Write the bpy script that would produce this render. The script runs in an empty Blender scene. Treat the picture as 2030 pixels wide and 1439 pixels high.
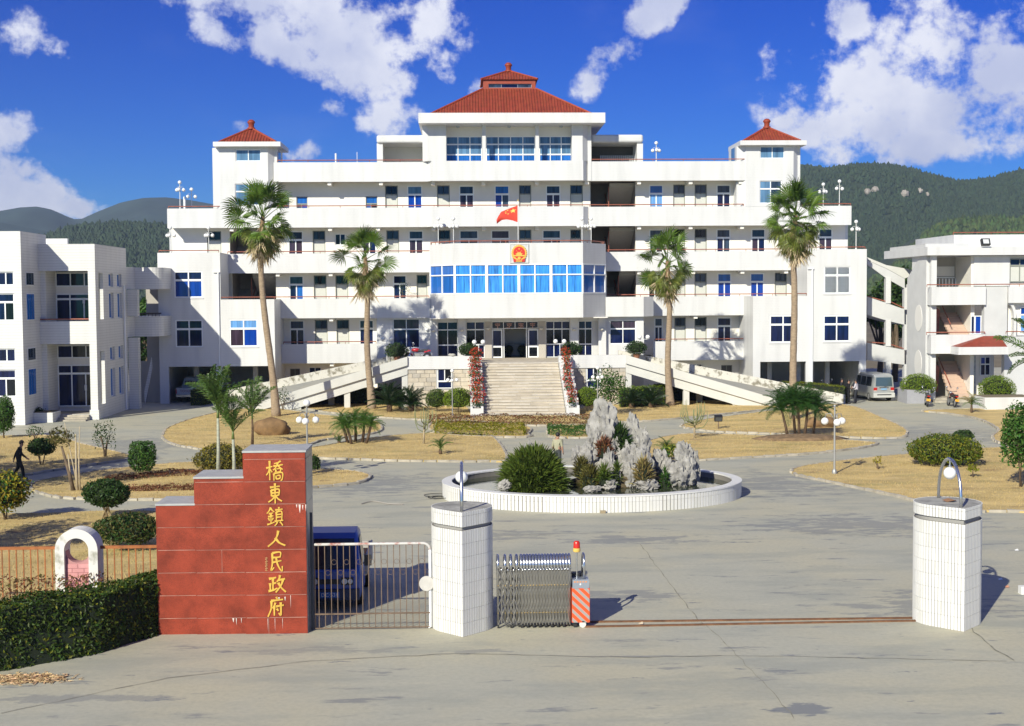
import bpy, bmesh, math, random
import numpy as np
from mathutils import Vector, Matrix, noise as mnoise
R = math.radians
random.seed(7)
SC = bpy.context.scene
COL = SC.collection

# ---------------------------------------------------------------- camera
CAMZ, FPX, CX, CY = 7.7, 2600.0, 1015.0, 719.5          # eye height, focal length in photo pixels, picture centre
YAW, PITCH, ROLL = math.atan(90/FPX), math.atan(134.5/FPX), 0.0065
CR0 = Vector((math.cos(YAW), -math.sin(YAW), 0))
CFV = Vector((math.sin(YAW)*math.cos(PITCH), math.cos(YAW)*math.cos(PITCH), -math.sin(PITCH)))
CU0 = CR0.cross(CFV)
CRV = CR0*math.cos(ROLL) - CU0*math.sin(ROLL)
CUV = CU0*math.cos(ROLL) + CR0*math.sin(ROLL)
cam_d = bpy.data.cameras.new('camera'); cam = bpy.data.objects.new('camera', cam_d); COL.objects.link(cam)
cam_d.sensor_width = 36; cam_d.sensor_fit = 'HORIZONTAL'; cam_d.lens = 36*FPX/2030
cam_d.clip_start = 0.5; cam_d.clip_end = 20000
_m = Matrix.Identity(4)
for i in range(3):
    _m[i][0], _m[i][1], _m[i][2] = CRV[i], CUV[i], -CFV[i]
_m[2][3] = CAMZ
cam.matrix_world = _m
SC.camera = cam

# ---------------------------------------------------------------- light
SUN_EL, SUN_AZ = R(29.5), R(30)            # light travels towards +X,+Y (from behind the left shoulder)
sun_d = bpy.data.lights.new('sun', 'SUN'); sun = bpy.data.objects.new('sun', sun_d); COL.objects.link(sun)
sun_d.energy = 4.8; sun_d.angle = R(0.5); sun_d.color = (1.0, 0.962, 0.80)
_ld = Vector((math.sin(SUN_AZ)*math.cos(SUN_EL), math.cos(SUN_AZ)*math.cos(SUN_EL), -math.sin(SUN_EL)))
sun.rotation_euler = _ld.to_track_quat('-Z', 'Y').to_euler()
sun.location = (-30, -50, 60)
SC.view_settings.view_transform = 'Standard'; SC.view_settings.look = 'None'
SC.view_settings.exposure = 0.28; SC.view_settings.gamma = 1; SC.view_settings.use_curve_mapping = False

# ---------------------------------------------------------------- sky (world)
W = bpy.data.worlds.new('World'); SC.world = W; W.use_nodes = True
nt = W.node_tree; nt.nodes.clear()
def N(t, **k):
    n = nt.nodes.new(t)
    for a, v in k.items(): setattr(n, a, v)
    return n
def mth(op, a, b=None, c=None, clamp=False):
    n = N('ShaderNodeMath', operation=op, use_clamp=clamp)
    for i, v in enumerate((a, b, c)):
        if v is None: continue
        if isinstance(v, (int, float)): n.inputs[i].default_value = v
        else: nt.links.new(v, n.inputs[i])
    return n.outputs[0]
def smooth(v, a, b, lo=0.0, hi=1.0):
    n = N('ShaderNodeMapRange', interpolation_type='SMOOTHSTEP')
    nt.links.new(v, n.inputs[0])
    for i, x in enumerate((a, b, lo, hi)): n.inputs[i+1].default_value = x
    return n.outputs[0]
def wmix(fac, a, b, blend='MIX'):
    n = N('ShaderNodeMix', data_type='RGBA', blend_type=blend)
    if isinstance(fac, (int, float)): n.inputs[0].default_value = fac
    else: nt.links.new(fac, n.inputs[0])
    for i, v in ((6, a), (7, b)):
        if isinstance(v, tuple): n.inputs[i].default_value = v
        else: nt.links.new(v, n.inputs[i])
    return n.outputs[2]
sky = N('ShaderNodeTexSky', sky_type='NISHITA'); sky.sun_disc = False
sky.sun_elevation = SUN_EL; sky.sun_rotation = math.pi + SUN_AZ
sky.altitude = 0; sky.air_density = 0.7; sky.dust_density = 0.15; sky.ozone_density = 3.0
hs = N('ShaderNodeHueSaturation'); hs.inputs['Hue'].default_value = 0.528
hs.inputs['Saturation'].default_value = 1.42; hs.inputs['Value'].default_value = 1.0
nt.links.new(sky.outputs[0], hs.inputs['Color'])
skycol = wmix(1.0, hs.outputs[0], (0.16, 0.565, 0.84, 1), 'MULTIPLY')
tc = N('ShaderNodeTexCoord'); sx = N('ShaderNodeSeparateXYZ'); nt.links.new(tc.outputs['Generated'], sx.inputs[0])
az = mth('ARCTAN2', sx.outputs[0], sx.outputs[1]); el = mth('ARCSINE', sx.outputs[2])
cv = N('ShaderNodeCombineXYZ'); nt.links.new(az, cv.inputs[0]); nt.links.new(el, cv.inputs[1])
def pixdir(px, py):
    d = (CFV + CRV*((px-CX)/FPX) + CUV*((CY-py)/FPX)).normalized()
    return math.atan2(d.x, d.y), math.asin(d.z)
def blob(px, py, rx, ry, rot=0, wt=1.0):
    a, e = pixdir(px, py)
    mp = N('ShaderNodeMapping', vector_type='TEXTURE'); nt.links.new(cv.outputs[0], mp.inputs[0])
    mp.inputs[1].default_value = (a, e, 0); mp.inputs[2].default_value = (0, 0, R(rot)); mp.inputs[3].default_value = (rx/FPX, ry/FPX, 1)
    ln = N('ShaderNodeVectorMath', operation='LENGTH'); nt.links.new(mp.outputs[0], ln.inputs[0])
    return smooth(ln.outputs['Value'], 1.5, 0.0, 0.0, wt)
def nz(scale, detail, rough=0.55, loc=(0, 0, 0), sc=(1, 1, 1)):
    mp = N('ShaderNodeMapping'); nt.links.new(cv.outputs[0], mp.inputs[0]); mp.inputs[1].default_value = loc; mp.inputs[3].default_value = sc
    t = N('ShaderNodeTexNoise'); nt.links.new(mp.outputs[0], t.inputs['Vector'])
    t.inputs['Scale'].default_value = scale; t.inputs['Detail'].default_value = detail; t.inputs['Roughness'].default_value = rough
    return t.outputs[0]
dens = None
for b_ in [(600, 30, 330, 120, -14), (700, 120, 200, 75, -25), (560, 95, 190, 50, -28), (850, 30, 110, 60, -20), (775, 225, 85, 52, 10, .8), (870, 105, 45, 34, 0, .55),
           (660, 215, 60, 36, -30, .6), (440, 60, 90, 40, -25),
           (1290, 30, 95, 45, 40), (1215, 120, 100, 48, 42), (1175, 165, 45, 45, 60),
           (1780, 150, 270, 175, 8), (1750, 180, 210, 135, 8), (1900, 220, 190, 95, -8), (1690, 60, 80, 70, 40), (1620, 240, 105, 60, 15), (1850, 290, 170, 52, 4), (1990, 150, 90, 60, 20), (1680, 315, 40, 34, 0, .7),
           (60, 390, 150, 55, -15), (150, 410, 95, 32, -10), (30, 330, 70, 45, -20), (20, 270, 70, 60, -30), (40, 70, 80, 60, 0, .5), (100, 90, 80, 36, -30, .62),
           (600, 300, 62, 26, 12, .62), (470, 245, 60, 30, -20, .55), (960, 170, 46, 28, 15, .6)]:
    o_ = blob(*b_); dens = o_ if dens is None else mth('MAXIMUM', dens, o_)
# cumulus goes on over the unseen sky, its coverage set to raise the ambient light
outside = mth('MAXIMUM', smooth(mth('ABSOLUTE', mth('SUBTRACT', az, YAW)), 0.40, 0.55), smooth(el, 0.23, 0.36))
gen = mth('MULTIPLY', smooth(nz(5.0, 2.0, 0.5, (3.1, 1.7, 0)), 0.48, 0.70), outside)
dens = mth('MAXIMUM', dens, gen)
fb = nz(21, 10, 0.62)
fb2 = nz(46, 6, 0.62, (9.2, 4.4, 0))
fbm = mth('ADD', mth('MULTIPLY', mth('SUBTRACT', fb, 0.5), 2.1), mth('MULTIPLY', mth('SUBTRACT', fb2, 0.5), 0.62))
cd = mth('ADD', mth('MULTIPLY', dens, 0.86), mth('MULTIPLY', mth('MULTIPLY', fbm, 1.15), smooth(dens, 0.0, 0.30)))
cloud = smooth(cd, 0.30, 0.74)
thin = mth('MULTIPLY', smooth(nz(7, 5, 0.55, (1.5, 7.7, 0), (1, 2.2, 1)), 0.50, 0.90), 0.10)
shade = smooth(mth('ADD', nz(10, 5, 0.55, (5.3, 2.2, 0)), mth('MULTIPLY', dens, 0.10)), 0.42, 0.72)
ccol = wmix(shade, (7.8, 7.95, 8.8, 1), (5.0, 5.4, 7.2, 1))
sk2 = wmix(mth('MAXIMUM', mth('MULTIPLY', cloud, 0.97), thin), skycol, ccol)
bg = N('ShaderNodeBackground'); bg.inputs[1].default_value = 0.10; nt.links.new(sk2, bg.inputs[0])
wo = N('ShaderNodeOutputWorld'); nt.links.new(bg.outputs[0], wo.inputs[0])

# ---------------------------------------------------------------- photo pixel -> place (reads off real positions on a known plane)
def ray(px, py): return CFV + CRV*((px-CX)/FPX) + CUV*((CY-py)/FPX)
def G(px, py, z=0.0):
    d = ray(px, py); t = (z-CAMZ)/d.z
    return (d.x*t, d.y*t)
def P(px, py, Y):
    d = ray(px, py); t = Y/d.y
    return (d.x*t, CAMZ+d.z*t)
def PXX(px, Y, py=560): return P(px, py, Y)[0]

# ---------------------------------------------------------------- mesh building
class B:
    def __init__(s): s.v = []; s.f = []
    def add(s, vs, fs):
        o = len(s.v); s.v.extend(tuple(p) for p in vs); s.f.extend(tuple(i+o for i in q) for q in fs); return s
    def box(s, x0, x1, y0, y1, z0, z1):
        return s.add([(x0,y0,z0),(x1,y0,z0),(x1,y1,z0),(x0,y1,z0),(x0,y0,z1),(x1,y0,z1),(x1,y1,z1),(x0,y1,z1)],
                     [(0,3,2,1),(4,5,6,7),(0,1,5,4),(1,2,6,5),(2,3,7,6),(3,0,4,7)])
    def prism(s, poly, z0, z1, top=None):
        n = len(poly); top = top or poly
        vs = [(x,y,z0) for x,y in poly]+[(x,y,z1) for x,y in top]
        return s.add(vs, [tuple(range(n))[::-1], tuple(range(n,2*n))]+[(i,(i+1)%n,(i+1)%n+n,i+n) for i in range(n)])
    def ext(s, poly, y0, y1):                       # polygon in XZ pushed along Y
        n = len(poly)
        vs = [(x,y0,z) for x,z in poly]+[(x,y1,z) for x,z in poly]
        return s.add(vs, [tuple(range(n)), tuple(range(n,2*n))[::-1]]+[(i,i+n,(i+1)%n+n,(i+1)%n) for i in range(n)])
    def extx(s, poly, x0, x1):                      # polygon in YZ pushed along X
        n = len(poly)
        vs = [(x0,y,z) for y,z in poly]+[(x1,y,z) for y,z in poly]
        return s.add(vs, [tuple(range(n))[::-1], tuple(range(n,2*n))]+[(i,(i+1)%n,(i+1)%n+n,i+n) for i in range(n)])
    def quad(s, *p): return s.add(p, [tuple(range(len(p)))])
    def tube(s, pts, rad, n=8, cap=True):
        pts = [Vector(p) for p in pts]; m = len(pts)
        rad = [rad]*m if isinstance(rad, (int, float)) else list(rad)
        t0 = (pts[1]-pts[0]).normalized(); up = Vector((0,0,1)) if abs(t0.z) < .9 else Vector((1,0,0))
        a = t0.cross(up).normalized(); vs = []
        for i, p in enumerate(pts):
            t = (pts[min(i+1,m-1)]-pts[max(i-1,0)]).normalized()
            a = (a-t*a.dot(t)).normalized(); b = t.cross(a)
            for k in range(n):
                w = 2*math.pi*k/n; vs.append(p+(a*math.cos(w)+b*math.sin(w))*rad[i])
        fs = [(i*n+k, i*n+(k+1)%n, (i+1)*n+(k+1)%n, (i+1)*n+k) for i in range(m-1) for k in range(n)]
        if cap: fs += [tuple(range(n))[::-1], tuple((m-1)*n+k for k in range(n))]
        return s.add(vs, fs)
    def lathe(s, prof, c=(0,0,0), n=16, sx=1, sy=1):
        vs = [(c[0]+r*sx*math.cos(2*math.pi*k/n), c[1]+r*sy*math.sin(2*math.pi*k/n), c[2]+z) for r,z in prof for k in range(n)]
        m = len(prof)
        fs = [(i*n+k, i*n+(k+1)%n, (i+1)*n+(k+1)%n, (i+1)*n+k) for i in range(m-1) for k in range(n)]
        fs += [tuple(range(n))[::-1], tuple((m-1)*n+k for k in range(n))]
        return s.add(vs, fs)
    def ball(s, c, r, n=12, m=8, sz=1):
        return s.lathe([(max(1e-4, r*math.sin(math.pi*i/m)), -r*sz*math.cos(math.pi*i/m)) for i in range(m+1)], c, n)
    def arr(s, V, F):                                # numpy bulk
        o = len(s.v); s.v.extend(map(tuple, V.tolist())); s.f.extend(map(tuple, (F+o).tolist())); return s
    def xf(s, M, start=0):
        s.v = s.v[:start]+[tuple(M @ Vector(p)) for p in s.v[start:]]; return s
def rootof(o):
    while o.parent: o = o.parent
    return o
def link(o, parent):
    COL.objects.link(o)
    if parent is not None: o.parent = parent
    return o
def mesh(name, b, mats, smooth=False, off=(0,0,0), mi=None):
    me = bpy.data.meshes.new(name)
    v = b.v if not any(off) else [(p[0]-off[0], p[1]-off[1], p[2]-off[2]) for p in b.v]
    me.from_pydata(v, [], b.f)
    for m in (mats if isinstance(mats, (list, tuple)) else [mats]): me.materials.append(m)
    if mi is not None: me.polygons.foreach_set('material_index', mi)
    if smooth is True: me.polygons.foreach_set('use_smooth', [True]*len(me.polygons))
    elif smooth: me.polygons.foreach_set('use_smooth', [True]*len(me.polygons)); me.set_sharp_from_angle(angle=R(smooth))
    me.update()
    return me
def obj(name, b, mat, parent=None, smooth=False, kind=None, label=None, mi=None):
    off = tuple(rootof(parent).location) if parent is not None else (0,0,0)
    o = bpy.data.objects.new(name, mesh(name, b, mat, smooth, off, mi))
    if kind: o['kind'] = kind
    if label: o['label'] = label
    return link(o, parent)
_cube = {}
def bx(name, parent, x0, x1, y0, y1, z0, z1, mat):   # a box that shares its mesh with all boxes of that material
    if mat.name not in _cube: _cube[mat.name] = mesh('block', B().box(-.5,.5,-.5,.5,-.5,.5), mat)
    o = bpy.data.objects.new(name, _cube[mat.name])
    r = rootof(parent).location if parent is not None else Vector()
    o.location = Vector(((x0+x1)/2, (y0+y1)/2, (z0+z1)/2))-r; o.scale = (x1-x0, y1-y0, z1-z0)
    return link(o, parent)
def tag(o, label, cat, group=None, kind=None):
    o['label'] = label; o['category'] = cat
    if group: o['group'] = group
    if kind: o['kind'] = kind
    return o
def thing(name, label, cat, loc=(0,0,0), rz=0.0, group=None):
    o = bpy.data.objects.new(name, None); o.empty_display_size = 0.3
    o.location = loc; o.rotation_euler = (0,0,rz); COL.objects.link(o)
    return tag(o, label, cat, group)
def struct(name, b, mat, smooth=False, parent=None):
    o = obj(name, b, mat, parent, smooth)
    if parent is None: o['kind'] = 'structure'
    return o
def copy_tree(o, parent=None):
    c = o.copy(); COL.objects.link(c); c.parent = parent
    for ch in list(o.children): copy_tree(ch, c)
    return c
def clone(o, label=None, group=None, loc=None, rz=None, scale=None):
    c = copy_tree(o)
    if label: c['label'] = label
    if group: c['group'] = group
    if loc is not None: c.location = loc
    if rz is not None: c.rotation_euler = (0,0,rz)
    if scale is not None: c.scale = (scale,)*3 if isinstance(scale, (int, float)) else scale
    return c
def put(name, me, parent, M):                        # shared mesh placed by a matrix in the thing's own space
    o = bpy.data.objects.new(name, me); link(o, parent); o.matrix_basis = M; return o

# ---------------------------------------------------------------- materials
_mats = {}
def mat(name, col, rough=0.6, var=0.0, vscale=3.0, col2=None, metal=0.0, bump=0.0, bscale=20.0, spec=0.5, island=0.0, emit=0.0, sss=0.0, stretch=(1,1,1), detail=5):
    if name in _mats: return _mats[name]
    m = bpy.data.materials.new(name); m.use_nodes = True; _mats[name] = m
    n = m.node_tree.nodes; l = m.node_tree.links; p = n['Principled BSDF']
    c4 = tuple(col)+(1,)
    p.inputs['Base Color'].default_value = c4; p.inputs['Roughness'].default_value = rough; p.inputs['Metallic'].default_value = metal
    p.inputs['Specular IOR Level'].default_value = spec
    if emit: p.inputs['Emission Color'].default_value = c4; p.inputs['Emission Strength'].default_value = emit
    g = n.new('ShaderNodeNewGeometry'); out = None
    if var or col2 is not None:
        mp = n.new('ShaderNodeMapping'); l.new(g.outputs['Position'], mp.inputs[0]); mp.inputs[3].default_value = stretch
        t = n.new('ShaderNodeTexNoise'); t.inputs['Scale'].default_value = vscale; t.inputs['Detail'].default_value = detail; t.inputs['Roughness'].default_value = 0.6
        l.new(mp.outputs[0], t.inputs['Vector'])
        r = n.new('ShaderNodeMapRange'); r.inputs[1].default_value = 0.32; r.inputs[2].default_value = 0.68; l.new(t.outputs[0], r.inputs[0])
        mx = n.new('ShaderNodeMix'); mx.data_type = 'RGBA'; l.new(r.outputs[0], mx.inputs[0])
        a = tuple(max(0, c*(1-var)) for c in col)+(1,); b = tuple(c*(1+var) for c in col)+(1,)
        mx.inputs[6].default_value = a if col2 is None else c4; mx.inputs[7].default_value = b if col2 is None else tuple(col2)+(1,)
        out = mx.outputs[2]
    if island:
        h = n.new('ShaderNodeHueSaturation')
        if out: l.new(out, h.inputs['Color'])
        else: h.inputs['Color'].default_value = c4
        r = n.new('ShaderNodeMapRange'); r.inputs[3].default_value = 1-island; r.inputs[4].default_value = 1+island; l.new(g.outputs['Random Per Island'], r.inputs[0])
        l.new(r.outputs[0], h.inputs['Value'])
        r2 = n.new('ShaderNodeMapRange'); r2.inputs[3].default_value = 0.5-island*.05; r2.inputs[4].default_value = 0.5+island*.05
        w = n.new('ShaderNodeMath'); w.operation = 'FRACT'; w2 = n.new('ShaderNodeMath'); w2.operation = 'MULTIPLY'; w2.inputs[1].default_value = 7.31
        l.new(g.outputs['Random Per Island'], w2.inputs[0]); l.new(w2.outputs[0], w.inputs[0]); l.new(w.outputs[0], r2.inputs[0]); l.new(r2.outputs[0], h.inputs['Hue'])
        out = h.outputs[0]
    if out: l.new(out, p.inputs['Base Color'])
    if bump:
        t = n.new('ShaderNodeTexNoise'); t.inputs['Scale'].default_value = bscale; t.inputs['Detail'].default_value = 6; l.new(g.outputs['Position'], t.inputs['Vector'])
        bp = n.new('ShaderNodeBump'); bp.inputs['Strength'].default_value = bump; bp.inputs['Distance'].default_value = 0.02
        l.new(t.outputs[0], bp.inputs['Height']); l.new(bp.outputs[0], p.inputs['Normal'])
    return m
def leafmat(name, col, var=0.35, rough=0.5, trans=0.35, col2=None):
    if name in _mats: return _mats[name]
    m = mat(name, col, rough, island=var, spec=0.35, col2=col2, vscale=1.3)
    n = m.node_tree.nodes; l = m.node_tree.links; p = n['Principled BSDF']
    tr = n.new('ShaderNodeBsdfTranslucent'); ms = n.new('ShaderNodeMixShader'); ms.inputs[0].default_value = trans
    src = p.inputs['Base Color'].links[0].from_socket
    l.new(src, tr.inputs[0]); l.new(p.outputs[0], ms.inputs[1]); l.new(tr.outputs[0], ms.inputs[2])
    l.new(ms.outputs[0], n['Material Output'].inputs[0])
    return m
def tilemat(name, col, hstep, joint=0.72, jw=0.035, vstep=None, streak=0.10, rough=0.45, axis='Z'):
    """glazed facade tile: fine horizontal (and vertical) joints, faint rain streaks"""
    if name in _mats: return _mats[name]
    m = bpy.data.materials.new(name); m.use_nodes = True; _mats[name] = m
    n = m.node_tree.nodes; l = m.node_tree.links; p = n['Principled BSDF']; p.inputs['Roughness'].default_value = rough
    g = n.new('ShaderNodeNewGeometry'); sp = n.new('ShaderNodeSeparateXYZ'); l.new(g.outputs['Position'], sp.inputs[0])
    def M(op, a, b=None):
        k = n.new('ShaderNodeMath'); k.operation = op
        for i, v in enumerate((a, b)):
            if v is None: continue
            if isinstance(v, (int, float)): k.inputs[i].default_value = v
            else: l.new(v, k.inputs[i])
        return k.outputs[0]
    def jointline(s, step): return M('LESS_THAN', M('FRACT', M('DIVIDE', s, step)), jw/step)
    j = jointline(sp.outputs[2], hstep)
    if vstep: j = M('MAXIMUM', j, jointline(M('ADD', sp.outputs[0], sp.outputs[1]), vstep))
    mp = n.new('ShaderNodeMapping'); l.new(g.outputs['Position'], mp.inputs[0]); mp.inputs[3].default_value = (1.1, 1.1, 0.10)
    t = n.new('ShaderNodeTexNoise'); t.inputs['Scale'].default_value = 1.6; t.inputs['Detail'].default_value = 6; l.new(mp.outputs[0], t.inputs['Vector'])
    r = n.new('ShaderNodeMapRange'); r.inputs[1].default_value = 0.45; r.inputs[2].default_value = 0.8; r.inputs[3].default_value = 1.0; r.inputs[4].default_value = 1-streak; l.new(t.outputs[0], r.inputs[0])
    t2 = n.new('ShaderNodeTexNoise'); t2.inputs['Scale'].default_value = 0.5; t2.inputs['Detail'].default_value = 4; l.new(g.outputs['Position'], t2.inputs['Vector'])
    r2 = n.new('ShaderNodeMapRange'); r2.inputs[1].default_value = 0.3; r2.inputs[2].default_value = 0.7; r2.inputs[3].default_value = 0.965; r2.inputs[4].default_value = 1.02; l.new(t2.outputs[0], r2.inputs[0])
    f = M('MULTIPLY', M('MULTIPLY', r.outputs[0], r2.outputs[0]), M('SUBTRACT', 1.0, M('MULTIPLY', j, 1-joint)))
    vm = n.new('ShaderNodeVectorMath'); vm.operation = 'SCALE'; vm.inputs[0].default_value = col; l.new(f, vm.inputs['Scale'])
    l.new(vm.outputs[0], p.inputs['Base Color'])
    return m
WHITE = tilemat('white_tile', (0.668, 0.664, 0.655), 0.12, joint=0.93, jw=0.02, streak=0.14)
WHITE2 = tilemat('white_tile_coarse', (0.69, 0.685, 0.66), 0.17, joint=0.80, jw=0.028, vstep=None, streak=0.12)
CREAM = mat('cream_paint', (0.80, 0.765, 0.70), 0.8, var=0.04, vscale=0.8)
GREYR = mat('grey_render_and_shade', (0.56, 0.56, 0.555), 0.8, var=0.05, vscale=0.9)  # also painted shade on some walls of the right building
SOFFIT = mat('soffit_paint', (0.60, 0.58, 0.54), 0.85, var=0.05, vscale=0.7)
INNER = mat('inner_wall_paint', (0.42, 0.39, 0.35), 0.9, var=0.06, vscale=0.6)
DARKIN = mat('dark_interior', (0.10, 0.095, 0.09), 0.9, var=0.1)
FRAME = mat('white_window_frame', (0.84, 0.85, 0.85), 0.4)
ALU = mat('grey_aluminium_frame', (0.42, 0.46, 0.50), 0.35, metal=0.4)
def glassmat(name, col, rough=0.06, var=0.5, st=(3,3,0.3)):
    return mat(name, col, rough, var=var, vscale=1.2, spec=0.32, stretch=st, detail=2)
GNAVY = glassmat('navy_glass', (0.006, 0.012, 0.055))
GBLUE = glassmat('blue_curtained_glass', (0.006, 0.045, 0.30), var=0.25)
GSKY = glassmat('bright_blue_curtained_glass', (0.045, 0.25, 0.72), var=0.42, st=(7,7,.5))
GSKYD = glassmat('blue_curtained_side_glass', (0.02, 0.12, 0.42), var=0.25, st=(5,5,.25))
GSLATE = glassmat('slate_glass', (0.03, 0.05, 0.085))
GPURP = glassmat('dark_curtained_glass', (0.045, 0.03, 0.05))
GBLACK = glassmat('black_glass', (0.006, 0.008, 0.012))
GPALE = glassmat('pale_blue_glass', (0.10, 0.20, 0.33), var=0.3)
GCURT = glassmat('pale_curtained_glass', (0.13, 0.30, 0.60), var=0.35, st=(6,6,.2))
DOORP = mat('pale_door_panel', (0.58, 0.58, 0.53), 0.6, var=0.03)
DOORF = mat('door_frame_paint', (0.24, 0.25, 0.22), 0.6)
RAIL = mat('red_brown_rail_paint', (0.30, 0.095, 0.06), 0.5, var=0.25, vscale=2)
REDT = mat('red_roof_tile', (0.245, 0.046, 0.020), 0.6, var=0.22, vscale=2.2, island=0.12)
REDT2 = mat('red_ridge_paint', (0.29, 0.048, 0.020), 0.55, var=0.15)
# ================================================================ noise
def _h(ix, iy, iz):
    n = (ix*374761393+iy*668265263+iz*1274126177) & 0xffffffff
    n = ((n ^ (n >> 13))*1274126177) & 0xffffffff
    return ((n ^ (n >> 16)) & 0xffff)/65535.0
def vn(p):
    p = np.asarray(p, float); i = np.floor(p).astype(np.int64); f = p-i; f = f*f*(3-2*f); r = 0
    for dx in (0,1):
        for dy in (0,1):
            for dz in (0,1):
                w = (f[:,0] if dx else 1-f[:,0])*(f[:,1] if dy else 1-f[:,1])*(f[:,2] if dz else 1-f[:,2])
                r = r+w*_h(i[:,0]+dx, i[:,1]+dy, i[:,2]+dz)
    return r
def fbm3(p, o=4, g=0.5):
    a, s, r, t = 1.0, 1.0, 0, 0
    for k in range(o): r = r+a*vn(np.asarray(p)*s+k*17.3); t += a; a *= g; s *= 2.03
    return r/t
def catmull(pts, n=6, closed=True):
    out = []; m = len(pts)
    for i in range(m if closed else m-1):
        p = [np.array(pts[(i+k-1) % m] if closed else pts[min(max(i+k-1,0),m-1)], float) for k in range(4)]
        for j in range(n):
            t = j/n
            out.append(tuple(0.5*((2*p[1])+(-p[0]+p[2])*t+(2*p[0]-5*p[1]+4*p[2]-p[3])*t*t+(-p[0]+3*p[1]-3*p[2]+p[3])*t**3)))
    if not closed: out.append(tuple(pts[-1]))
    return out
def inpoly(P_, poly):
    x, y = P_[:,0], P_[:,1]; c = np.zeros(len(P_), bool); n = len(poly); j = n-1
    for i in range(n):
        xi, yi = poly[i]; xj, yj = poly[j]
        c ^= ((yi > y) != (yj > y)) & (x < (xj-xi)*(y-yi)/(yj-yi+1e-12)+xi); j = i
    return c

# ================================================================ ground and paving
EARTH = mat('earth', (0.16, 0.13, 0.08), 0.95, var=0.3, vscale=0.05)
def concrete(name, col, dark, stain=0.35, marks=()):
    m = bpy.data.materials.new(name); m.use_nodes = True; _mats[name] = m
    n = m.node_tree.nodes; l = m.node_tree.links; p = n['Principled BSDF']; p.inputs['Roughness'].default_value = 0.75; p.inputs['Specular IOR Level'].default_value = 0.35
    g = n.new('ShaderNodeNewGeometry')
    def nz_(scale, det, st=(1,1,1), off=(0,0,0), ro=0.6):
        mp = n.new('ShaderNodeMapping'); l.new(g.outputs['Position'], mp.inputs[0]); mp.inputs[3].default_value = st; mp.inputs[1].default_value = off
        t = n.new('ShaderNodeTexNoise'); t.inputs['Scale'].default_value = scale; t.inputs['Detail'].default_value = det; t.inputs['Roughness'].default_value = ro
        l.new(mp.outputs[0], t.inputs['Vector']); return t.outputs[0]
    def mr(v, a, b, c=0.0, d=1.0):
        r = n.new('ShaderNodeMapRange'); r.interpolation_type = 'SMOOTHSTEP'; l.new(v, r.inputs[0])
        for i, x in enumerate((a, b, c, d)): r.inputs[i+1].default_value = x
        return r.outputs[0]
    def mx(f, a, b):
        k = n.new('ShaderNodeMix'); k.data_type = 'RGBA'
        l.new(f, k.inputs[0])
        for i, v in ((6, a), (7, b)):
            if isinstance(v, tuple): k.inputs[i].default_value = v+(1,)
            else: l.new(v, k.inputs[i])
        return k.outputs[2]
    warm = tuple(c*k for c, k in zip(col, (1.10, 1.05, 0.95)))
    c = mx(mr(nz_(0.22, 5), 0.35, 0.65), col, warm)
    c = mx(mr(nz_(0.45, 7, (0.5, 1.4, 1), (3, 8, 0), .65), 0.46, 0.66, 0, 0.62), c, tuple(x*k for x, k in zip(col,(0.70,.74,.80))))
    c = mx(mr(nz_(1.1, 7, (0.35, 1.3, 1), (11, 2, 0), 0.68), 0.585, 0.66, 0, stain), c, dark)
    c = mx(mr(nz_(0.9, 6, (0.5, 1.6, 1), (21, 5, 0), 0.66), 0.60, 0.72, 0, 0.35), c, tuple(min(1, x*1.3) for x in warm))
    c = mx(mr(nz_(9, 5), 0.35, 0.7, 0, 0.30), c, tuple(x*0.7 for x in col))
    big = nz_(1.7, 7, (0.45, 1.25, 1), (7, 13, 0), 0.7)
    for (cx_, cy_, rx_, ry_, amt) in marks:
        mp = n.new('ShaderNodeMapping'); mp.vector_type = 'TEXTURE'; l.new(g.outputs['Position'], mp.inputs[0]); mp.inputs[1].default_value = (cx_, cy_, 0); mp.inputs[3].default_value = (rx_, ry_, 50)
        ln = n.new('ShaderNodeVectorMath'); ln.operation = 'LENGTH'; l.new(mp.outputs[0], ln.inputs[0])
        k = n.new('ShaderNodeMath'); k.operation = 'MULTIPLY_ADD'; l.new(mr(ln.outputs['Value'], 1.4, 0.0), k.inputs[0]); k.inputs[1].default_value = 0.24; l.new(big, k.inputs[2])
        c = mx(mr(k.outputs[0], 0.645, 0.70, 0, amt), c, dark)
    l.new(c, p.inputs['Base Color'])
    bp = n.new('ShaderNodeBump'); bp.inputs['Strength'].default_value = 0.25; bp.inputs['Distance'].default_value = 0.01
    l.new(nz_(60, 4), bp.inputs['Height']); l.new(bp.outputs[0], p.inputs['Normal'])
    return m
CONC = concrete('worn_concrete', (0.44, 0.428, 0.345), (0.19, 0.20, 0.21), 0.75, [(*G(1605,1405),.75,.5,.85),(*G(1640,1297),1.9,.10,.8),(*G(1545,1332),.6,.3,.7),(*G(1265,1301),1.3,.07,.6),(*G(1250,1070),3.5,1.2,.6),(*G(1250,1180),2.2,1.0,.6),(*G(1700,1040),6,3,.6),(*G(640,1290),2.5,.5,.4),(*G(950,1290),1.6,.3,.5),(*G(150,1385),2.2,.6,.5),(*G(700,960),6,5,.6),(*G(1500,960),6,5,.6),(*G(300,880),6,6,.55),(*G(1850,1200),3.5,2,.55),(*G(1850,860),7,7,.5),(*G(1000,1060),3,1.5,.5)])
CONC2 = concrete('path_concrete', (0.36, 0.272, 0.25), (0.17, 0.18, 0.195), 0.5)
STONE = mat('kerb_stone', (0.40, 0.36, 0.29), 0.85, var=0.25, vscale=1.7, bump=0.3, bscale=14)
struct('ground', B().quad((-6000,-60,-0.06),(6000,-60,-0.06),(6000,9000,-0.06),(-6000,9000,-0.06)), EARTH)
yb = B()
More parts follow.
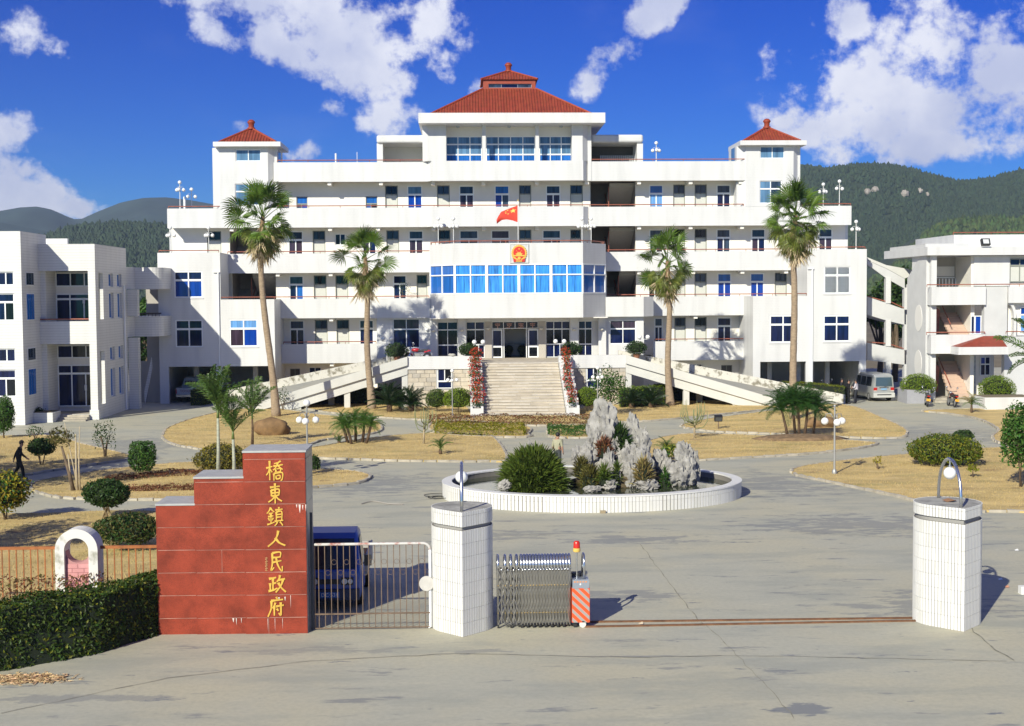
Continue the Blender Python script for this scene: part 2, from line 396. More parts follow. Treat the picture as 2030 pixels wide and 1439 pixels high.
gx = np.linspace(-70, 70, 71); gy = np.linspace(-58, 132, 65)
XX, YY = np.meshgrid(gx, gy, indexing='ij'); pts = np.stack([XX.ravel(), YY.ravel(), np.zeros(XX.size)], 1)
pts[:,2] = (vn(np.c_[pts[:,0]*.12, pts[:,1]*.12, pts[:,0]*0])-.5)*0.015
ii = np.arange(70)[:,None]*65+np.arange(64)[None,:]
yb.arr(pts, np.stack([ii, ii+65, ii+66, ii+1], -1).reshape(-1,4))
yard = struct('courtyard_pavement', yb, CONC, smooth=True)
CRACK = mat('joint_dirt', (0.25, 0.235, 0.19), 0.95, var=0.4, vscale=3)
def crack(pp, w):                                     # slab joints and cracks: thin wandering dirt-filled lines lying on the concrete
    P_ = []
    for i in range(len(pp)-1):
        a, b = G(*pp[i]), G(*pp[i+1]); n = max(2, int(math.dist(a, b)/0.35))
        for k in range(n):
            t = k/n; P_.append((a[0]+(b[0]-a[0])*t+random.gauss(0,.018), a[1]+(b[1]-a[1])*t+random.gauss(0,.018)))
    b = B()
    for i in range(len(P_)-1):
        (x0,y0),(x1,y1) = P_[i], P_[i+1]; d = math.hypot(x1-x0, y1-y0)+1e-6; nx, ny = -(y1-y0)/d, (x1-x0)/d
        w0 = w*random.uniform(.4, 1.1)
        b.quad((x0-nx*w0,y0-ny*w0,.012),(x1-nx*w0,y1-ny*w0,.012),(x1+nx*w0,y1+ny*w0,.012),(x0+nx*w0,y0+ny*w0,.012))
    obj('slab_joint', b, CRACK, yard)
crack([(1270,1080),(1330,1160),(1390,1235),(1425,1262),(1500,1340),(1590,1439)], .011)
crack([(0,1415),(330,1345),(620,1310),(900,1296),(1250,1303),(1500,1300),(2029,1312)], .014)
crack([(1925,1245),(1975,1290),(2029,1320)], .018)
crack([(980,1062),(1500,1050),(1900,1072)], .010)
crack([(640,1010),(760,1003),(880,985)], .012)
# ================================================================ lawns, kerbs, dry grass
def lawnmat():
    m = mat('dry_lawn', (0.56, 0.41, 0.165), 0.95, var=0.25, vscale=0.55, stretch=(.6,1.5,1), bump=0.6, bscale=22)
    n = m.node_tree.nodes; l = m.node_tree.links; p = n['Principled BSDF']
    src = p.inputs['Base Color'].links[0].from_socket; g = n.new('ShaderNodeNewGeometry')
    def layer(src, scale, off, a, b, col, amt):
        mp = n.new('ShaderNodeMapping'); mp.inputs[1].default_value = off; l.new(g.outputs['Position'], mp.inputs[0]); mp.inputs[3].default_value = (.6,1.4,1)
        t = n.new('ShaderNodeTexNoise'); t.inputs['Scale'].default_value = scale; t.inputs['Detail'].default_value = 7; t.inputs['Roughness'].default_value = .65; l.new(mp.outputs[0], t.inputs['Vector'])
        r = n.new('ShaderNodeMapRange'); r.interpolation_type = 'SMOOTHSTEP'
        for i, x in enumerate((a, b, 0, amt)): r.inputs[i+1].default_value = x
        l.new(t.outputs[0], r.inputs[0]); k = n.new('ShaderNodeMix'); k.data_type = 'RGBA'
        l.new(r.outputs[0], k.inputs[0]); l.new(src, k.inputs[6]); k.inputs[7].default_value = col+(1,); return k.outputs[2]
    src = layer(src, 0.35, (4,9,0), .50, .72, (0.27, 0.245, 0.075), 0.75)
    src = layer(src, 0.5, (14,3,0), .56, .70, (0.26, 0.155, 0.075), 0.8)
    src = layer(src, 1.6, (8,1,0), .52, .68, (0.64, 0.50, 0.25), 0.6)
    src = layer(src, 9.0, (2,5,0), .50, .75, (0.17, 0.12, 0.05), 0.4)
    l.new(src, p.inputs['Base Color']); return m
LAWN = lawnmat()
lawn_px = {
 'left_oval': [(322,866),(336,848),(390,829),(450,816),(520,810),(560,813),(640,824),(735,834),(756,846),(748,858),(700,866),(640,874),(600,884),(500,893),(420,894),(360,886),(334,878)],
 'left_building': [(430,806),(510,800),(560,803),(640,817),(720,826),(850,834),(925,832),(938,824),(900,795),(800,785),(640,785),(480,797)],
 'left_long': [(480,906),(560,898),(640,886),(745,869),(860,860),(960,864),(986,876),(1004,912),(960,916),(800,915),(640,910)],
 'left_bed': [(64,972),(72,958),(130,946),(240,930),(390,918),(520,924),(640,932),(706,937),(733,947),(700,960),(600,970),(420,990),(250,992),(120,988)],
 'far_left': [(-120,868),(0,866),(105,866),(165,882),(258,905),(235,915),(120,932),(40,945),(-60,960),(-200,962)],
 'near_left': [(-260,1060),(-60,1025),(100,1020),(240,1015),(340,1018),(470,1022),(520,1060),(480,1090),(300,1150),(60,1200),(-140,1215),(-260,1150)],
 'right_building': [(1140,826),(1165,805),(1240,790),(1400,786),(1560,796),(1600,802),(1555,809),(1440,821),(1330,832),(1250,837),(1180,836)],
 'right_oval': [(1352,846),(1400,833),(1480,822),(1560,812),(1640,803),(1695,808),(1745,828),(1788,848),(1798,860),(1782,869),(1700,869),(1560,862),(1420,857)],
 'right_long': [(1275,884),(1300,872),(1360,862),(1450,863),(1600,870),(1700,876),(1738,881),(1700,890),(1600,901),(1450,910),(1350,915),(1282,914)],
 'right_near': [(1570,938),(1590,927),(1680,914),(1800,902),(1900,893),(2030,888),(2200,886),(2300,960),(2200,1030),(2030,1017),(1930,1014),(1850,1001),(1740,977),(1640,956),(1595,947)],
 'far_right': [(1832,816),(1880,813),(1960,812),(2100,818),(2250,850),(2150,880),(2040,884),(1985,880),(1968,868),(1978,852),(1940,832),(1880,821)],
 'centre_bed': [(853,852),(862,840),(930,836),(1040,846),(1048,860),(1030,868),(900,864)],
 'centre_bed_green': [(1086,858),(1100,848),(1160,842),(1210,845),(1230,858),(1180,868),(1100,868)],
 'stair_bed': [(846,838),(900,829),(1000,826),(1120,826),(1200,830),(1215,840),(1100,845),(950,842)],
}
lawn_poly = {}
kst = []
for k in range(4):
    rnd = random.Random(k); b = B().box(-.5,.5,-.06,.06,-.05,.10)
    b.v = [(x*(.96 if abs(x) > .4 else 1), y+rnd.uniform(-.018,.018), z+(rnd.uniform(-.022,.015) if z > 0 else 0)) for x,y,z in b.v]
    kst.append(mesh('kerb_stone', b, STONE))
kerb_todo = []
for nm, pl in lawn_px.items():
    poly = catmull([G(*p) for p in pl], 7)
    lawn_poly[nm] = poly
    n = len(poly)
    b = B(); cx = sum(p[0] for p in poly)/n; cy = sum(p[1] for p in poly)/n
    # gridded top so that the turf is a little uneven
    st = 0.6; x0, x1 = min(p[0] for p in poly), max(p[0] for p in poly); y0, y1 = min(p[1] for p in poly), max(p[1] for p in poly)
    bm = bmesh.new(); vs = [bm.verts.new((p[0], p[1], .07)) for p in poly]; bm.faces.new(vs)
    bmesh.ops.triangulate(bm, faces=bm.faces[:])
    bm2 = [(v.co.x, v.co.y, v.co.z) for v in bm.verts]; bm.verts.index_update()
    b.add(bm2, [tuple(v.index for v in f.verts) for f in bm.faces]); bm.free()
    b.add([(p[0],p[1],.07) for p in poly]+[(p[0],p[1],-.05) for p in poly], [(i,(i+1)%n,(i+1)%n+n,i+n) for i in range(n)])
    lw = struct('lawn', b, LAWN)
    lw['label'] = 'dry straw coloured lawn'
    kerb_todo.append((nm, poly))
for nm, poly in kerb_todo:
    if nm in ('near_left',): continue
    kr = bpy.data.objects.new('kerb', None); COL.objects.link(kr); kr['kind'] = 'structure'; kr.location = (poly[0][0], poly[0][1], 0)
    L = 0.0; seg = []; n = len(poly); rnd = random.Random(nm)
    step = 0.62
    acc = 0.0
    for i in range(n):
        a, c = poly[i], poly[(i+1) % n]; d = math.dist(a, c); t = -acc
        while t+step <= d+1e-6:
            t += step; u0 = (t-step/2)/d
            x, y = a[0]+(c[0]-a[0])*u0, a[1]+(c[1]-a[1])*u0
            if abs(x) < 60:
                ang = math.atan2(c[1]-a[1], c[0]-a[0])+rnd.gauss(0,.03)
                put('kerb_stone', rnd.choice(kst), kr, Matrix.Translation((x-poly[0][0]+rnd.gauss(0,.01), y-poly[0][1]+rnd.gauss(0,.01), rnd.gauss(0,.006)))@Matrix.Rotation(ang,4,'Z')@Matrix.Diagonal((step*.97,1,1,1)))
        acc = d-t
# short dry grass standing on the turf
rng = np.random.default_rng(3)
gV, gF = [], []
for nm, poly in lawn_poly.items():
    p = np.array(poly); lo, hi = p.min(0), p.max(0); area = np.prod(hi-lo)
    n = int(min(60000, area*95)); q = lo+(hi-lo)*rng.random((n,2)); q = q[inpoly(q, poly)]
    q = q[np.abs(q[:,0]) < 30]
    cl = vn(np.c_[q*0.8, q[:,:1]*0]); q = q[rng.random(len(q)) < 0.25+cl]
    m = len(q); a = rng.random(m)*6.283; h = 0.03+0.06*rng.random(m); w = 0.005+.008*rng.random(m); le = (rng.random((m,2))-.5)*.1
    v = np.zeros((m,3,3)); ca, sa = np.cos(a)*w, np.sin(a)*w
    v[:,0] = np.c_[q[:,0]-ca, q[:,1]-sa, np.full(m,.068)]; v[:,1] = np.c_[q[:,0]+ca, q[:,1]+sa, np.full(m,.068)]; v[:,2] = np.c_[q+le, .07+h]
    o = sum(len(x) for x in gV); gV.append(v.reshape(-1,3)); gF.append(np.arange(3*m).reshape(-1,3)+o)
GRASS = leafmat('dry_grass_blade', (0.55, 0.42, 0.18), 0.22, 0.8, 0.25)
b = B().arr(np.concatenate(gV), np.concatenate(gF))
tag(obj('dry_grass', b, GRASS, kind='stuff'), 'short dry yellow grass covering the lawns of the courtyard', 'grass')

# ================================================================ hills
FOREST = mat('forest_floor', (0.035, 0.05, 0.022), 0.95, var=0.4, vscale=0.02)
FARH = mat('far_forest', (0.032, 0.052, 0.045), 0.95, var=0.35, vscale=0.012)
CROWN = leafmat('hill_tree_crown', (0.034, 0.055, 0.024), 0.28, 0.8, 0.1)
def hill(name, px, Y, depth, back, seed, rough, xr, mt, nx=150, ny=34):
    """terrain whose skyline runs through the given ridge points at distance Y"""
    xs = [P(a, c, Y) for a, c in px]; kx = [p[0] for p in xs]; kz = [p[1] for p in xs]
    X = np.linspace(xr[0], xr[1], nx); rz = np.interp(X, kx, kz)
    rz = rz+(vn(np.c_[X*.004+seed, X*0, X*0])-.5)*rough*3*np.clip(np.maximum(kx[0]-X, X-kx[-1])/100, 0, 1)
    rz = np.maximum(rz, 8)
    T = np.linspace(0, 1, ny); V = np.zeros((nx, ny+4, 3))
    for j, t in enumerate(T):
        yy = Y-depth*(1-t); prof = 0.5*t+0.5*t*t*(3-2*t)
        nz_ = (fbm3(np.c_[X*.011+seed, np.full(nx, yy*.011), X*0], 4)-.5)*rough*4*math.sin(math.pi*min(1, t*1.02))**.8
        V[:,j] = np.c_[X*yy/Y, np.full(nx, yy), rz*prof+nz_*(1 if t < .97 else .2)-2*(1-t)]
    for j in range(4):
        k = (j+1)/4; V[:,ny+j] = np.c_[X, np.full(nx, Y+back*k), rz*(1-k**1.5)-2*k]
    m = ny+4; ii = np.arange(nx-1)[:,None]*m+np.arange(m-1)[None,:]
    b = B().arr(V.reshape(-1,3), np.stack([ii, ii+m, ii+m+1, ii+1], -1).reshape(-1,4))
    struct(name, b, mt, smooth=True)
    return V
def forest(name, V, count, size, seed, label, xlim, tmin=0.15, mt=None):
    r = np.random.default_rng(seed); nx, m, _ = V.shape; ny = m-4
    u = r.random(count*3); t = tmin+(1-tmin)*r.random(count*3)
    fi = u*(nx-1.001); fj = t*(ny-1.001); i = fi.astype(int); j = fj.astype(int); a = (fi-i)[:,None]; c = (fj-j)[:,None]
    p = V[i,j]*(1-a)*(1-c)+V[i+1,j]*a*(1-c)+V[i,j+1]*(1-a)*c+V[i+1,j+1]*a*c
    ang = p[:,0]/p[:,1]; k = (ang > xlim[0]) & (ang < xlim[1]); p = p[k][:count]; n = len(p)
    th = np.linspace(0, 2*np.pi, 6)[:-1]
    base = np.concatenate([[[0,0,1.0]], np.c_[np.cos(th)*.62, np.sin(th)*.62, np.full(5,.62)], np.c_[np.cos(th+.6), np.sin(th+.6), np.full(5,.12)]])
    F = [(0,1+q,1+(q+1)%5) for q in range(5)]+[(1+q,6+q,1+(q+1)%5) for q in range(5)]+[(1+(q+1)%5,6+q,6+(q+1)%5) for q in range(5)]
    F = np.array(F); s = size*(0.55+0.9*r.random(n))
    v = base[None]*(np.c_[s*.5, s*.5, s*(.75+.5*r.random(n))])[:,None,:]
    v = v*(0.72+0.56*r.random((n,11,1)))
    v = v+p[:,None,:]-np.array([0,0,.12*size])
    b = B().arr(v.reshape(-1,3), (F[None]+11*np.arange(n)[:,None,None]).reshape(-1,3))
    tag(obj(name, b, mt or CROWN, kind='stuff'), label, 'forest')
hv = hill('hill_far', [(-60,425),(0,418),(40,411),(75,409),(105,416),(135,430),(155,437),(190,421),(240,401),(285,392),(330,391),(380,397),(450,410),(600,425)], 2600, 700, 700, 3.3, 14, (-1900,300), FARH)
hill('hill_middle_far', [(-60,437),(0,440),(60,452),(120,463),(200,455),(330,452),(600,460)], 2050, 450, 400, 8.8, 8, (-1500,300), FARH)
hl = hill('hill_left', [(-80,520),(0,500),(75,476),(110,462),(150,452),(190,447),(230,444),(280,447),(335,452),(420,466),(520,490),(700,540)], 1300, 420, 400, 5.1, 9, (-900,250), FOREST)
forest('left_hill_forest', hl, 30000, 3.8, 11, 'dark green wood covering the hill behind the left wing', (-.47, 0.02))
hr = hill('hill_right', [(900,520),(1200,440),(1400,372),(1500,345),(1590,331),(1640,337),(1700,330),(1750,328),(1800,336),(1850,352),(1900,364),(1955,359),(2000,346),(2040,336),(2200,310),(2500,330)], 1500, 520, 500, 1.7, 16, (-150,1150), FOREST)
forest('right_hill_forest', hr, 50000, 3.6, 12, 'dark green wood covering the steep hill behind the right wing', (0.12, .62))
hr2 = hill('hill_right_spur', [(1700,575),(1760,540),(1800,500),(1850,455),(1900,440),(1960,436),(2010,440),(2060,432),(2200,420),(2400,440)], 1000, 250, 250, 6.2, 8, (150,700), FOREST)
forest('right_spur_forest', hr2, 12000, 3.8, 13, 'lighter green trees on the low spur at the hill foot', (0.22, .62), mt=leafmat('spur_crown', (0.055, 0.085, 0.022), 0.45, 0.8, 0.1))
ROCKM = mat('pale_cliff', (0.36, 0.32, 0.27), 0.9, var=0.3, vscale=0.2)
for k, (px, py, w, h) in enumerate([(1720,386,3.5,2),(1733,389,4.5,2.2),(1745,387,3,2.5),(1752,390,4,1.8),(1786,391,5,3),(1798,396,4,2.2),(1826,380,3,2),(1830,391,2,1.5)]):
    # outcrop sits on the slope where the sight line meets it
    d = ray(px, py); best = None
    VV = hr.reshape(-1,3); t_ = VV[:,1]/d.y; err = (VV[:,0]-d.x*t_)**2+(VV[:,2]-CAMZ-d.z*t_)**2
    c = VV[np.argmin(err)]; s = c[1]/d.y; rnd = random.Random(k)
    b = B().ball((0, 0, 0), 1, 8, 6); b.v = [(c[0]+x*w*rnd.uniform(.6,1.2), c[1]-2+y*5, c[2]+2.2+z*(h+1.5)*rnd.uniform(.7,1.2)) for x,y,z in b.v]
    tag(obj('rock_outcrop', b, ROCKM), 'bare pale rock outcrop on the wooded hillside', 'rock', 'rock outcrops on the right hillside')
# ================================================================ main building
Y0, YC, YW, YD = 95.6, 98.9, 100.5, 98.35      # wing fronts, balcony fronts, corridor wall, centre part
ST = 3.39
def zb(k): return 2.68+ST*k                     # underside of the balcony parapet of storey k
def zt(k): return 4.13+ST*k                     # its top
def zf(k): return 3.05+ST*k                     # its floor
def wallholes(b, X0, X1, Z0, Z1, Y, holes, dep=0.22, back=False):
    xs = sorted({X0, X1, *[h[0] for h in holes], *[h[1] for h in holes]}); zs = sorted({Z0, Z1, *[h[2] for h in holes], *[h[3] for h in holes]})
    xs = [x for x in xs if X0-1e-6 <= x <= X1+1e-6]; zs = [z for z in zs if Z0-1e-6 <= z <= Z1+1e-6]
    ins = lambda x, z: any(h[0] < x < h[1] and h[2] < z < h[3] for h in holes)
    for i in range(len(xs)-1):
        for j in range(len(zs)-1):
            if not ins((xs[i]+xs[i+1])/2, (zs[j]+zs[j+1])/2):
                b.quad((xs[i],Y,zs[j]),(xs[i+1],Y,zs[j]),(xs[i+1],Y,zs[j+1]),(xs[i],Y,zs[j+1]))
    for h in holes:
        x0, x1, z0, z1 = max(h[0],X0), min(h[1],X1), max(h[2],Z0), min(h[3],Z1); d = h[4] if len(h) > 4 else dep
        b.quad((x0,Y,z0),(x0,Y,z1),(x0,Y+d,z1),(x0,Y+d,z0)); b.quad((x1,Y,z1),(x1,Y,z0),(x1,Y+d,z0),(x1,Y+d,z1))
        b.quad((x0,Y,z1),(x1,Y,z1),(x1,Y+d,z1),(x0,Y+d,z1)); b.quad((x1,Y,z0),(x0,Y,z0),(x0,Y+d,z0),(x1,Y+d,z0))
    return b
def frame_grid(par, Y, x0, x1, z0, z1, xs, zs, pm, fm, t=0.05, dep=0.07, name='window', cells=None):
    """a window: one frame mesh and one pane per light. xs, zs: bar positions (fractions); cells: [(i0,i1,j0,j1,material)]"""
    W_, H_ = x1-x0, z1-z0; gx_ = [0]+list(xs)+[1]; gz_ = [0]+list(zs)+[1]
    if cells is None: cells = [(i,i+1,j,j+1,None) for i in range(len(gx_)-1) for j in range(len(gz_)-1)]
    b = B(); b.box(x0,x1,Y-dep,Y,z0,z0+t); b.box(x0,x1,Y-dep,Y,z1-t,z1); b.box(x0,x0+t,Y-dep,Y,z0+t,z1-t); b.box(x1-t,x1,Y-dep,Y,z0+t,z1-t)
    edges_x, edges_z = set(), set()
    for i0,i1,j0,j1,_ in cells:
        for i in (i0,i1):
            if 0 < i < len(gx_)-1: edges_x.add((i,j0,j1))
        for j in (j0,j1):
            if 0 < j < len(gz_)-1: edges_z.add((j,i0,i1))
    def runs(E):                                        # merge touching or repeated bar segments so that no two boxes coincide
        out = []
        for k in sorted({e[0] for e in E}):
            cov = sorted({u for e in E if e[0] == k for u in range(e[1], e[2])}); s0 = None
            for u in cov:
                if s0 is None: s0 = p0 = u
                elif u == p0+1: p0 = u
                else: out.append((k, s0, p0+1)); s0 = p0 = u
            if s0 is not None: out.append((k, s0, p0+1))
        return out
    edges_x, edges_z = runs(edges_x), runs(edges_z)
    for i,j0,j1 in edges_x:
        x = x0+W_*gx_[i]; b.box(x-t/2,x+t/2,Y-dep+.004,Y+.004,z0+H_*gz_[j0],z0+H_*gz_[j1])
    for j,i0,i1 in edges_z:
        z = z0+H_*gz_[j]; b.box(x0+W_*gx_[i0],x0+W_*gx_[i1],Y-dep-.008,Y-.008,z-t*.85,z+t*.85)
    w = obj(name, b, fm, par)
    for k, (i0,i1,j0,j1,m) in enumerate(cells):
        m = m or (pm[k % len(pm)] if isinstance(pm, (list, tuple)) else pm)
        bx('pane', w, x0+W_*gx_[i0]+t*.4, x0+W_*gx_[i1]-t*.4, Y-dep*.45, Y-dep*.45+.012, z0+H_*gz_[j0]+t*.4, z0+H_*gz_[j1]-t*.4, m)
    return w
def handrail(par, x0, x1, Y, z, posts=2.2, name='handrail', y1=None):
    b = B(); y1 = Y if y1 is None else y1
    b.tube([(x0,Y,z+.16),(x1,y1,z+.16)], .038, 6); n = max(1, int(abs(x1-x0)/posts))
    for i in range(n+1):
        t = i/n; b.tube([(x0+(x1-x0)*t,Y+(y1-Y)*t,z-.01),(x0+(x1-x0)*t,Y+(y1-Y)*t,z+.16)], .022, 5)
    return obj(name, b, RAIL, par)
main = thing('office_building', 'long white tiled four storey office building with balconies and three red hipped roofs', 'building', ((PXX(313,Y0)+PXX(1718,Y0))/2, Y0+3, 0))
X = lambda px, Y=YC, py=560: PXX(px, Y, py)
# --- solid core behind the corridors
core = B()
core.box(X(340),X(1676),YW+3.75,YW+11,0,zf(3)-.02)
core.box(X(556),X(1470),YW+3.75,YW+11,zf(3)-.02,zb(4)+.3)
obj('core_wall', core, CREAM, main)
# --- corridor walls with windows and doors
def corridor(k, pl, pr, items, stairs=(), z1=None, Y=YW, mt=CREAM):
    z0, z1 = zf(k), (z1 or zb(k+1)+.12); holes = []; todo = []
    for it in items:
        kind, a, c = it[:3]; x0, x1 = X(a, Y), X(c, Y)
        if kind == 'w': r = (x0, x1, z0+.85, z0+2.84)
        elif kind == 's': r = (x0, x1, z0+1.75, z0+2.62)
        elif kind == 'v': r = (x0, x1, z0+.05, z0+2.05)
        else: r = (x0, x1, z0+.02, z0+2.86)
        holes.append(r); todo.append((kind, r, it[3:]))
    b = B(); wallholes(b, X(pl,Y), X(pr,Y), z0, z1, Y, holes+[(X(s0,Y), X(s1,Y), z0+.01, z1-.02, .2) for s0, s1 in stairs])
    obj('wall', b, mt, main)
    for kind, r, ex in todo:
        if kind == 'w':
            tm, lm = (ex+(GSLATE, GNAVY))[:2] if len(ex) < 2 else ex[:2]
            lo = lm if isinstance(lm, (list, tuple)) else [lm, lm]
            frame_grid(main, Y+.08, *r, [.5], [.66], None, FRAME, t=.085, cells=[(0,1,0,1,lo[0]),(1,2,0,1,lo[1]),(0,2,1,2,tm)])
        elif kind == 's': frame_grid(main, Y+.15, *r, [.5], [], [GBLACK, GNAVY], FRAME, t=.06)
        elif kind == 'v': frame_grid(main, Y+.15, *r, [.45], [.72], None, DOORF, t=.06, name='door', cells=[(0,1,0,1,ex[0]),(1,2,0,1,ex[1]),(0,2,1,2,GSKYD)])
        else:
            d = obj('door', B().box(r[0]+.06,r[1]-.06,Y+.14,Y+.18,r[2],r[2]+2.12), DOORP, main)
            fb_ = B(); fb_.box(r[0],r[0]+.06,Y+.06,Y+.2,r[2],r[3]); fb_.box(r[1]-.06,r[1],Y+.06,Y+.2,r[2],r[3]); fb_.box(r[0]+.06,r[1]-.06,Y+.06,Y+.2,r[3]-.06,r[3]); fb_.box(r[0]+.06,r[1]-.06,Y+.06,Y+.2,r[2]+2.12,r[2]+2.2)
            obj('frame', fb_, DOORF, d)
            xm = (r[0]+r[1])/2; pm = ex[0] if ex else GSLATE
            bx('pane', d, r[0]+.06, xm-.02, Y+.15, Y+.16, r[2]+2.2, r[3]-.06, pm); bx('pane', d, xm+.02, r[1]-.06, Y+.15, Y+.16, r[2]+2.2, r[3]-.06, pm)
            bx('handle', d, r[0]+.14, r[0]+.2, Y+.1, Y+.14, r[2]+1.0, r[2]+1.14, ALU)
    for s0, s1 in stairs: stairwell(X(s0,Y), X(s1,Y), z0, z1, Y)
STEPM = mat('stair_flight_plaster', (0.46, 0.43, 0.39), 0.9, var=0.05)
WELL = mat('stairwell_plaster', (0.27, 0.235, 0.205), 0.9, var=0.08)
def stairwell(x0, x1, z0, z1, Y, dep=3.2):
    b = B(); y = Y+.2; zt_ = z1-.02; zz = z0+.01
    b.quad((x0,y,zz),(x0,y,zt_),(x0,y+dep,zt_),(x0,y+dep,zz)); b.quad((x1,y,zt_),(x1,y,zz),(x1,y+dep,zz),(x1,y+dep,zt_))
    b.quad((x0,y+dep,zz),(x0,y+dep,zt_),(x1,y+dep,zt_),(x1,y+dep,zz)); b.quad((x0,y,zz),(x1,y,zz),(x1,y+dep,zz),(x0,y+dep,zz)); b.quad((x0,y,zt_),(x0,y+dep,zt_),(x1,y+dep,zt_),(x1,y,zt_))
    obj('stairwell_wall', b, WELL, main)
    xm = x0+(x1-x0)*.42
    f = B(); f.extx([(y+.35,z1-.1),(y+dep-.05,z0+1.7),(y+dep-.05,z0+1.45),(y+.35,z1-.38)], xm+.08, x1-.02)
    obj('stair_flight', f, STEPM, main)
    g = B(); g.extx([(y+.25,z0+.05),(y+dep-.1,z0+1.6),(y+dep-.1,z0+1.85),(y+.25,z0+.3)], x0+.03, xm-.05)
    obj('stair_flight', g, STEPM, main)
    h = B()
    h.tube([(xm,y+.3,z0+1.0),(xm,y+dep-.2,z0+2.4)], .05, 6); h.tube([(xm,y+.3,z0+.1),(xm,y+.3,z0+2.7)], .04, 6)
    obj('stair_railing', h, RAIL, main)
D1, D2, D3 = ('d',), (), ()
corridor(0, 556, 1493, [('w',573,602,GNAVY,[GBLACK,GNAVY]),('d',623,648),('d',666,691),('w',711,740,GSLATE,[GNAVY,GNAVY]),('w',1297,1314,GSLATE,[GNAVY,GNAVY]),('d',1337,1359.5),('d',1377,1401,GBLACK),('w',1422,1450,GNAVY,[GNAVY,GNAVY])])
corridor(1, 452, 1600, [('w',573,602,GSLATE,[GNAVY,GSKYD]),('d',622,647,GBLACK),('d',665,690,GBLACK),('w',712,741,GNAVY,[GNAVY,GNAVY]),('w',779,806,GNAVY,[GNAVY,GNAVY]),('d',826,847,GBLACK),
        ('w',1285,1311,GBLACK,[GBLACK,GBLACK]),('d',1340,1359,GBLACK),('d',1377,1401),('w',1422,1450,GSKYD,[GBLUE,GBLUE]),('w',1487,1515,GSKYD,[GBLUE,GBLUE]),('d',1536,1560)], [(460,547),(1203,1261)])
corridor(2, 342, 1676, [('d',412,440,GBLACK),('w',572.5,602,GSLATE,[GPURP,GPURP]),('d',621,646),('s',665,686),('w',719,747,GSLATE,[GPURP,GNAVY]),('d',767,792),('w',811,840,GSLATE,[GPURP,GPURP]),('d',870,893.5,GBLACK),
        ('w',911.5,949,GSLATE,[GSLATE,GPURP]),('w',974,1011,GPURP,[GSLATE,GPURP]),('d',1030,1054),('w',1075.6,1112.5,GSLATE,[GSLATE,GPURP]),('d',1131,1152,GBLACK),
        ('w',1287,1315,GSLATE,[GNAVY,GPURP]),('d',1335,1358,GBLACK),('d',1377,1401,GBLACK),('w',1420,1448,GSLATE,[GNAVY,GSLATE]),('w',1489,1517,GSLATE,[GPURP,GNAVY]),('w',1558,1586,GSLATE,[GNAVY,GPURP]),('w',1622,1650,GSLATE,[GPURP,GPURP])], [(457,546),(1171,1260)])
corridor(3, 552, 1476, [('v',590,612,GSLATE,GBLUE),('v',727,750,GSKYD,GBLACK),('d',765.5,790.5,GBLACK),('w',809,839,GPALE,[GBLUE,GBLUE]),('d',868,893),('w',911.5,941,GSLATE,[GPURP,GPURP]),('w',981.6,1011,GSKYD,[GBLUE,GSLATE]),
        ('d',1030,1054),('w',1083,1112,GSLATE,[GPURP,GPURP]),('d',1131,1156),('w',1287,1315,GSKYD,[GCURT,GCURT]),('d',1334.6,1358),('d',1377,1401),('w',1420,1448,GSLATE,[GNAVY,GNAVY])], [(1171,1260)])
# ground floor behind the ramps
zg = B(); gh = [(X(610,YW),X(634,YW),.9,2.3),(X(572,YW),X(592,YW),.02,2.2),(X(700,YW),X(722,YW),.02,2.2),(X(1370,YW),X(1392,YW),1.1,2.3),(X(1430,YW),X(1452,YW),.02,2.2)]
wallholes(zg, X(556,YW), X(1493,YW), 0, zb(0)+.2, YW, gh); obj('wall', zg, CREAM, main)
for i, h in enumerate(gh):
    frame_grid(main, YW+.15, *h, [.5], [.6], [GBLUE,GNAVY] if h[2] > .5 else [DARKIN,DARKIN], FRAME if h[2] > .5 else DOORF, t=.05)
# --- floors of the balconies, soffit beams, parapets
def balcony(k, segs, Yb=YW, beams=()):
    for i, (a, c, Y) in enumerate(segs):
        x0, x1 = X(a,Y), X(c,Y)
        obj('parapet', B().box(x0,x1,Y,Y+.18,zb(k),zt(k)), WHITE, main)
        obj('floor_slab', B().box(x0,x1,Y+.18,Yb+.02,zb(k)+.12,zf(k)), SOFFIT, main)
    for p in beams:
        bx('soffit_beam', main, X(p)-.14, X(p)+.14, YC+.185, YW-.01, zb(k)-.24, zb(k)+.118, CREAM)
balcony(0, [(556,746,YC),(1295,1493,YC)], beams=(655,))
balcony(1, [(546,744,YC),(1290,1494,YC)], beams=(655,740,1380))
balcony(2, [(441,857,YC),(1196,1600,YC)], beams=(550,655,760,1268,1375,1473,1560))
balcony(3, [(334,858,YC),(858,1157,YD),(1168,1687,YC)], beams=(655,750,860,960,1066,1170,1268,1370,1472,1560,460))
balcony(4, [(546,858,YC),(1168,1478,YC)], beams=(655,757,860,960,1066,1165,1268,1370,1469))
# centre piece of the top balcony with bevelled ends
def cham(name, a, c, Ya, Yb_, z0, z1, wpx, mt=WHITE, right=True, left=True):
    x0, x1 = X(a,Ya), X(c,Ya); d = Yb_-Ya; w = wpx
    pl = [(x0-(w if left else 0),Yb_),(x0,Ya),(x1,Ya),(x1+(w if right else 0),Yb_)]
    return obj(name, B().prism(pl, z0, z1), mt, main)
cham('parapet', 858, 1157, YD, YC+.17, zb(4), zt(4)+.02, .42)
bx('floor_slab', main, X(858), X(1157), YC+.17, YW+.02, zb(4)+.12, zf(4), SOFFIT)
cham('parapet', 858, 1157, YD-.004, YC-.01, zb(3)-.004, zt(3)+.004, .42)
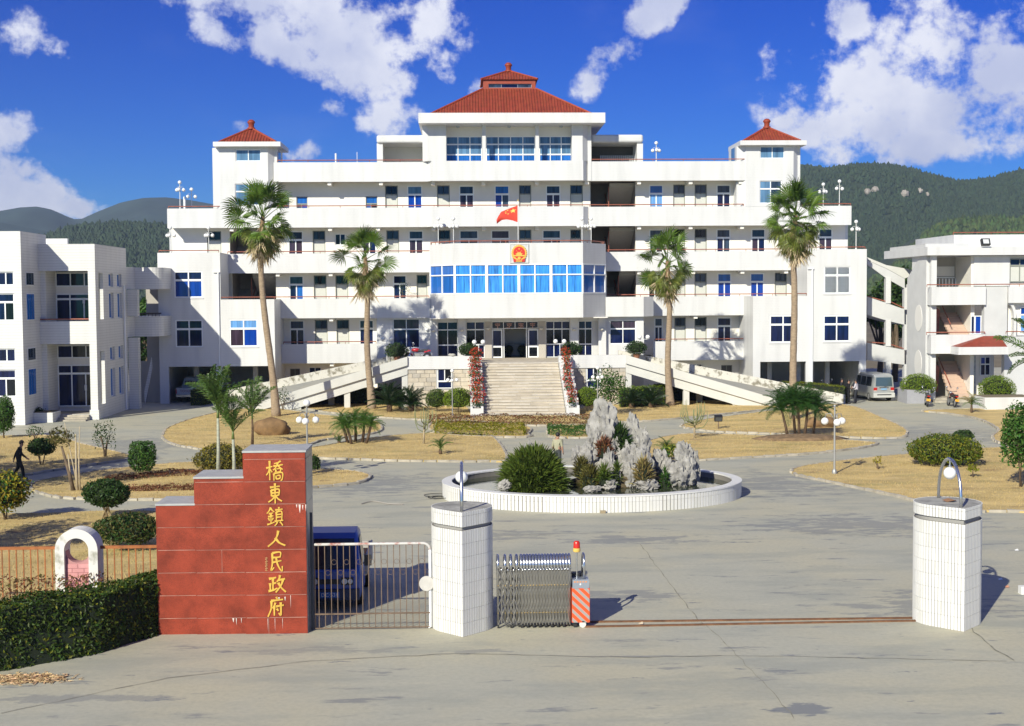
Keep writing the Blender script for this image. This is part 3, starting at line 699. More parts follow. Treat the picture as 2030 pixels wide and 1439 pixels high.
# handrails
for k, a, c, Y in [(4,553,856,YC),(4,1174,1476,YC),(3,336,440,YC),(3,552,1474,YC),(3,1590,1686,YC),(2,452,1598,YC),(1,452,850,YC),(1,1204,1598,YC),(0,560,744,YC),(0,1298,1490,YC)]:
    handrail(main, X(a,Y), X(c,Y), Y+.08, zt(k))
b = B()                                                # roofs and terraces
b.box(X(556),X(1470),YC+.2,YW+11,zb(4)+.32,zf(4)+.02); b.box(X(334),X(556),YW+.02,YW+11,zf(3)-.3,zf(3)); b.box(X(1470),X(1687),YW+.02,YW+11,zf(3)-.3,zf(3)); obj('roof_slab', b, GREYR, main)
for s, a, c in ((0,334,346),(1,1676,1687)): obj('wall', B().box(X(a)+(.03 if s==0 else 0), X(c)-(.03 if s else 0), YC+.19, YW+11, zb(3)+.13, zt(3)-.02), WHITE, main)
obj('wall', B().box(X(343,YW)-.2,X(343,YW),YW-.01,YW+11,zf(1),zb(3)+.1), WHITE, main); obj('wall', B().box(X(1675,YW),X(1675,YW)+.2,YW-.01,YW+11,zf(1),zb(3)+.1), WHITE, main)
# --- end wings
def bigwin(a, c, y0, y1, Y, mats, fm=FRAME, bars=False):
    x0, x1 = X(a,Y,(y0+y1)/2), X(c,Y,(y0+y1)/2); z1 = P((a+c)/2, y0, Y)[1]; z0 = P((a+c)/2, y1, Y)[1]
    return (x0,x1,z0,z1), mats, bars
def wing(specs, a, c, z0, z1, Y=Y0, extra=(), mt=WHITE):
    holes = [s[0] for s in specs]+list(extra); x0, x1 = X(a,Y), X(c,Y)
    obj('wall', wallholes(B(), x0, x1, z0, z1, Y, holes), mt, main)
    for r, m, bars in specs:
        w = frame_grid(main, Y+.09, *r, [.5], [.66], None, FRAME, t=.085, cells=[(0,1,0,1,m[0]),(1,2,0,1,m[1]),(0,1,1,2,m[2]),(1,2,1,2,m[3])])
        obj('window_sill', B().box(r[0]-.06,r[1]+.06,Y-.05,Y+.02,r[2]-.08,r[2]-.005), mt, main)
        if bars:
            g = B(); n = 9
            for i in range(-n, n+1):
                for sg in (1,-1):
                    px_, pz = [], []
                    x = r[0]+(r[1]-r[0])*(i+.5)/n; h_ = r[3]-r[2]
                    # diagonal bar clipped to the opening
                    t0 = max(0, (r[0]-x)/h_); t1 = min(1, (r[1]-x)/h_)
                    if t1-t0 > .02:
                        za, zc = (r[2]+t0*h_, r[2]+t1*h_) if sg > 0 else (r[3]-t0*h_, r[3]-t1*h_)
                        g.tube([(x+t0*h_,Y+.02,za),(x+t1*h_,Y+.02,zc)], .011, 4, cap=False)
            obj('window_grille', g, FRAME, w)
LT = P(330,727,Y0)[1]
BDK = [GNAVY,GNAVY,GNAVY,GNAVY]
wing([bigwin(345.5,401.5,537.5,590,Y0,[GBLUE,GBLUE,GNAVY,GNAVY]), bigwin(348,402,634,688,Y0,BDK)], 313, 437, 0, zt(2), extra=[(X(331,Y0),X(425,Y0),-.01,LT,.3)])
wing([bigwin(455,511,633,687,Y0,[GPURP,GBLUE,GCURT,GCURT])], 437, 543, 0, zt(1), extra=[(X(438,Y0),X(531,Y0),-.01,LT,.3)])
wing([bigwin(1633.6,1686,527,582,Y0,[GSLATE,GSLATE,GSLATE,GSLATE],bars=True), bigwin(1632.5,1685,625,677,Y0,BDK)], 1600, 1718, 0, zt(2), extra=[(X(1613,Y0),X(1705,Y0),-.01,LT,.3)])
wing([bigwin(1526,1579,625,679,Y0,BDK)], 1493, 1600, 0, zt(1), extra=[(X(1507.6,Y0),X(1598.6,Y0),-.01,LT,.3)])
for sgn, a, m_, e in ((-1,313,437,543),(1,1718,1600,1493)):
    t = .22*sgn
    xo, xm, xi = X(a,Y0), X(m_,Y0), X(e,Y0)
    def sw(x, z0, z1, y1, w=.22, mt=WHITE):
        obj('wall', B().box(min(x,x-sgn*w), max(x,x-sgn*w), Y0+.004, y1, z0, z1), mt, main)
    sw(xo, 0, zt(2)-.003, YW+11)
    sw(xi+sgn*.22, 0, zt(1)-.003, YW-.01); sw(xm+sgn*.22, zt(1)+.002, zt(2)-.003, YC+.1)
    bx('roof_slab', main, min(xo,xm)+.23, max(xo,xm)-.23, Y0+.01, YW+.5, zf(2)-.25, zf(2), GREYR)
    bx('floor_slab', main, min(xm,xi)+.23, max(xm,xi)-.23, Y0+.01, YW+.5, zf(1)-.25, zf(1), GREYR)
    # garage behind the piers
    gb = B(); x0_, x1_ = min(xo,xi)+.23, max(xo,xi)-.23
    gb.quad((x0_,YW+4,0),(x1_,YW+4,0),(x1_,YW+4,LT+.3),(x0_,YW+4,LT+.3)); gb.quad((x0_,Y0+.3,LT+.02),(x0_,YW+4,LT+.02),(x1_,YW+4,LT+.02),(x1_,Y0+.3,LT+.02))
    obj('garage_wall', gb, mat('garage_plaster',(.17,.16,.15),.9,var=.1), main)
    for q in (.22,.50,.78):
        bx('garage_pillar', main, x0_+(x1_-x0_)*q-.17, x0_+(x1_-x0_)*q+.17, Y0+3.2, Y0+3.54, 0, LT+.02, CREAM)
    for q in (.35,.65): bx('garage_door', main, x0_+(x1_-x0_)*q-.5, x0_+(x1_-x0_)*q+.5, YW+3.93, YW+3.97, 0, 2.1, DARKIN)
    handrail(main, xo+(-sgn)*.1, xm+sgn*.1, Y0+.1, zt(2)); handrail(main, xm, xi, Y0+.1, zt(1))
    xp = X(433 if sgn < 0 else 1610, Y0)
    dp = B().tube([(xp,Y0-.08,P(433,540,Y0)[1]),(xp,Y0-.08,.2)], .055, 8); dp.tube([(xp-.35,Y0-.1,P(433,540,Y0)[1]+.02),(xp+.1,Y0-.1,P(433,540,Y0)[1]+.02)], .05, 6)
    obj('downpipe', dp, FRAME, main, smooth=40)
# --- towers
def tower(a0, a1, eL, eR, wtop, wlow, sgn):
    Y = YC-.02; x0, x1 = X(a0,Y), X(a1,Y); ch = .42; ztp = 18.82
    # front block with bevelled front corners, wider rear posts
    def wl(r0, r1, y0, y1):
        return (X(r0,Y,(y0+y1)/2), X(r1,Y,(y0+y1)/2), P(r0,y1,Y)[1], P(r0,y0,Y)[1])
    ht, hl_ = wl(*wtop), wl(*wlow)
    z0 = zt(3)-.01
    obj('tower_wall', wallholes(B(), x0, x1, z0, ztp, Y, [ht, hl_]), WHITE, main)
    sb = B()
    for xa, xb in ((x0,x0-ch),(x1,x1+ch)):
        sb.quad((xa,Y,z0),(xa,Y,ztp),(xb,Y+ch,ztp),(xb,Y+ch,z0))
        sg = 1 if xb > xa else -1
        sb.box(min(xb,xb+sg*.2),max(xb,xb+sg*.2),Y+ch,Y+3.4,z0,ztp)
    sb.box(x0-ch,x1+ch,Y+3.2,Y+3.4,z0,ztp); sb.quad((x0,Y+.3,z0),(x1,Y+.3,z0),(x1,Y+.3,ztp),(x0,Y+.3,ztp))
    obj('tower_wall', sb, WHITE, main)
    frame_grid(main, Y+.14, *ht, [.5], [], [GPALE,GPALE], FRAME, t=.06)
    frame_grid(main, Y+.14, *hl_, [.5], [.64], [GPALE,GPALE,GSLATE,GSLATE], FRAME, t=.06)
    # side windows of the belvedere
    for xa in (x0-ch-.2, x1+ch+.2):
        bx('side_window', main, xa-.012, xa+.012, Y+1.1, Y+2.4, ht[2]-.25, ht[3]+.05, GPALE)
    e0, e1 = X(eL,Y-.6), X(eR,Y-.6); ye, yr = Y-.6, Y+3.9
    obj('eave', B().box(e0,e1,ye,yr,ztp,ztp+.34), WHITE, main)
    hip(e0+.38, e1-.38, ye+.38, yr-.38, ztp+.34, 1.25)
def hip(x0, x1, y0, y1, z, h, knob=True, frac=0.0, top=None, rolls=True):
    """hipped roof of tile rolls with a ridge knob; frac: size of the flat top"""
    xm, ym = (x0+x1)/2, (y0+y1)/2; fx, fy = (x1-x0)/2*frac, (y1-y0)/2*frac
    T = [(xm-fx,ym-fy),(xm+fx,ym-fy),(xm+fx,ym+fy),(xm-fx,ym+fy)]; A = [(x0,y0),(x1,y0),(x1,y1),(x0,y1)]
    b = B()
    if frac == 0: b.add([(x,y,z) for x,y in A]+[(xm,ym,z+h)], [(0,1,4),(1,2,4),(2,3,4),(3,0,4),(3,2,1,0)])
    else: b.prism(A, z, z+h, T)
    rf = obj('roof', b, REDT, main)
    rl = B()                                            # rows of half-round tiles running up each slope
    for s in range(4):
        p, q, pt, qt = Vector((*A[s],z)), Vector((*A[(s+1)%4],z)), Vector((*T[s],z+h)), Vector((*T[(s+1)%4],z+h))
        L = (q-p).length; n = int(L/.21); ed = (q-p)/L
        nrm = (q-p).cross(pt-p).normalized()
        for i in range(n):
            u = (i+.5)/n*L; d0 = (pt-p).dot(ed); d1 = L-(qt-p).dot(ed)
            tmax = min(1, u/d0 if d0 > 1e-6 else 1, (L-u)/d1 if d1 > 1e-6 else 1)
            if tmax < .05: continue
            up = (pt-p)-ed*d0; a = p+ed*u+nrm*.01; c = a+up*tmax
            m = max(1, int(up.length*tmax/.55))
            for k in range(m):                          # single pan tiles, each overlapping the one below
                c0 = a+(c-a)*(k/m); c1 = a+(c-a)*((k+1)/m); w = ed*.062; lift = nrm*.055
                rl.add([c0-w, c0+lift, c0+w, c1-w*.9, c1+lift*.7, c1+w*.9], [(0,1,4,3),(1,2,5,4),(0,2,1)])
    o = obj('roof_tile_rows', rl, REDT, rf, kind='stuff')
    for s in range(4): obj('hip_ridge', B().tube([(*A[s],z+.03),(*T[s],z+h+.03)], .09, 6), REDT2, rf)
    if knob:
        zt_ = z+h-.06
        obj('finial', B().lathe([(.30,0),(.30,.1),(.20,.16),(.22,.40),(.29,.48),(.29,.56),(.16,.70),(.01,.73)], (xm,ym,zt_), 12), REDT2, rf, smooth=40)
    return rf
tower(440, 535, 427, 560, (467,517,296,319.5), (466,520,364,407), -1)
tower(1478, 1572, 1467, 1598, (1507,1555.5,290,314), (1506,1550,358,403), 1)
# --- centre pavilion
zp0, zp1 = zt(4)+.021, 20.35
Y = YD
pb = B(); pl = [(851,887),(958,965),(1063,1070),(1135,1156)]
xl, xr = X(851,Y), X(1156,Y)
obj('pier', B().prism([(xl,Y+.02),(X(887,Y),Y+.02),(X(887,Y),Y+2.0),(xl-.42,Y+2.0),(xl-.42,Y+.5)], zp0, zp1), WHITE, main)
obj('pier', B().prism([(X(1135,Y),Y+.02),(xr,Y+.02),(xr+.42,Y+.5),(xr+.42,Y+2.0),(X(1135,Y),Y+2.0)], zp0, zp1), WHITE, main)
obj('pier', B().box(xr+.42,xr+.70,Y+.5,Y+3,zb(4)+.005,zp1-.01), WHITE, main)
for a, c in ((958,965),(1063,1070)): bx('column', main, X(a,Y), X(c,Y), Y+.02, Y+.3, zp0, zp1, WHITE)
zh = P(1010,270,Y+1.2)[1]
for a, c, n in ((886,958,3),(965,1063,4),(1070,1136,3)):
    xa, xb = X(a,Y+1.2), X(c,Y+1.2)
    frame_grid(main, Y+1.3, xa+.02, xb-.02, zf(4)+.2, zh, [i/n for i in range(1,n)], [.52,.79], [GSKYD,GPALE,GPALE], FRAME, t=.06)
bx('lintel', main, X(884,Y+1.2), X(1138,Y+1.2), Y+1.15, Y+1.55, zh, zp1, CREAM)
bx('pavilion_wall', main, xl-.3, xr+.5, Y+1.6, Y+9.2, zf(4)+.03, zp1, CREAM)
e0, e1, ye, yr = X(829.5,Y-1.2,240), X(1200,Y-1.2,240), Y-1.2, Y+10.6
obj('eave', B().box(e0,e1,ye,yr,zp1,zp1+.74), WHITE, main)
for a in (910,1012,1115): obj('ceiling_lamp', B().lathe([(.02,-.14),(.13,-.1),(.15,0)], (X(a,Y),Y+.6,zp1), 10), ALU, main, smooth=40)
zr = zp1+.74; hx0, hx1 = X(854,Y-.5,232), X(1172,Y-.5,232); hy0, hy1 = Y-.5, Y+10; xm, ym = (hx0+hx1)/2, (hy0+hy1)/2
fr = .345; lh = 23.45-zr
hip(hx0, hx1, hy0, hy1, zr, lh, knob=False, frac=fr)
lx, ly = (hx1-hx0)/2*fr, (hy1-hy0)/2*fr; zl = zr+lh
lb = wallholes(B(), xm-lx+.05, xm+lx-.05, zl-.02, zl+.72, ym-ly+.05, [(xm-lx+.45, xm+lx-.35, zl+.12, zl+.42)], .25)
lb.box(xm-lx+.05,xm+lx-.05,ym-ly+.3,ym+ly-.05,zl-.02,zl+.72)
obj('lantern', lb, REDT2, main)
frame_grid(main, ym-ly+.22, xm-lx+.45, xm+lx-.35, zl+.12, zl+.42, [.3,.68], [], [GSLATE,GNAVY,GSLATE], ALU, t=.03, name='lantern_window')
hip(xm-lx-.12, xm+lx+.12, ym-ly-.12, ym+ly+.12, zl+.72, .95, knob=True)
# roofed terraces either side of it
def flank(a, c, dark):
    Yf = YC+.6; x0, x1 = X(a,Yf), X(c,Yf); z1 = P(800,284,Yf)[1]; z2 = P(800,268,Yf)[1]
    ob = obj('terrace_roof', B().box(x0,x1,Yf-.2,Yf+5,z1,z2), WHITE, main)
    bv = ob.modifiers.new('round', 'BEVEL'); bv.width = .16; bv.segments = 3
    post = x0 if not dark else x1
    bx('terrace_post', main, min(post,post+(.45 if not dark else -.45)), max(post,post+(.45 if not dark else -.45)), Yf+.02, Yf+4.8, zf(4)+.03, z1, WHITE)
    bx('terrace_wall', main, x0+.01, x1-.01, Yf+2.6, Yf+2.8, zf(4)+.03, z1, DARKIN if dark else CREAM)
    if dark:
        g = B()
        for i in range(17): g.box(X(1190,Yf+2)+i*.16, X(1190,Yf+2)+i*.16+.05, Yf+1.5, Yf+1.55, zf(4)+.1, zf(4)+1.75)
        g.box(X(1190,Yf+2)-.05, X(1190,Yf+2)+2.75, Yf+1.56, Yf+1.6, zf(4)+1.1, zf(4)+1.16)
        obj('terrace_railing', g, FRAME, main)
flank(750, 851, False); flank(1173, 1275, True)
# --- entrance bay with the long curtained window
YB, YE = Y0-1.8, Y0+.8
bl, br, rl_, rr = X(901,YB,570), X(1156,YB,570), X(852,YE+.1,570), X(1201,YE+.1,570)
yrear = YE+.1
bay = [(rl_,yrear),(bl,YB),(br,YB),(rr,yrear)]
zb0, zs, zh2, zt2 = 6.07, 7.80, 9.92, 11.42
def ring(poly, z0, z1, t, name, mt):
    b = B()
    for i in range(3):
        (xa,ya),(xb,yb_) = poly[i], poly[i+1]; d = math.hypot(xb-xa,yb_-ya); nx, ny = -(yb_-ya)/d*t, (xb-xa)/d*t
        b.prism([(xa,ya),(xb,yb_),(xb+nx,yb_+ny),(xa+nx,ya+ny)], z0, z1)
    return obj(name, b, mt, main)
obj('bay_wall', B().prism(bay, zb0, zs), WHITE, main)
ring(bay, zh2, zt2, .2, 'bay_wall', WHITE)
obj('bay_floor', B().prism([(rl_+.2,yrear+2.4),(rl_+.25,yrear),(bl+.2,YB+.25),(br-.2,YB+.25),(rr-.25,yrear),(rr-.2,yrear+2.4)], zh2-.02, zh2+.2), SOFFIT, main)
for xa, xb in ((rl_,rl_+.3),(rr-.3,rr)): bx('bay_side', main, xa, xb, yrear+.004, YC+.1, zb0, zt2-.004, WHITE)
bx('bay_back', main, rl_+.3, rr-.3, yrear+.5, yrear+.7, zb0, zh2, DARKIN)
def bay_window(p, q, n, pm):
    # front of the bay: built flat along +X then turned into place
    d = math.hypot(q[0]-p[0], q[1]-p[1]); ang = math.atan2(q[1]-p[1], q[0]-p[0])
    b = B(); t = .07; H_ = zh2-zs
    for i in range(n+1):
        x = d*i/n; w_ = .10 if i % 2 == 0 else .045
        b.box(max(0,x-w_), min(d,x+w_), -.01, .08, 0, H_)
    for z_ in (0.03, H_*.64, H_-.03): b.box(0,d,-.02,.07,z_-.045,z_+.045)
    M = Matrix.Translation((p[0],p[1],zs))@Matrix.Rotation(ang,4,'Z')
    b.xf(M); w = obj('window', b, FRAME, main)
    for i in range(n):
        for j, (za, zc) in enumerate(((.07,H_*.62),(H_*.66,H_-.07))):
            c = B().box(d*i/n+.05,d*(i+1)/n-.05,.06,.075,za,zc); c.xf(M); obj('pane', c, pm[(i*2+j) % len(pm)], w)
bay_window(bay[0], bay[1], 2, [GSKYD]); bay_window(bay[1], bay[2], 8, [GSKY,GSKY,GSKY,GSKY,GSKY,GSKY,GSKY,GSKY,GSKY,GSKY]); bay_window(bay[2], bay[3], 2, [GSKYD])
b = B(); rp = [(x,y+.1,zt2+.16) for x,y in bay]; rp[0] = (rp[0][0]+.1,YC-.3,rp[0][2]); rp = [rp[0],(bay[0][0]+.1,bay[0][1]+.1,zt2+.16)]+rp[1:3]+[(bay[3][0]-.1,bay[3][1]+.1,zt2+.16),(bay[3][0]-.1,YC-.3,zt2+.16)]
b.tube(rp, .04, 6)
for i in range(len(rp)-1):
    for k in range(5):
        t = k/5; q = Vector(rp[i]).lerp(Vector(rp[i+1]), t); b.tube([(q.x,q.y,zt2-.02),(q.x,q.y,zt2+.16)], .022, 5)
obj('handrail', b, RAIL, main)
# walls either side of the porch (rooms with a large window) and their overhanging parapets
YEw = YE+.5
def eside(a, c, wpx, cl, cr):
    x0, x1 = X(a,YEw,660), X(c,YEw,660); r = (X(wpx[0],YEw,660), X(wpx[1],YEw,660), P(wpx[0],wpx[3],YEw)[1], P(wpx[0],wpx[2],YEw)[1])
    obj('wall', wallholes(B(), x0, x1, 0, zb(1)+.05, YEw, [r]), WHITE, main)
    frame_grid(main, YEw+.15, *r, [.5], [.64], [GNAVY,GPURP,GNAVY,GPURP], FRAME, t=.06)
    for xx, s in ((x0,1),(x1,-1)): bx('wall', main, min(xx,xx+s*.2), max(xx,xx+s*.2), YEw+.004, YW, 0, zb(1)+.04, WHITE)
    pa, pc = X(a,YE), X(c,YE)
    pl = [(pa-cl, YC+.18),(pa-cl+ (cl>0)*0 , YC-.02),(pa,YE),(pc,YE),(pc+cr,YC-.02),(pc+cr,YC+.18)] if cl or cr else None
    pl = [(pa-cl,YC+.18),(pa-cl,YE+.9 if cl else YE),(pa,YE),(pc,YE),(pc+cr,YE+.9 if cr else YE),(pc+cr,YC+.18)]
    if not cl: pl = pl[:1]+pl[2:]
    if not cr: pl = pl[:-2]+pl[-1:]
    obj('parapet', B().prism(pl, zb(1)-.004, zt(1)+.004), WHITE, main)
    bx('floor_slab', main, pa, pc, YC+.18, YW+.02, zb(1)+.12, zf(1), SOFFIT)
eside(747, 852, (779,832,632,690), .75, 0); eside(1201, 1276, (1209,1261,635,682), 0, .85)
obj('wall_bracket_lamp', B().lathe([(.02,-.1),(.12,0),(.13,.1)], (X(846,YEw,650),YEw-.12,P(846,654,YEw)[1]), 10), FRAME, main)
# --- porch: pilasters, glazed wall, entrance doors
zpf = 3.05; YP = Y0+1.5
PORCH = mat('porch_plaster', (0.47, 0.43, 0.38), 0.85, var=0.05, vscale=.6)
zh3 = P(1010,637,YP)[1]
bx('porch_beam', main, X(866,YP), X(1186,YP), YP-.25, YP+.25, zh3, zb0-.002, WHITE)
for a, c in ((851,866),(907,923),(1130,1146),(1186,1201)): bx('pilaster', main, X(a,YP-.5), X(c,YP-.5), YP-.6, YP-.26, zpf, zb0-.003, WHITE)
for a, c in ((960,974),(1067,1081)): bx('pilaster', main, X(a,YP), X(c,YP), YP-.2, YP+.3, zpf, zh3-.002, PORCH)
bx('wall', main, X(1174,YP), X(1187,YP), YP-.02, YP+.2, zpf, zh3-.002, GREYR)
for a, c, n in ((866,907,2),(923,960,2),(1081,1130,3),(1146,1174,2)):
    frame_grid(main, YP+.06, X(a,YP)+.01, X(c,YP)-.01, zpf+.02, zh3-.004, [i/n for i in range(1,n)], [.36,.78], [GNAVY,GBLACK,GNAVY], FRAME, t=.05)
SIGNR = mat('maroon_transom_sign', (0.16, 0.05, 0.045), 0.5, var=.2)
xa, xb = X(974,YP)+.01, X(1067,YP)-.01; zd = zpf+2.12
frame_grid(main, YP+.06, xa, xb, zd+.05, zh3-.004, [.25,.5,.75], [], [GBLACK]*4, FRAME, t=.045, name='transom')
PINK = mat('faded_pink_character', (0.55, 0.30, 0.24), 0.7)
for i in range(4):                                       # faded characters behind the transom panes: only blurred strokes can be read
    cx = xa+(xb-xa)*(i+.5)/4; b = B()
    for (dx,dz,w_,h_) in [(-.2,.08,.4,.05),(-.16,-.03,.32,.05),(-.02,-.2,.05,.38),(-.2,-.17,.16,.05),(.06,-.15,.15,.05)][:3+i % 3]: b.box(cx+dx,cx+dx+w_,YP-.02,YP-.012,(zd+zh3)/2+dz,(zd+zh3)/2+dz+h_)
    obj('transom_character', b, PINK, main)
for s, x in ((0,xa),(1,xb-.78)):
    frame_grid(main, YP+.05, x, x+.78, zpf+.02, zd, [], [.4], [GBLACK,GNAVY], FRAME, t=.09, name='door')
    hx = x+.08 if s == 0 else x+.70
    obj('door_handle', B().tube([(hx,YP-.08,zpf+.9),(hx,YP-.08,zpf+1.35)], .018, 6), ALU, main)
for x in (xa+.86, xb-.92): bx('door_jamb', main, x, x+.06, YP-.02, YP+.05, zpf+.01, zd+.04, FRAME)
# hall seen through the open doors
hb = B(); h0, h1 = xa+.8, xb-.8
hb.box(xa-.5,xa+.02,YP+.3,YP+4,zpf,zh3); hb.box(xb-.02,xb+.5,YP+.3,YP+4,zpf,zh3); hb.box(xa,xb,YP+4,YP+4.2,zpf,zh3); hb.box(xa,xb,YP+.3,YP+4,zd+.03,zh3)
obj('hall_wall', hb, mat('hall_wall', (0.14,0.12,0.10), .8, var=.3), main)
bx('hall_counter', main, xa+.9, xb-.9, YP+2.6, YP+3.1, zpf, zpf+.95, mat('counter_front', (0.20,0.22,0.22), .4))
for i, px_ in enumerate((1008,1034)):
    obj('potted_plant', B().ball((X(px_,YP+2),YP+2,zpf+.55), .34, 8, 6).lathe([(.14,-.0),(.2,.35)], (X(px_,YP+2),YP+2,zpf), 8), mat('hall_plant', (0.02,0.035,0.015), .8), main)
# back wall of the porch above and floor under everything
bx('porch_ceiling', main, rl_+.01, rr-.01, YB+1.2, YW, zb0-.06, zb0-.001, CREAM)
# ================================================================ left office block
YL1, YL2 = G(46,843)[1], G(186,832)[1]
YL3 = YL2+7.6
lw = thing('side_office_block', 'white tiled two storey office block with blue glass doors under a recessed porch', 'building', (PXX(60,YL2), YL2+3, 0))
def rect(a, c, y0, y1, Y):
    ym = (y0+y1)/2; return (PXX(a,Y,ym), PXX(c,Y,ym), P((a+c)/2,y1,Y)[1], P((a+c)/2,y0,Y)[1])
z1a = P(30,458,YL1)[1]; xr1 = PXX(45,YL1,650); xl1 = PXX(-150,YL1,650)
ws = [rect(-22,27,538.5,566,YL1), rect(-22,28,581.5,636,YL1), rect(-22,30.5,691,717.5,YL1), rect(-22,31.5,733,787,YL1)]
ws2 = [(x0-7.2,x1-7.2,a,c) for x0,x1,a,c in ws]
obj('wall', wallholes(B(), xl1-6, xr1, 0, z1a, YL1, ws+ws2), WHITE2, lw)
for i, r in enumerate(ws+ws2):
    if i % 2 == 0: frame_grid(lw, YL1+.16, *r, [.35,.66], [], [GSLATE,GNAVY,GNAVY], FRAME, t=.07)
    else: frame_grid(lw, YL1+.16, *r, [.33,.62], [.68], None, FRAME, t=.07, cells=[(0,1,0,1,GNAVY),(1,2,0,1,GNAVY),(2,3,0,1,GBLACK),(0,3,1,2,GNAVY)])
b = B(); b.box(xr1-.25,xr1,YL1+.004,YL2+1.6,0,z1a-.004); b.box(xl1-6,xr1-.26,YL2+7,YL2+7.3,0,z1a-.004); b.box(xl1-6,xr1-.26,YL1+.3,YL2+7,z1a-1.0,z1a-.8)
obj('wall', b, WHITE2, lw)
for r in ws:
    w = obj('side_window', B().box(xr1+.001,xr1+.03,YL1+.75,YL1+2.15,r[2],r[3]), FRAME, lw)
    n = 3
    for i in range(n): bx('pane', w, xr1+.02, xr1+.045, YL1+.79+i*.455, YL1+.79+i*.455+.40, r[2]+.05, r[3]-.05, GSKYD if r[3]-r[2] > 1.2 else GSLATE)
# porch block
z2 = P(150,483.5,YL2)[1]; xl2, xr2 = xr1-.02, PXX(191,YL2,650)
zf2, zs2 = P(130,537,YL2)[1], P(130,682,YL2)[1]; zpt = P(130,637,YL2)[1]
xo0, xo1 = PXX(74,YL2,600), PXX(176.5,YL2,650)
obj('wall', wallholes(B(), xl2, xr2, 0, z2, YL2, [(xo0,xo1,.36,zs2,.3),(xo0,xo1,zpt,zf2,.3)]), WHITE2, lw)
YG = YL2+2.3
# right side wall with its windows (two columns) and the open return of the porch
def sidewall(Xs, ya, yb, holes):
    xs = sorted({ya,yb,*[h[0] for h in holes],*[h[1] for h in holes]}); zs = sorted({0,z2-.004,*[h[2] for h in holes],*[h[3] for h in holes]}); b = B()
    for i in range(len(xs)-1):
        for j in range(len(zs)-1):
            m = ((xs[i]+xs[i+1])/2, (zs[j]+zs[j+1])/2)
            if not any(h[0] < m[0] < h[1] and h[2] < m[1] < h[3] for h in holes):
                b.quad((Xs,xs[i],zs[j]),(Xs,xs[i+1],zs[j]),(Xs,xs[i+1],zs[j+1]),(Xs,xs[i],zs[j+1]))
    for h in holes:
        d = .22
        b.quad((Xs,h[0],h[2]),(Xs,h[0],h[3]),(Xs-d,h[0],h[3]),(Xs-d,h[0],h[2])); b.quad((Xs,h[1],h[2]),(Xs,h[1],h[3]),(Xs-d,h[1],h[3]),(Xs-d,h[1],h[2]))
        b.quad((Xs,h[0],h[2]),(Xs,h[1],h[2]),(Xs-d,h[1],h[2]),(Xs-d,h[0],h[2])); b.quad((Xs,h[0],h[3]),(Xs,h[1],h[3]),(Xs-d,h[1],h[3]),(Xs-d,h[0],h[3]))
    return b
rows = [(r[2]-.25, r[3]-.25) for r in (rect(200,210,541,568,YL2+2), rect(200,210,580,632,YL2+2), rect(200,210,689,716,YL2+2), rect(200,210,732,790,YL2+2))]
hs_ = [(YL2+.75,YL2+1.75,.9,zs2-.5),(YL2+.75,YL2+1.75,zpt+.1,zf2-.1)]
cols = [(YL2+3.0,YL2+4.2),(YL2+5.1,YL2+6.3)]
for ya, yb in cols: hs_ += [(ya,yb,a+.25,c+.25) for a,c in rows]
obj('wall', sidewall(xr2, YL2+.004, YL3, hs_), WHITE2, lw)
for h in hs_[2:]:
    w = obj('side_window', B().box(xr2-.2,xr2-.15,h[0],h[1],h[2],h[2]+.06).box(xr2-.2,xr2-.15,h[0],h[1],h[3]-.06,h[3]).box(xr2-.2,xr2-.15,h[0],h[0]+.06,h[2]+.06,h[3]-.06).box(xr2-.2,xr2-.15,h[1]-.06,h[1],h[2]+.06,h[3]-.06).box(xr2-.2,xr2-.15,(h[0]+h[1])/2-.03,(h[0]+h[1])/2+.03,h[2]+.06,h[3]-.06), FRAME, lw)
    for s in (0,1): bx('pane', w, xr2-.19, xr2-.18, h[0]+.06+s*.58, h[0]+.6+s*.55, h[2]+.06, h[3]-.06, GSKYD if (s+int(h[0])) % 2 else GNAVY)
# glazed walls of the porch
xg0, xg1 = xo0+.45, xo1-.02
for (y0, y1), (ya, yb) in (((540,568),(582,634)),((684,710),(723,806))):
    za, zb_ = P(130,y1,YG)[1], P(130,y0,YG)[1]
    frame_grid(lw, YG+.06, xg0, xg1, za, zb_, [.35,.68], [], [GNAVY,GBLACK,GBLACK], FRAME, t=.07)
    zc, zd_ = max(.4, P(130,yb,YG)[1]), P(130,ya,YG)[1]
    frame_grid(lw, YG+.06, xg0, xg1, zc, zd_, [.33,.66], [.79], None, FRAME, t=.075, name='door', cells=[(0,1,0,1,GNAVY),(1,2,0,1,GNAVY),(2,3,0,1,GBLACK),(0,1,1,2,GNAVY),(1,3,1,2,GNAVY)])
    obj('door_handle', B().box(xg0+(xg1-xg0)*.64,xg0+(xg1-xg0)*.66,YG-.1,YG-.03,zc+1.05,zc+1.4).box(xg0+(xg1-xg0)*.67,xg0+(xg1-xg0)*.69,YG-.1,YG-.03,zc+1.05,zc+1.4), FRAME, lw)
    bx('spandrel', lw, xg0, xg1, YG+.02, YG+.2, zd_, za, CREAM)
bx('wall', lw, xo0-.02, xo0+.44, YL2+.31, YG+.3, 0, z2-.5, WHITE2)
bx('wall', lw, xg0, xg1, YG+.21, YG+.3, 0, z2-.5, CREAM)
bx('floor_slab', lw, xo0, xr2-.24, YL2+.31, YG+.2, P(130,672,YL2)[1], P(130,655,YL2)[1], SOFFIT); bx('floor_slab', lw, xo0, xr2-.24, YL2+.31, YG+.2, zf2+.05, zf2+.3, SOFFIT)
bx('roof_slab', lw, xl2, xr2-.01, YG+.31, YL3, z2-.9, z2-.6, GREYR); bx('wall', lw, xl2, xr2-.25, YL3-.25, YL3, 0, z2-.01, WHITE2)
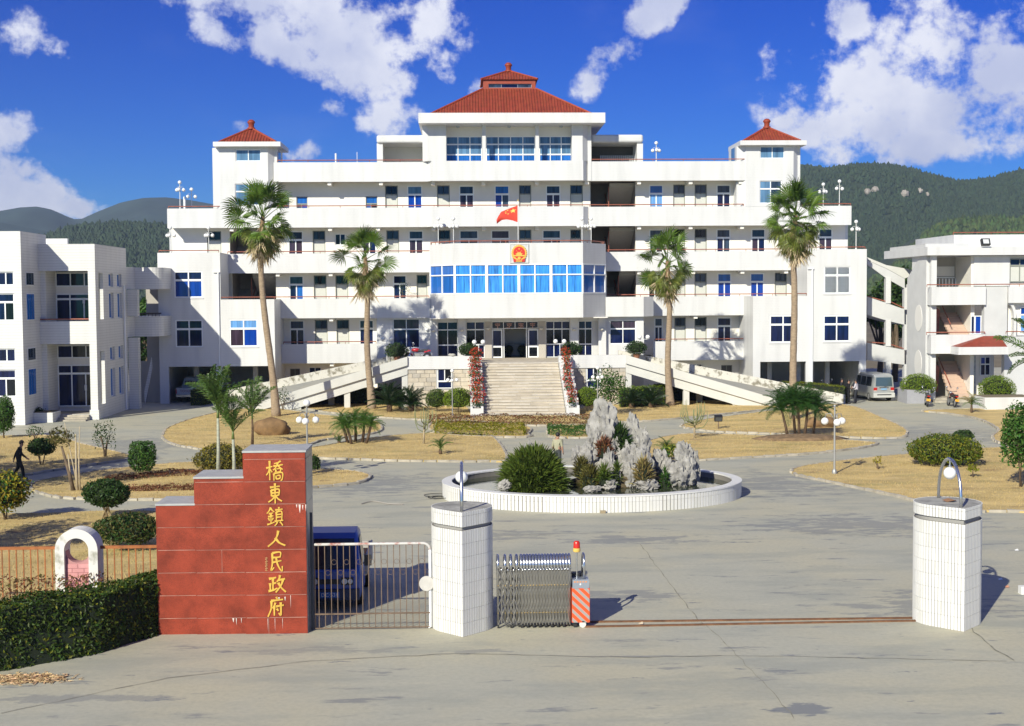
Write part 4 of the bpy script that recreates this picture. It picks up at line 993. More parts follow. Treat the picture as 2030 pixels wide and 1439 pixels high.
bx('porch_floor', lw, xo0, xr2-.1, YL2+.02, YG+.2, 0, .37, STONE)
for i in range(3): bx('step', lw, xo0+1.3, xo1-.05, YL2-.35*(3-i)+.02, YL2-.35*(2-i)+.019, 0, .12*(i+1)-.02, STONE)
bx('column_base', lw, xo1-.06, xr2+.06, YL2-.07, YL2+.5, 0, .62, WHITE2)
b = B(); zr_ = zpt; b.tube([(xo0,YL2+.1,zr_+.14),(xo1,YL2+.1,zr_+.14)], .045, 6); obj('handrail', b, RAIL, lw)
b = B().tube([(xr2+.1,YL3-1.1,P(255,566,YL3)[1]),(xr2+.1,YL3-1.1,.1)], .06, 8); obj('downpipe', b, FRAME, lw, smooth=40)
# planter by its steps
pl_ = thing('planter_box', 'white tiled planter box beside the steps of the left office block', 'planter', (*G(62,838), 0))
gx_, gy_ = G(62,838); b = B().box(gx_-.85,gx_+1.35,gy_-.1,gy_+1.5,0,.62); obj('trough', b, WHITE2, pl_); bx('soil', pl_, gx_-.75, gx_+1.25, gy_, gy_+1.4, .6, .66, EARTH)
# ================================================================ link between the left block and the main building
lk = thing('link_gallery', 'white curved link gallery with a dark opening between two office blocks', 'gallery', (PXX(285,93.2), 93.2, 0))
YK = 92.6
def curved(a, c, y0, y1, nm='parapet'):
    x0, x1 = PXX(a,YK,y1), PXX(c,YK,y1); za, zc = P(285,y1,YK)[1], P(285,y0,YK)[1]; r = .9; pl = [(xr2-.05,YL3+.02),(x0,YK),(x1-r,YK)]
    for k in range(7):
        t = k/6*math.pi/2; pl.append((x1-r+r*math.sin(t), YK+r-r*math.cos(t)))
    pl += [(x1,YK+4),(xr2-.05,YK+4)]
    return obj(nm, B().prism(pl, za, zc), WHITE2, lk)
curved(268,321,530,573); curved(268,321,627,667)
b = B(); zc = P(285,627,YK)[1]; b.tube([(PXX(258,YK),YK+.05,zc+.2),(PXX(318,YK),YK+.05,zc+.2)], .05, 6)
for k in range(9): b.tube([(PXX(258+k*7,YK),YK+.05,zc-.01),(PXX(258+k*7,YK),YK+.05,zc+.2)], .025, 5)
obj('handrail', b, mat('dark_rail_paint', (.05,.04,.035), .5), lk)
xk0, xk1 = PXX(268,YK), PXX(306,YK)
bx('column', lk, xr2+.02, xr2+.7, YL3+.02, YL3+.6, 0, P(285,668,YK)[1], WHITE2); bx('column', lk, xr2+.02, xr2+.7, YL3+.02, YL3+.6, P(285,626,YK)[1], P(285,574,YK)[1], WHITE2)
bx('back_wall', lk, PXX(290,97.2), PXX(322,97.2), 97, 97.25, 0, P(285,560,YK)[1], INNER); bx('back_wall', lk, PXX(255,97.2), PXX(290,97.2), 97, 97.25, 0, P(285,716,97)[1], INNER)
b = B(); b.ext([(PXX(282,95),.0),(PXX(281,95),.9),(PXX(297,95),3.4),(PXX(298,95),2.6)], 95, 95.12); obj('stair_flank', b, WHITE2, lk)
# ================================================================ entrance platform, stairs, ramps
YPL = 90.4
GRANITE = mat('stair_granite', (0.52, 0.46, 0.37), 0.8, var=0.12, vscale=1.2, bump=.2, bscale=30)
GRAN2 = mat('stair_granite_pale', (0.58, 0.53, 0.45), 0.8, var=0.12, vscale=1.5, bump=.2, bscale=30)
BLOCK = [mat('stone_block_%d' % i, c, .85, var=.14, vscale=1.6, bump=.5, bscale=9) for i, c in enumerate([(0.50,0.44,0.35),(0.44,0.40,0.34),(0.55,0.49,0.40)])]
pf = thing('entrance_platform', 'raised entrance platform with white edge wall on rough stone base', 'platform', (PXX(1020,YPL), YPL+2, 0))
Xs0, Xs1 = G(960,825)[0]-.02, G(1122,825)[0]+.02; YS0 = G(1040,825)[1]
XA, XB = PXX(808,YPL,715), PXX(1240,YPL,715)
bx('platform_floor', pf, XA, XB, YPL+.02, YEw-.01, 2.75, 3.05, GRANITE); bx('platform_floor', pf, rl_, rr, YEw-.009, YP+.3, 2.75, 3.049, GRANITE)
pe0, pe1 = Xs0-.62, Xs1+.62
for x0, x1, wp in ((XA,pe0,(867,896,730,770)),(pe1,XB,(1163,1190,728,768))):
    bx('edge_wall', pf, x0, x1, YPL-.12, YPL+.14, 2.64, 3.53, WHITE)
    bx('core_wall', pf, x0, x1, YPL+.12, YPL+.4, 0, 2.64, GREYR)
    r = rect(*wp, YPL); cw, chh = .62, .29; nrow = 9
    for j in range(nrow):
        z0_ = j*.293; off = (j % 2)*.31; x = x0-off; rnd = random.Random(j*7+int(x0*10)); k = 0
        while x < x1:
            xe = x+cw*rnd.uniform(.8,1.25); a, c = max(x,x0), min(xe,x1); x = xe; k += 1
            if c-a < .1 or (c > r[0]-.06 and a < r[1]+.06 and z0_+.29 > r[2]-.05 and z0_ < r[3]+.05):
                # keep the remainder beside the window
                for aa, cc in ((a, min(c, r[0]-.07)), (max(a, r[1]+.07), c)):
                    if cc-aa > .08 and (z0_+.29 > r[2]-.05 and z0_ < r[3]+.05): bx('stone_block', pf, aa+.012, cc-.012, YPL-.02-rnd.random()*.03, YPL+.125, z0_+.008, z0_+.287, rnd.choice(BLOCK))
                continue
            bx('stone_block', pf, a+.012, c-.012, YPL-.02-rnd.random()*.03, YPL+.125, z0_+.008, z0_+.287, rnd.choice(BLOCK))
    frame_grid(pf, YPL+.06, *r, [.5], [.36], None, FRAME, t=.06, cells=[(0,1,1,2,GNAVY),(1,2,1,2,GBLACK),(0,2,0,1,GNAVY)])
    b = B(); b.box(r[0]-.07,r[0],YPL-.03,YPL+.1,r[2]-.05,r[3]+.06); b.box(r[1],r[1]+.07,YPL-.03,YPL+.1,r[2]-.05,r[3]+.06); b.box(r[0],r[1],YPL-.03,YPL+.1,r[3],r[3]+.06); obj('window_surround', b, GREYR, pf)
for xx in (XA, XB-.2): bx('end_wall', pf, xx, xx+.2, YPL+.42, YEw-.02, 0, 2.7, GREYR)
obj('stone_ornament', B().ball((PXX(896,YPL),YPL,3.6), .22, 10, 7, .5).ball((PXX(891,YPL),YPL,3.62), .14, 8, 6, .7), mat('stone_ornament', (.42,.40,.36), .8), pf, smooth=True)
# stairs
stt = thing('entrance_stairs', 'wide pale granite staircase rising to the main entrance', 'stairs', ((Xs0+Xs1)/2, (YS0+YPL)/2, 0))
NS = 18; run = (YPL-YS0)/NS
for i in range(NS):
    z1_ = 3.05*(i+1)/NS; y0_ = YS0+run*i; rnd = random.Random(i)
    st_ = obj('step', B().box(Xs0,Xs1,y0_+.06,YPL+.02 if i == NS-1 else y0_+run+.08,max(0,z1_-.5),z1_-.06), GRANITE, stt)
    x = Xs0
    while x < Xs1-.05:
        w_ = min(Xs1-x, 1.15+rnd.uniform(-.35,.3))
        if Xs1-(x+w_) < .4: w_ = Xs1-x
        bx('tread_slab', st_, x+.008, x+w_-.008, y0_+rnd.uniform(-.008,.008), y0_+run+.05, z1_-.062+rnd.uniform(-.004,.002), z1_, rnd.choice([GRANITE,GRAN2,GRAN2])); x += w_
# side planters climbing with the stairs
fl_spots = []
for s, (xa, xb), lab in ((0,(Xs0-.86,Xs0-.03),'stepped white planter wall along the shrub side of the granite stairs'),(1,(Xs1+.03,Xs1+.86),'stepped white planter wall casting its shade over the ball hedge beside the stairs')):
    t = thing('stair_planter', ('stepped white planter wall flanking the stairs, next to the hose bib lamp' if 0 else ('stepped white planter wall with the densest red flowers beside the stairs' if s == 0 else 'stepped white planter wall with sparse red flowers beside the stairs')), 'planter', ((xa+xb)/2, YS0, 0), group='planters flanking the stairs')
    tiers = [(YS0-.15+j*.96, YS0-.15+(j+1)*.96, .66+j*.405) for j in range(8)]
    for j, (ya, yb, zt__) in enumerate(tiers):
        b = B(); b.box(xa,xb,ya,ya+.14,0,zt__-.12 if j == 0 else zt__); b.box(xa,xa+.15,ya+.14,yb-.003,0,zt__); b.box(xb-.15,xb,ya+.14,yb-.003,0,zt__); b.box(xa+.15,xb-.15,yb-.1,yb-.003,0,zt__)
        obj('trough', b, WHITE, t); bx('soil', t, xa+.15, xb-.15, ya+.14, yb-.1, 0, zt__-.14, EARTH)
        fl_spots.append((s, (xa+xb)/2+random.uniform(-.1,.1), ya+.45, zt__-.14))
# ramps
RAMPC = concrete('ramp_concrete', (0.33, 0.325, 0.30), (0.2,0.2,0.2), .3)
PARA = mat('weathered_white_parapet', (0.58, 0.575, 0.54), .8, var=.06, vscale=.8)
MOSS = mat('mossy_parapet', (0.58, 0.555, 0.49), .85, var=.05, vscale=.7, col2=(0.22,0.20,0.15)); 
for nn in MOSS.node_tree.nodes:
    if nn.type == 'MAP_RANGE': nn.inputs[1].default_value = .50; nn.inputs[2].default_value = .62
    if nn.type == 'TEX_NOISE': nn.inputs['Scale'].default_value = 2.6
def ramp(label, Xt, yf, yb, Ff, Fb, cols_, sgn):
    t = thing('vehicle_ramp', label, 'ramp', ((Xt+Ff[0])/2, yf, 0), group='ramps to the entrance platform')
    n = 14
    def line(a, c): return [Vector(a).lerp(Vector(c), i/n) for i in range(n+1)]
    lf, lb_ = line((Xt,yf,3.05),(Ff[0],Ff[1],0)), line((Xt,yb,3.05),(Fb[0],Fb[1],0))
    b = B()
    for i in range(n):
        A_, C_, D_, E_ = lf[i], lf[i+1], lb_[i+1], lb_[i]
        b.add([A_,C_,D_,E_]+[p-Vector((0,0,min(.3,p.z+.04))) for p in (A_,C_,D_,E_)], [(0,1,2,3),(7,6,5,4),(0,4,5,1),(1,5,6,2),(2,6,7,3),(3,7,4,0)])
    obj('road_slab', b, RAMPC, t)
    def para(ln, dy, m, up, dn):
        b = B()
        for i in range(n):
            p, q = ln[i], ln[i+1]
            for (u0, u1, w0, w1) in ((up, -dn, 0, dy),):
                f = lambda v, u, w: (v.x, v.y+w, max(-.03, v.z+u))
                b.add([f(p,u1,w0),f(q,u1,w0),f(q,u1,w1),f(p,u1,w1),f(p,u0,w0),f(q,u0,w0),f(q,u0,w1),f(p,u0,w1)], [(0,1,2,3),(4,7,6,5),(0,4,5,1),(3,2,6,7),(0,3,7,4),(1,5,6,2)])
        return obj('parapet', b, m, t)
    para(lf, -.24, PARA, .48, .12)
    b = B()                                              # edge beam below the parapet
    for i in range(n):
        p, q = lf[i], lf[i+1]; f = lambda v, u, w: (v.x, v.y+w, max(-.03, v.z+u))
        b.add([f(p,-.75,-.06),f(q,-.75,-.06),f(q,-.75,.25),f(p,-.75,.25),f(p,-.121,-.06),f(q,-.121,-.06),f(q,-.121,.25),f(p,-.121,.25)], [(0,1,2,3),(4,7,6,5),(0,4,5,1),(3,2,6,7),(0,3,7,4),(1,5,6,2)])
    obj('edge_beam', b, PARA, t)
    para(lb_, .24, MOSS, .62, .5)
    for u, w in cols_:
        p = lf[0].lerp(lf[-1], u); y = p.y+w; h = p.z-.32
        bx('column', t, p.x-.2, p.x+.2, y, y+.4, 0, h, PARA)
    return t
ramp('pale concrete ramp behind the tall palm beside the brown boulder', XA, YPL-.05, 94.6, G(505,813), G(390,803), [(.40,.02),(.53,2.6),(.02,.02),(.72,.02)], -1)
ramp('white ramp descending towards the silver minivan', XB, YPL-.05, 94.6, G(1545,806), G(1676,800), [(.40,.02),(.53,2.6),(.02,.02),(.72,.02)], 1)
# ================================================================ right building
YR = G(1853,797)[1]
rb = thing('stair_block_building', 'white three storey building with open stair bay, grey gable and small red canopy roof', 'building', (PXX(1930,YR), YR+3, 0))
q4 = lambda x, y: (1690+x/4.0, 460+y/4.0)                # reading of the enlarged photograph
def ry(y, x=700): return P(1690+x/4, 460+y/4, YR)[1]
def rx(x, y=600, Y=None): return PXX(1690+x/4, Y or YR, 460+y/4)
xL, xF = rx(605), rx(2100)
bx('roof_slab', rb, rx(575,150), xF, YR-.5, YR+9, ry(185), ry(118), WHITE); 
b = B(); b.ext([(rx(590,100),ry(118)+.003),(rx(590,100),ry(90)),(rx(935,100),ry(90)),(rx(935,100),ry(118)+.003)], YR+.3, YR+8); obj('roof_kerb', b, GREYR, rb)
b = B().box(rx(803,60,YR+2), xF, YR+2, YR+10, ry(118), P(1950,465,YR+2)[1]); obj('penthouse_wall', b, WHITE, rb)
handrail(rb, rx(803,60,YR+2), xF, YR+2.1, P(1950,465,YR+2)[1], name='roof_rail')
for za, zc in ((ry(578),ry(435)),(ry(962),ry(812))):
    b = B().box(rx(608),rx(1037),YR-.45,YR-.25,za,zc); b.box(rx(608),rx(608)+.2,YR-.25,YR+3.5,za,zc); obj('parapet', b, WHITE, rb)
    bx('floor_slab', rb, rx(608)+.21, rx(1037), YR-.24, YR+3.5, za+.1, za+.4, SOFFIT)
    handrail(rb, rx(575), rx(1037), YR-.35, zc)
for y0, y1 in ((185,578),(578,962),(962,1330)):
    zz0, zz1 = (ry(y1)+.41 if y1 < 1300 else 0), ry(y0)
    bx('column', rb, rx(628,YR), rx(666), YR+.02, YR+.42, zz0 if y1 > 1300 else ry(y1), zz1-.002, WHITE)
    bx('gallery_wall', rb, rx(608), rx(628), YR+.5, YR+3.6, zz0, zz1, WHITE)
# left gable wall with a sloping top
g0, g1 = YR+.45, YR+4.4
b = B().extx([(g0,0),(g1,0),(g1,P(1804,552,g1)[1]),(g0,ry(100))], rx(600), rx(600)+.25); obj('gable_wall', b, GREYR, rb)  # weak grazing sun on this side wall is put into the colour as grey
for yy in (685, 1050):
    cz = ry(yy); b = B(); n = 20
    pl = [(YR+1.9+.75*math.cos(2*math.pi*k/n), cz+.95*math.sin(2*math.pi*k/n)) for k in range(n)]
    b.extx(pl, rx(600)-.03, rx(600)-.002); obj('opening_disc', b, mat('painted_lit_wall', (.72,.70,.66), .8), rb)  # pale disc, no hole: sunlight on the wall beyond is painted in
# stair bay interiors
Yi = YR+3.4
for i, (y0, y1) in enumerate(((190,435),(580,812),(965,1300))):
    za = 0.0 if i == 2 else ry(y1)-.7; zc = ry(y0)
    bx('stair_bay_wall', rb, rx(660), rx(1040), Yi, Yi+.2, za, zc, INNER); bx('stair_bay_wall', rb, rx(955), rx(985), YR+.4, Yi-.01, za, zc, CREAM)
    if i == 0:
        b = B()
        for k in range(14): b.box(rx(760)+k*.24, rx(760)+k*.24+.07, Yi-.2, Yi-.15, ry(432), ry(365))
        b.box(rx(755), rx(945), Yi-.14, Yi-.1, ry(360), ry(352)); obj('lattice_screen', b, FRAME, rb)
        bx('lattice_wall', rb, rx(755), rx(945), Yi-.05, Yi-.02, ry(345), ry(265), CREAM)
    else:
        n = 10; b = B(); rise = (zc-za-.5)/n if i == 1 else 3.2/n; b2 = B()
        for k in range(n):
            b.box(rx(800), rx(950), YR+.4+k*.27, YR+.4+(k+1)*.27, (za+.5 if i == 1 else .3)+k*rise*.75, (za+.5 if i == 1 else .3)+(k+1)*rise*.75)
        obj('stair_flight', b, mat('pink_stair', (.55,.40,.31), .8, var=.05), rb)
        b2.ext([(rx(745),za+.6),(rx(700),za+.8),(rx(720),za+2.6),(rx(755),za+2.4)], YR+1.5, YR+1.6)
        b2.tube([(rx(800),YR+.5,(za+.5 if i == 1 else .3)+.9),(rx(800),YR+2.8,(za+.5 if i == 1 else .3)+2.7)], .04, 6); obj('stair_railing', b2, RAIL, rb)
        bx('landing_panel', rb, rx(755), rx(830), Yi-.02, Yi-.005, ry(y0+15), ry(y0+100), mat('painted_landing_light', (.68,.60,.48), .8))  # flat panel; light on the landing behind is put into its colour
# right part of the front
bx('wall', rb, rx(972), rx(1257), YR+.3, YR+.5, ry(430), ry(190), WHITE)
frame_grid(rb, YR+.45, rx(1260), rx(1420), ry(400), ry(212), [.5], [.7], [DOORP,GNAVY,DOORP,GNAVY], DOORF, t=.07)
bx('wall', rb, rx(1420), xF, YR+.3, YR+.5, ry(1330), ry(190), WHITE); bx('wall', rb, rx(1257), rx(1420), YR+.52, YR+.7, ry(575), ry(190), CREAM)
bx('wall', rb, rx(1037), rx(1218), YR-.2, YR+.3, ry(830), ry(435), GREYR)  # shade on this panel is put into its grey colour
bx('wall', rb, rx(1218), xF, YR-.45, YR-.25, ry(565), ry(435), WHITE)
handrail(rb, rx(1037), xF, YR-.35, ry(435)); handrail(rb, rx(1210), rx(1420), YR-.2, ry(810))
frame_grid(rb, YR+.2, rx(945), rx(1030), ry(812), ry(665), [.35,.42], [], [GNAVY,FRAME,GBLUE], FRAME, t=.06, name='door')
b = B(); n = 14                                            # white arch and the window under it
cx_, cz_ = rx(1225), ry(680)
po = [(cx_+(rx(1292)-cx_)*math.sin(math.pi/2*k/n), ry(680)+(ry(552)-ry(680))*math.cos(math.pi/2*k/n)) for k in range(n+1)]
pi_ = [(cx_+(rx(1272)-cx_)*math.sin(math.pi/2*k/n), ry(680)+(ry(575)-ry(680))*math.cos(math.pi/2*k/n)) for k in range(n+1)]
pi_ = [(x,z) for x,z in pi_]
for k in range(n): b.ext([po[k],po[k+1],pi_[k+1],pi_[k]], YR-.2, YR+.3)
b.box(rx(1272),rx(1292),YR-.2,YR+.3,ry(830),ry(680)); obj('arch', b, WHITE, rb)
bx('wall', rb, rx(1218), rx(1420), YR+.31, YR+.5, ry(830), ry(552), CREAM)
frame_grid(rb, YR+.28, rx(1340), rx(1420), ry(800), ry(600), [.5], [.7], [GCURT,GBLUE], FRAME, t=.06)
bx('wall', rb, rx(1200), xF, YR-.2, YR+.29, 0, ry(832), GREYR)
bx('wall', rb, rx(985), rx(1200), YR+1.6, YR+1.8, 0, ry(830), CREAM)
frame_grid(rb, YR+1.55, rx(1085), rx(1165), ry(1150), ry(1000), [.5], [.6], [GNAVY,GBLUE,GNAVY,GNAVY], FRAME, t=.05)
bx('notice_strip', rb, rx(990), rx(1012), YR+1.5, YR+1.58, .3, ry(990), mat('dark_wood', (.10,.05,.035), .6)); bx('notice_strip', rb, rx(1025), rx(1048), YR+1.5, YR+1.58, .3, ry(990), mat('carved_panel', (.40,.42,.42), .6, var=.3, vscale=6))
bx('porch_step', rb, rx(640), rx(1000), YR-.5, YR+1.0, 0, .15, STONE); bx('porch_step', rb, rx(660), rx(1000), YR-.1, YR+1.6, .15, .3, STONE)
# red canopy
c0, c1 = rx(845,Y=YR-2), rx(1240,Y=YR-2); zc0, zc1 = P(1950,700,YR-2)[1], P(1950,692,YR-2)[1]
b = B().box(c0,c1,YR-2.0,YR-.46,zc0-.1,zc1+.15); obj('canopy_fascia', b, WHITE, rb)
zk = P(1960,666,YR-.6)[1]
b = B().add([(c0+.05,YR-1.95,zc1+.152),(c1-.05,YR-1.95,zc1+.152),(c1-.05,YR-.47,zc1+.152),(c0+.05,YR-.47,zc1+.152),(rx(1040,Y=YR-.5),YR-.5,zk),(rx(1170,Y=YR-.5),YR-.5,zk)], [(0,1,5,4),(1,2,5),(3,0,4),(2,3,4,5),(3,2,1,0)]); obj('canopy_roof', b, REDT, rb)
b = B().box(-.3,.3,-.12,.12,-.24,.24); b.xf(Matrix.Translation((rx(1020),YR-.62,ry(85)))@Matrix.Rotation(R(-25),4,'X')); fl_ = obj('floodlight', b, mat('floodlight_housing', (.02,.02,.02), .4), rb)
b = B().box(-.2,.2,-.135,-.121,-.16,.16); b.xf(Matrix.Translation((rx(1020),YR-.62,ry(85)))@Matrix.Rotation(R(-25),4,'X')); obj('lens', b, mat('floodlight_lens', (.6,.62,.62), .15), fl_)
# ================================================================ sloping link on the right
sl = thing('sloping_gallery', 'grey sloping covered gallery on white columns beside the silver minivan', 'gallery', (PXX(1765,97.5), 97.5, 0))
YS = 97.2
def qp(pts): return [P(*q4(x,y),YS) for x, y in pts]
for nm, pts, d in (('roof_slab',[(118,200),(270,262),(485,300),(470,345),(415,368),(270,288),(118,222)],3.0),('roof_beam',[(118,224),(268,290),(415,370),(415,448),(268,366),(118,256)],.22),
                   ('parapet',[(118,512),(268,562),(412,612),(412,735),(268,700),(118,655)],.22),('parapet',[(118,878),(268,906),(412,935),(412,1052),(268,1032),(118,1016)],.22)):
    b = B().ext(qp(pts)[::-1], YS, YS+d); obj(nm, b, GREYR if nm != 'roof_slab' else PARA, sl)
for pts in ([(118,640),(268,685),(412,722),(412,735),(268,700),(118,655)],[(118,1000),(268,1018),(412,1040),(412,1052),(268,1032),(118,1016)]):
    obj('floor_slab', B().ext(qp(pts)[::-1], YS+.221, YS+3), SOFFIT, sl)
for x0, x1, top in ((266,304,365),(412,446,445)):
    for y0, y1 in ((top,565 if x0 < 300 else 615),(702 if x0 < 300 else 737,905 if x0 < 300 else 935),(1034 if x0 < 300 else 1054,1345)):
        a = P(*q4(x0,y0),YS-.06); c = P(*q4(x1,y1),YS-.06); bx('column', sl, a[0], c[0], YS-.06, YS+.4, max(0,c[1]), a[1]+.05, WHITE)
obj('wall', B().ext(qp([(412,445),(470,400),(470,1330),(445,1330),(445,735),(412,735),(412,612),(445,612)])[::-1], YS+.5, YS+.7), GREYR, sl)
for pts in ([(120,505),(266,545),(266,552),(120,512)],[(285,540),(415,600),(415,607),(285,547)],[(120,868),(266,878),(266,885),(120,875)],[(285,880),(415,922),(415,929),(285,887)]):
    obj('handrail', B().ext(qp(pts)[::-1], YS+.05, YS+.12), RAIL, sl)
# ================================================================ red granite name wall
GR_RED = mat('red_granite', (0.255, 0.041, 0.020), 0.6, var=0.30, vscale=2.0, bump=.05, bscale=60, spec=.25)
_n = GR_RED.node_tree.nodes; _l = GR_RED.node_tree.links
_t = _n.new('ShaderNodeTexNoise'); _t.inputs['Scale'].default_value = 90; _t.inputs['Detail'].default_value = 2; _g = _n.new('ShaderNodeNewGeometry'); _l.new(_g.outputs['Position'], _t.inputs['Vector'])
_r = _n.new('ShaderNodeMapRange'); _r.inputs[1].default_value = .35; _r.inputs[2].default_value = .65; _r.inputs[3].default_value = .72; _r.inputs[4].default_value = 1.25; _l.new(_t.outputs[0], _r.inputs[0])
_v = _n.new('ShaderNodeVectorMath'); _v.operation = 'SCALE'; _l.new(_n['Principled BSDF'].inputs['Base Color'].links[0].from_socket, _v.inputs[0]); _l.new(_r.outputs[0], _v.inputs['Scale']); _l.new(_v.outputs[0], _n['Principled BSDF'].inputs['Base Color'])
GR_GREY = mat('grey_granite', (0.26, 0.255, 0.25), 0.3, var=.15, vscale=3)
GROUT = mat('pale_grout', (0.50, 0.36, 0.29), .8, var=.45, vscale=2.2)
GOLD = mat('gold_lettering', (0.80, 0.50, 0.09), 0.35, metal=.35, var=.15, vscale=9)
YSG = G(550,1256)[1]
sw_ = thing('name_wall', 'stepped red granite name wall with gold vertical calligraphy beside the gate', 'sign', (PXX(460,YSG,1100), YSG+.6, 0))
zj = [P(550,y,YSG)[1] for y in (1224,1179,1134,1089,1044,999,954.5,910)]
secs = [(310,388,999,.06),(387,486,945,.03),(485,608,893,0)]
lim = []
for si, (a, c, yt, dy) in enumerate(secs):
    x0, x1, zt_ = PXX(a,YSG,1100), PXX(c,YSG,1100), P((a+c)/2,yt,YSG)[1]; y0, y1 = YSG+dy, YSG+1.25-dy; lim.append((x0,x1,zt_))
    obj('wall_core', B().box(x0+.02,x1-.02,y0+.004,y1-.02,-.05,zt_-.06), GROUT, sw_)
    lv = [-.02]+[z for z in zj if z < zt_-.08]+[zt_-.045]
    for k in range(len(lv)-1):
        spl = [x0,x1] if not (si == 2 and k == 0) else [x0,PXX(533,YSG,1240),x1]
        if si == 1 and k % 2: spl = [x0,(x0+x1)/2+.03,x1] if k == 3 else [x0,x1]
        for u in range(len(spl)-1):
            bx('granite_slab', sw_, spl[u]+.004, spl[u+1]-.004, y0-random.random()*.006, y0+.022, lv[k]+.005, lv[k+1]-.005, GR_RED)
        bx('side_slab', sw_, x1-.022, x1+.012, y0+.024, y1-.02, lv[k]+.005, lv[k+1]-.005, GR_GREY)
        bx('side_slab', sw_, x0-.012, x0+.022, y0+.024, y1-.02, lv[k]+.005, lv[k+1]-.005, GR_RED)
        bx('back_slab', sw_, x0+.023, x1-.023, y1-.02, y1+.012, lv[k]+.005, lv[k+1]-.005, GR_RED)
    bx('cap_stone', sw_, x0-.02, x1+.02, y0-.02, y1+.02, zt_-.044, zt_, mat('cap_stone', (.40,.40,.39), .6, var=.12, vscale=4))
# white salt runs below a few joints
SALT = mat('salt_stain', (.66,.56,.50), .9, var=.2, vscale=8)
for px, py, w, h in ((594,1000,.05,.2),(600,1001,.03,.12),(606,1000,.025,.16),(588,1000,.03,.08),(462,1226,.045,.10),(468,1226,.02,.16),(478,1226,.018,.12),(565,1183,.03,.1),(576,1180,.012,.30),(553,1184,.04,.05),(545,1226,.01,.3),(531,1226,.012,.3),(560,1226,.01,.25)):
    x, z = P(px,py,YSG-.008); d = secs[1][3] if px < 485 else 0
    obj('salt_stain', B().ext([(x-w*.5,z),(x+w*.5,z),(x+w*.1,z-h),(x-w*.1,z-h*.8)][::-1], YSG-.0085+d, YSG-.006+d), SALT, sw_)
CH = {
 0: [[(2,38),(38,30)],[(22,3),(22,96)],[(22,40),(14,58),(2,72)],[(24,44),(37,58)],[(86,4),(70,12),(48,17)],[(44,29),(98,22)],[(69,14),(58,34),(42,48)],[(70,26),(82,36),(97,45)],[(58,42),(59,57),(82,55),(83,41),(58,43)],[(46,64),(46,98)],[(46,64),(94,60),(93,92),(84,97)],[(60,74),(60,89),(80,87),(80,73),(60,75)]],
 1: [[(18,20),(84,14)],[(26,33),(27,63)],[(26,34),(78,29),(76,60)],[(28,48),(75,45)],[(28,62),(76,58)],[(52,0),(52,99)],[(50,60),(34,78),(6,92)],[(54,60),(72,76),(98,88)]],
 2: [[(24,2),(14,20),(0,34)],[(24,6),(34,18),(46,26)],[(12,35),(38,31)],[(8,51),(40,46)],[(25,34),(25,86)],[(10,58),(16,72)],[(39,57),(32,70)],[(2,92),(22,88),(46,79)],[(52,16),(97,11)],[(75,0),(72,22)],[(58,26),(58,71)],[(58,27),(91,24),(90,71)],[(60,40),(88,38)],[(60,54),(88,52)],[(47,75),(100,70)],[(64,78),(58,90),(47,99)],[(80,78),(88,86),(97,98)]],
 3: [[(60,0),(54,30),(36,66),(0,99)],[(42,44),(62,72),(80,84),(100,93)]],
 4: [[(24,8),(80,4),(78,30)],[(26,31),(78,28)],[(24,8),(24,62),(14,96),(36,80)],[(24,55),(88,46)],[(50,30),(60,64),(78,90),(92,98),(93,74)]],
 5: [[(4,20),(46,13)],[(27,18),(26,80)],[(27,46),(46,42)],[(10,44),(11,82)],[(0,88),(26,84),(52,72)],[(68,0),(62,20),(49,38)],[(58,27),(97,20)],[(85,24),(72,58),(42,96)],[(57,42),(74,70),(100,94)]],
 6: [[(52,-2),(59,9)],[(20,18),(94,11)],[(22,18),(20,58),(0,99)],[(46,27),(40,42),(28,56)],[(39,44),(39,94)],[(50,47),(98,40)],[(79,26),(79,90),(66,80)],[(56,58),(64,70)]],
}
boxes = [(527,912,562,953),(530,958,560,998),(529,1005,562,1042),(531,1052,566,1083),(533,1093,562,1132),(532,1140,567,1175),(531,1184,564,1222)]
def ribbon(b, pts, w, yy, depth=.012):
    P2 = catmull([(p[0],p[1]) for p in pts], 5, closed=False) if len(pts) > 2 else [tuple(pts[0]), ((pts[0][0]+pts[1][0])/2,(pts[0][1]+pts[1][1])/2), tuple(pts[1])]
    n = len(P2); L, R_ = [], []
    for i, p in enumerate(P2):
        q, o = P2[min(i+1,n-1)], P2[max(i-1,0)]; dx, dz = q[0]-o[0], q[1]-o[1]; d = math.hypot(dx,dz)+1e-9
        t = i/(n-1); ww = w*(1.05-.35*math.sin(math.pi*t)-.45*t**2.5)
        L.append((p[0]-dz/d*ww, p[1]+dx/d*ww)); R_.append((p[0]+dz/d*ww, p[1]-dx/d*ww))
    for i in range(n-1): b.ext([L[i],L[i+1],R_[i+1],R_[i]], yy-depth, yy)
for k, (a, t, c, d) in enumerate(boxes):
    x0, z1 = P(a,t,YSG); x1, z0 = P(c,d,YSG); b = B()
    for i, s in enumerate(CH[k]): ribbon(b, [(x0+(x1-x0)*u/100, z1-(z1-z0)*v/100) for u, v in s], (x1-x0)*(.058 if k in (0,2) else .076), YSG-.008-i*.0004)
    obj('character', b, GOLD, sw_, label='gold calligraphic character on the red granite')
b = B()
for i in range(4):                                       # small signature column
    x, z = P(526,1106+i*7,YSG)
    for s in ([(0,0),(.06,0)],[(.03,.02),(.02,-.05)],[(0,-.03),(.05,-.05)]): ribbon(b, [(x+u,z+v) for u,v in s], .006, YSG-.008)
obj('signature', b, mat('faded_gold', (.60,.36,.15), .5), sw_)
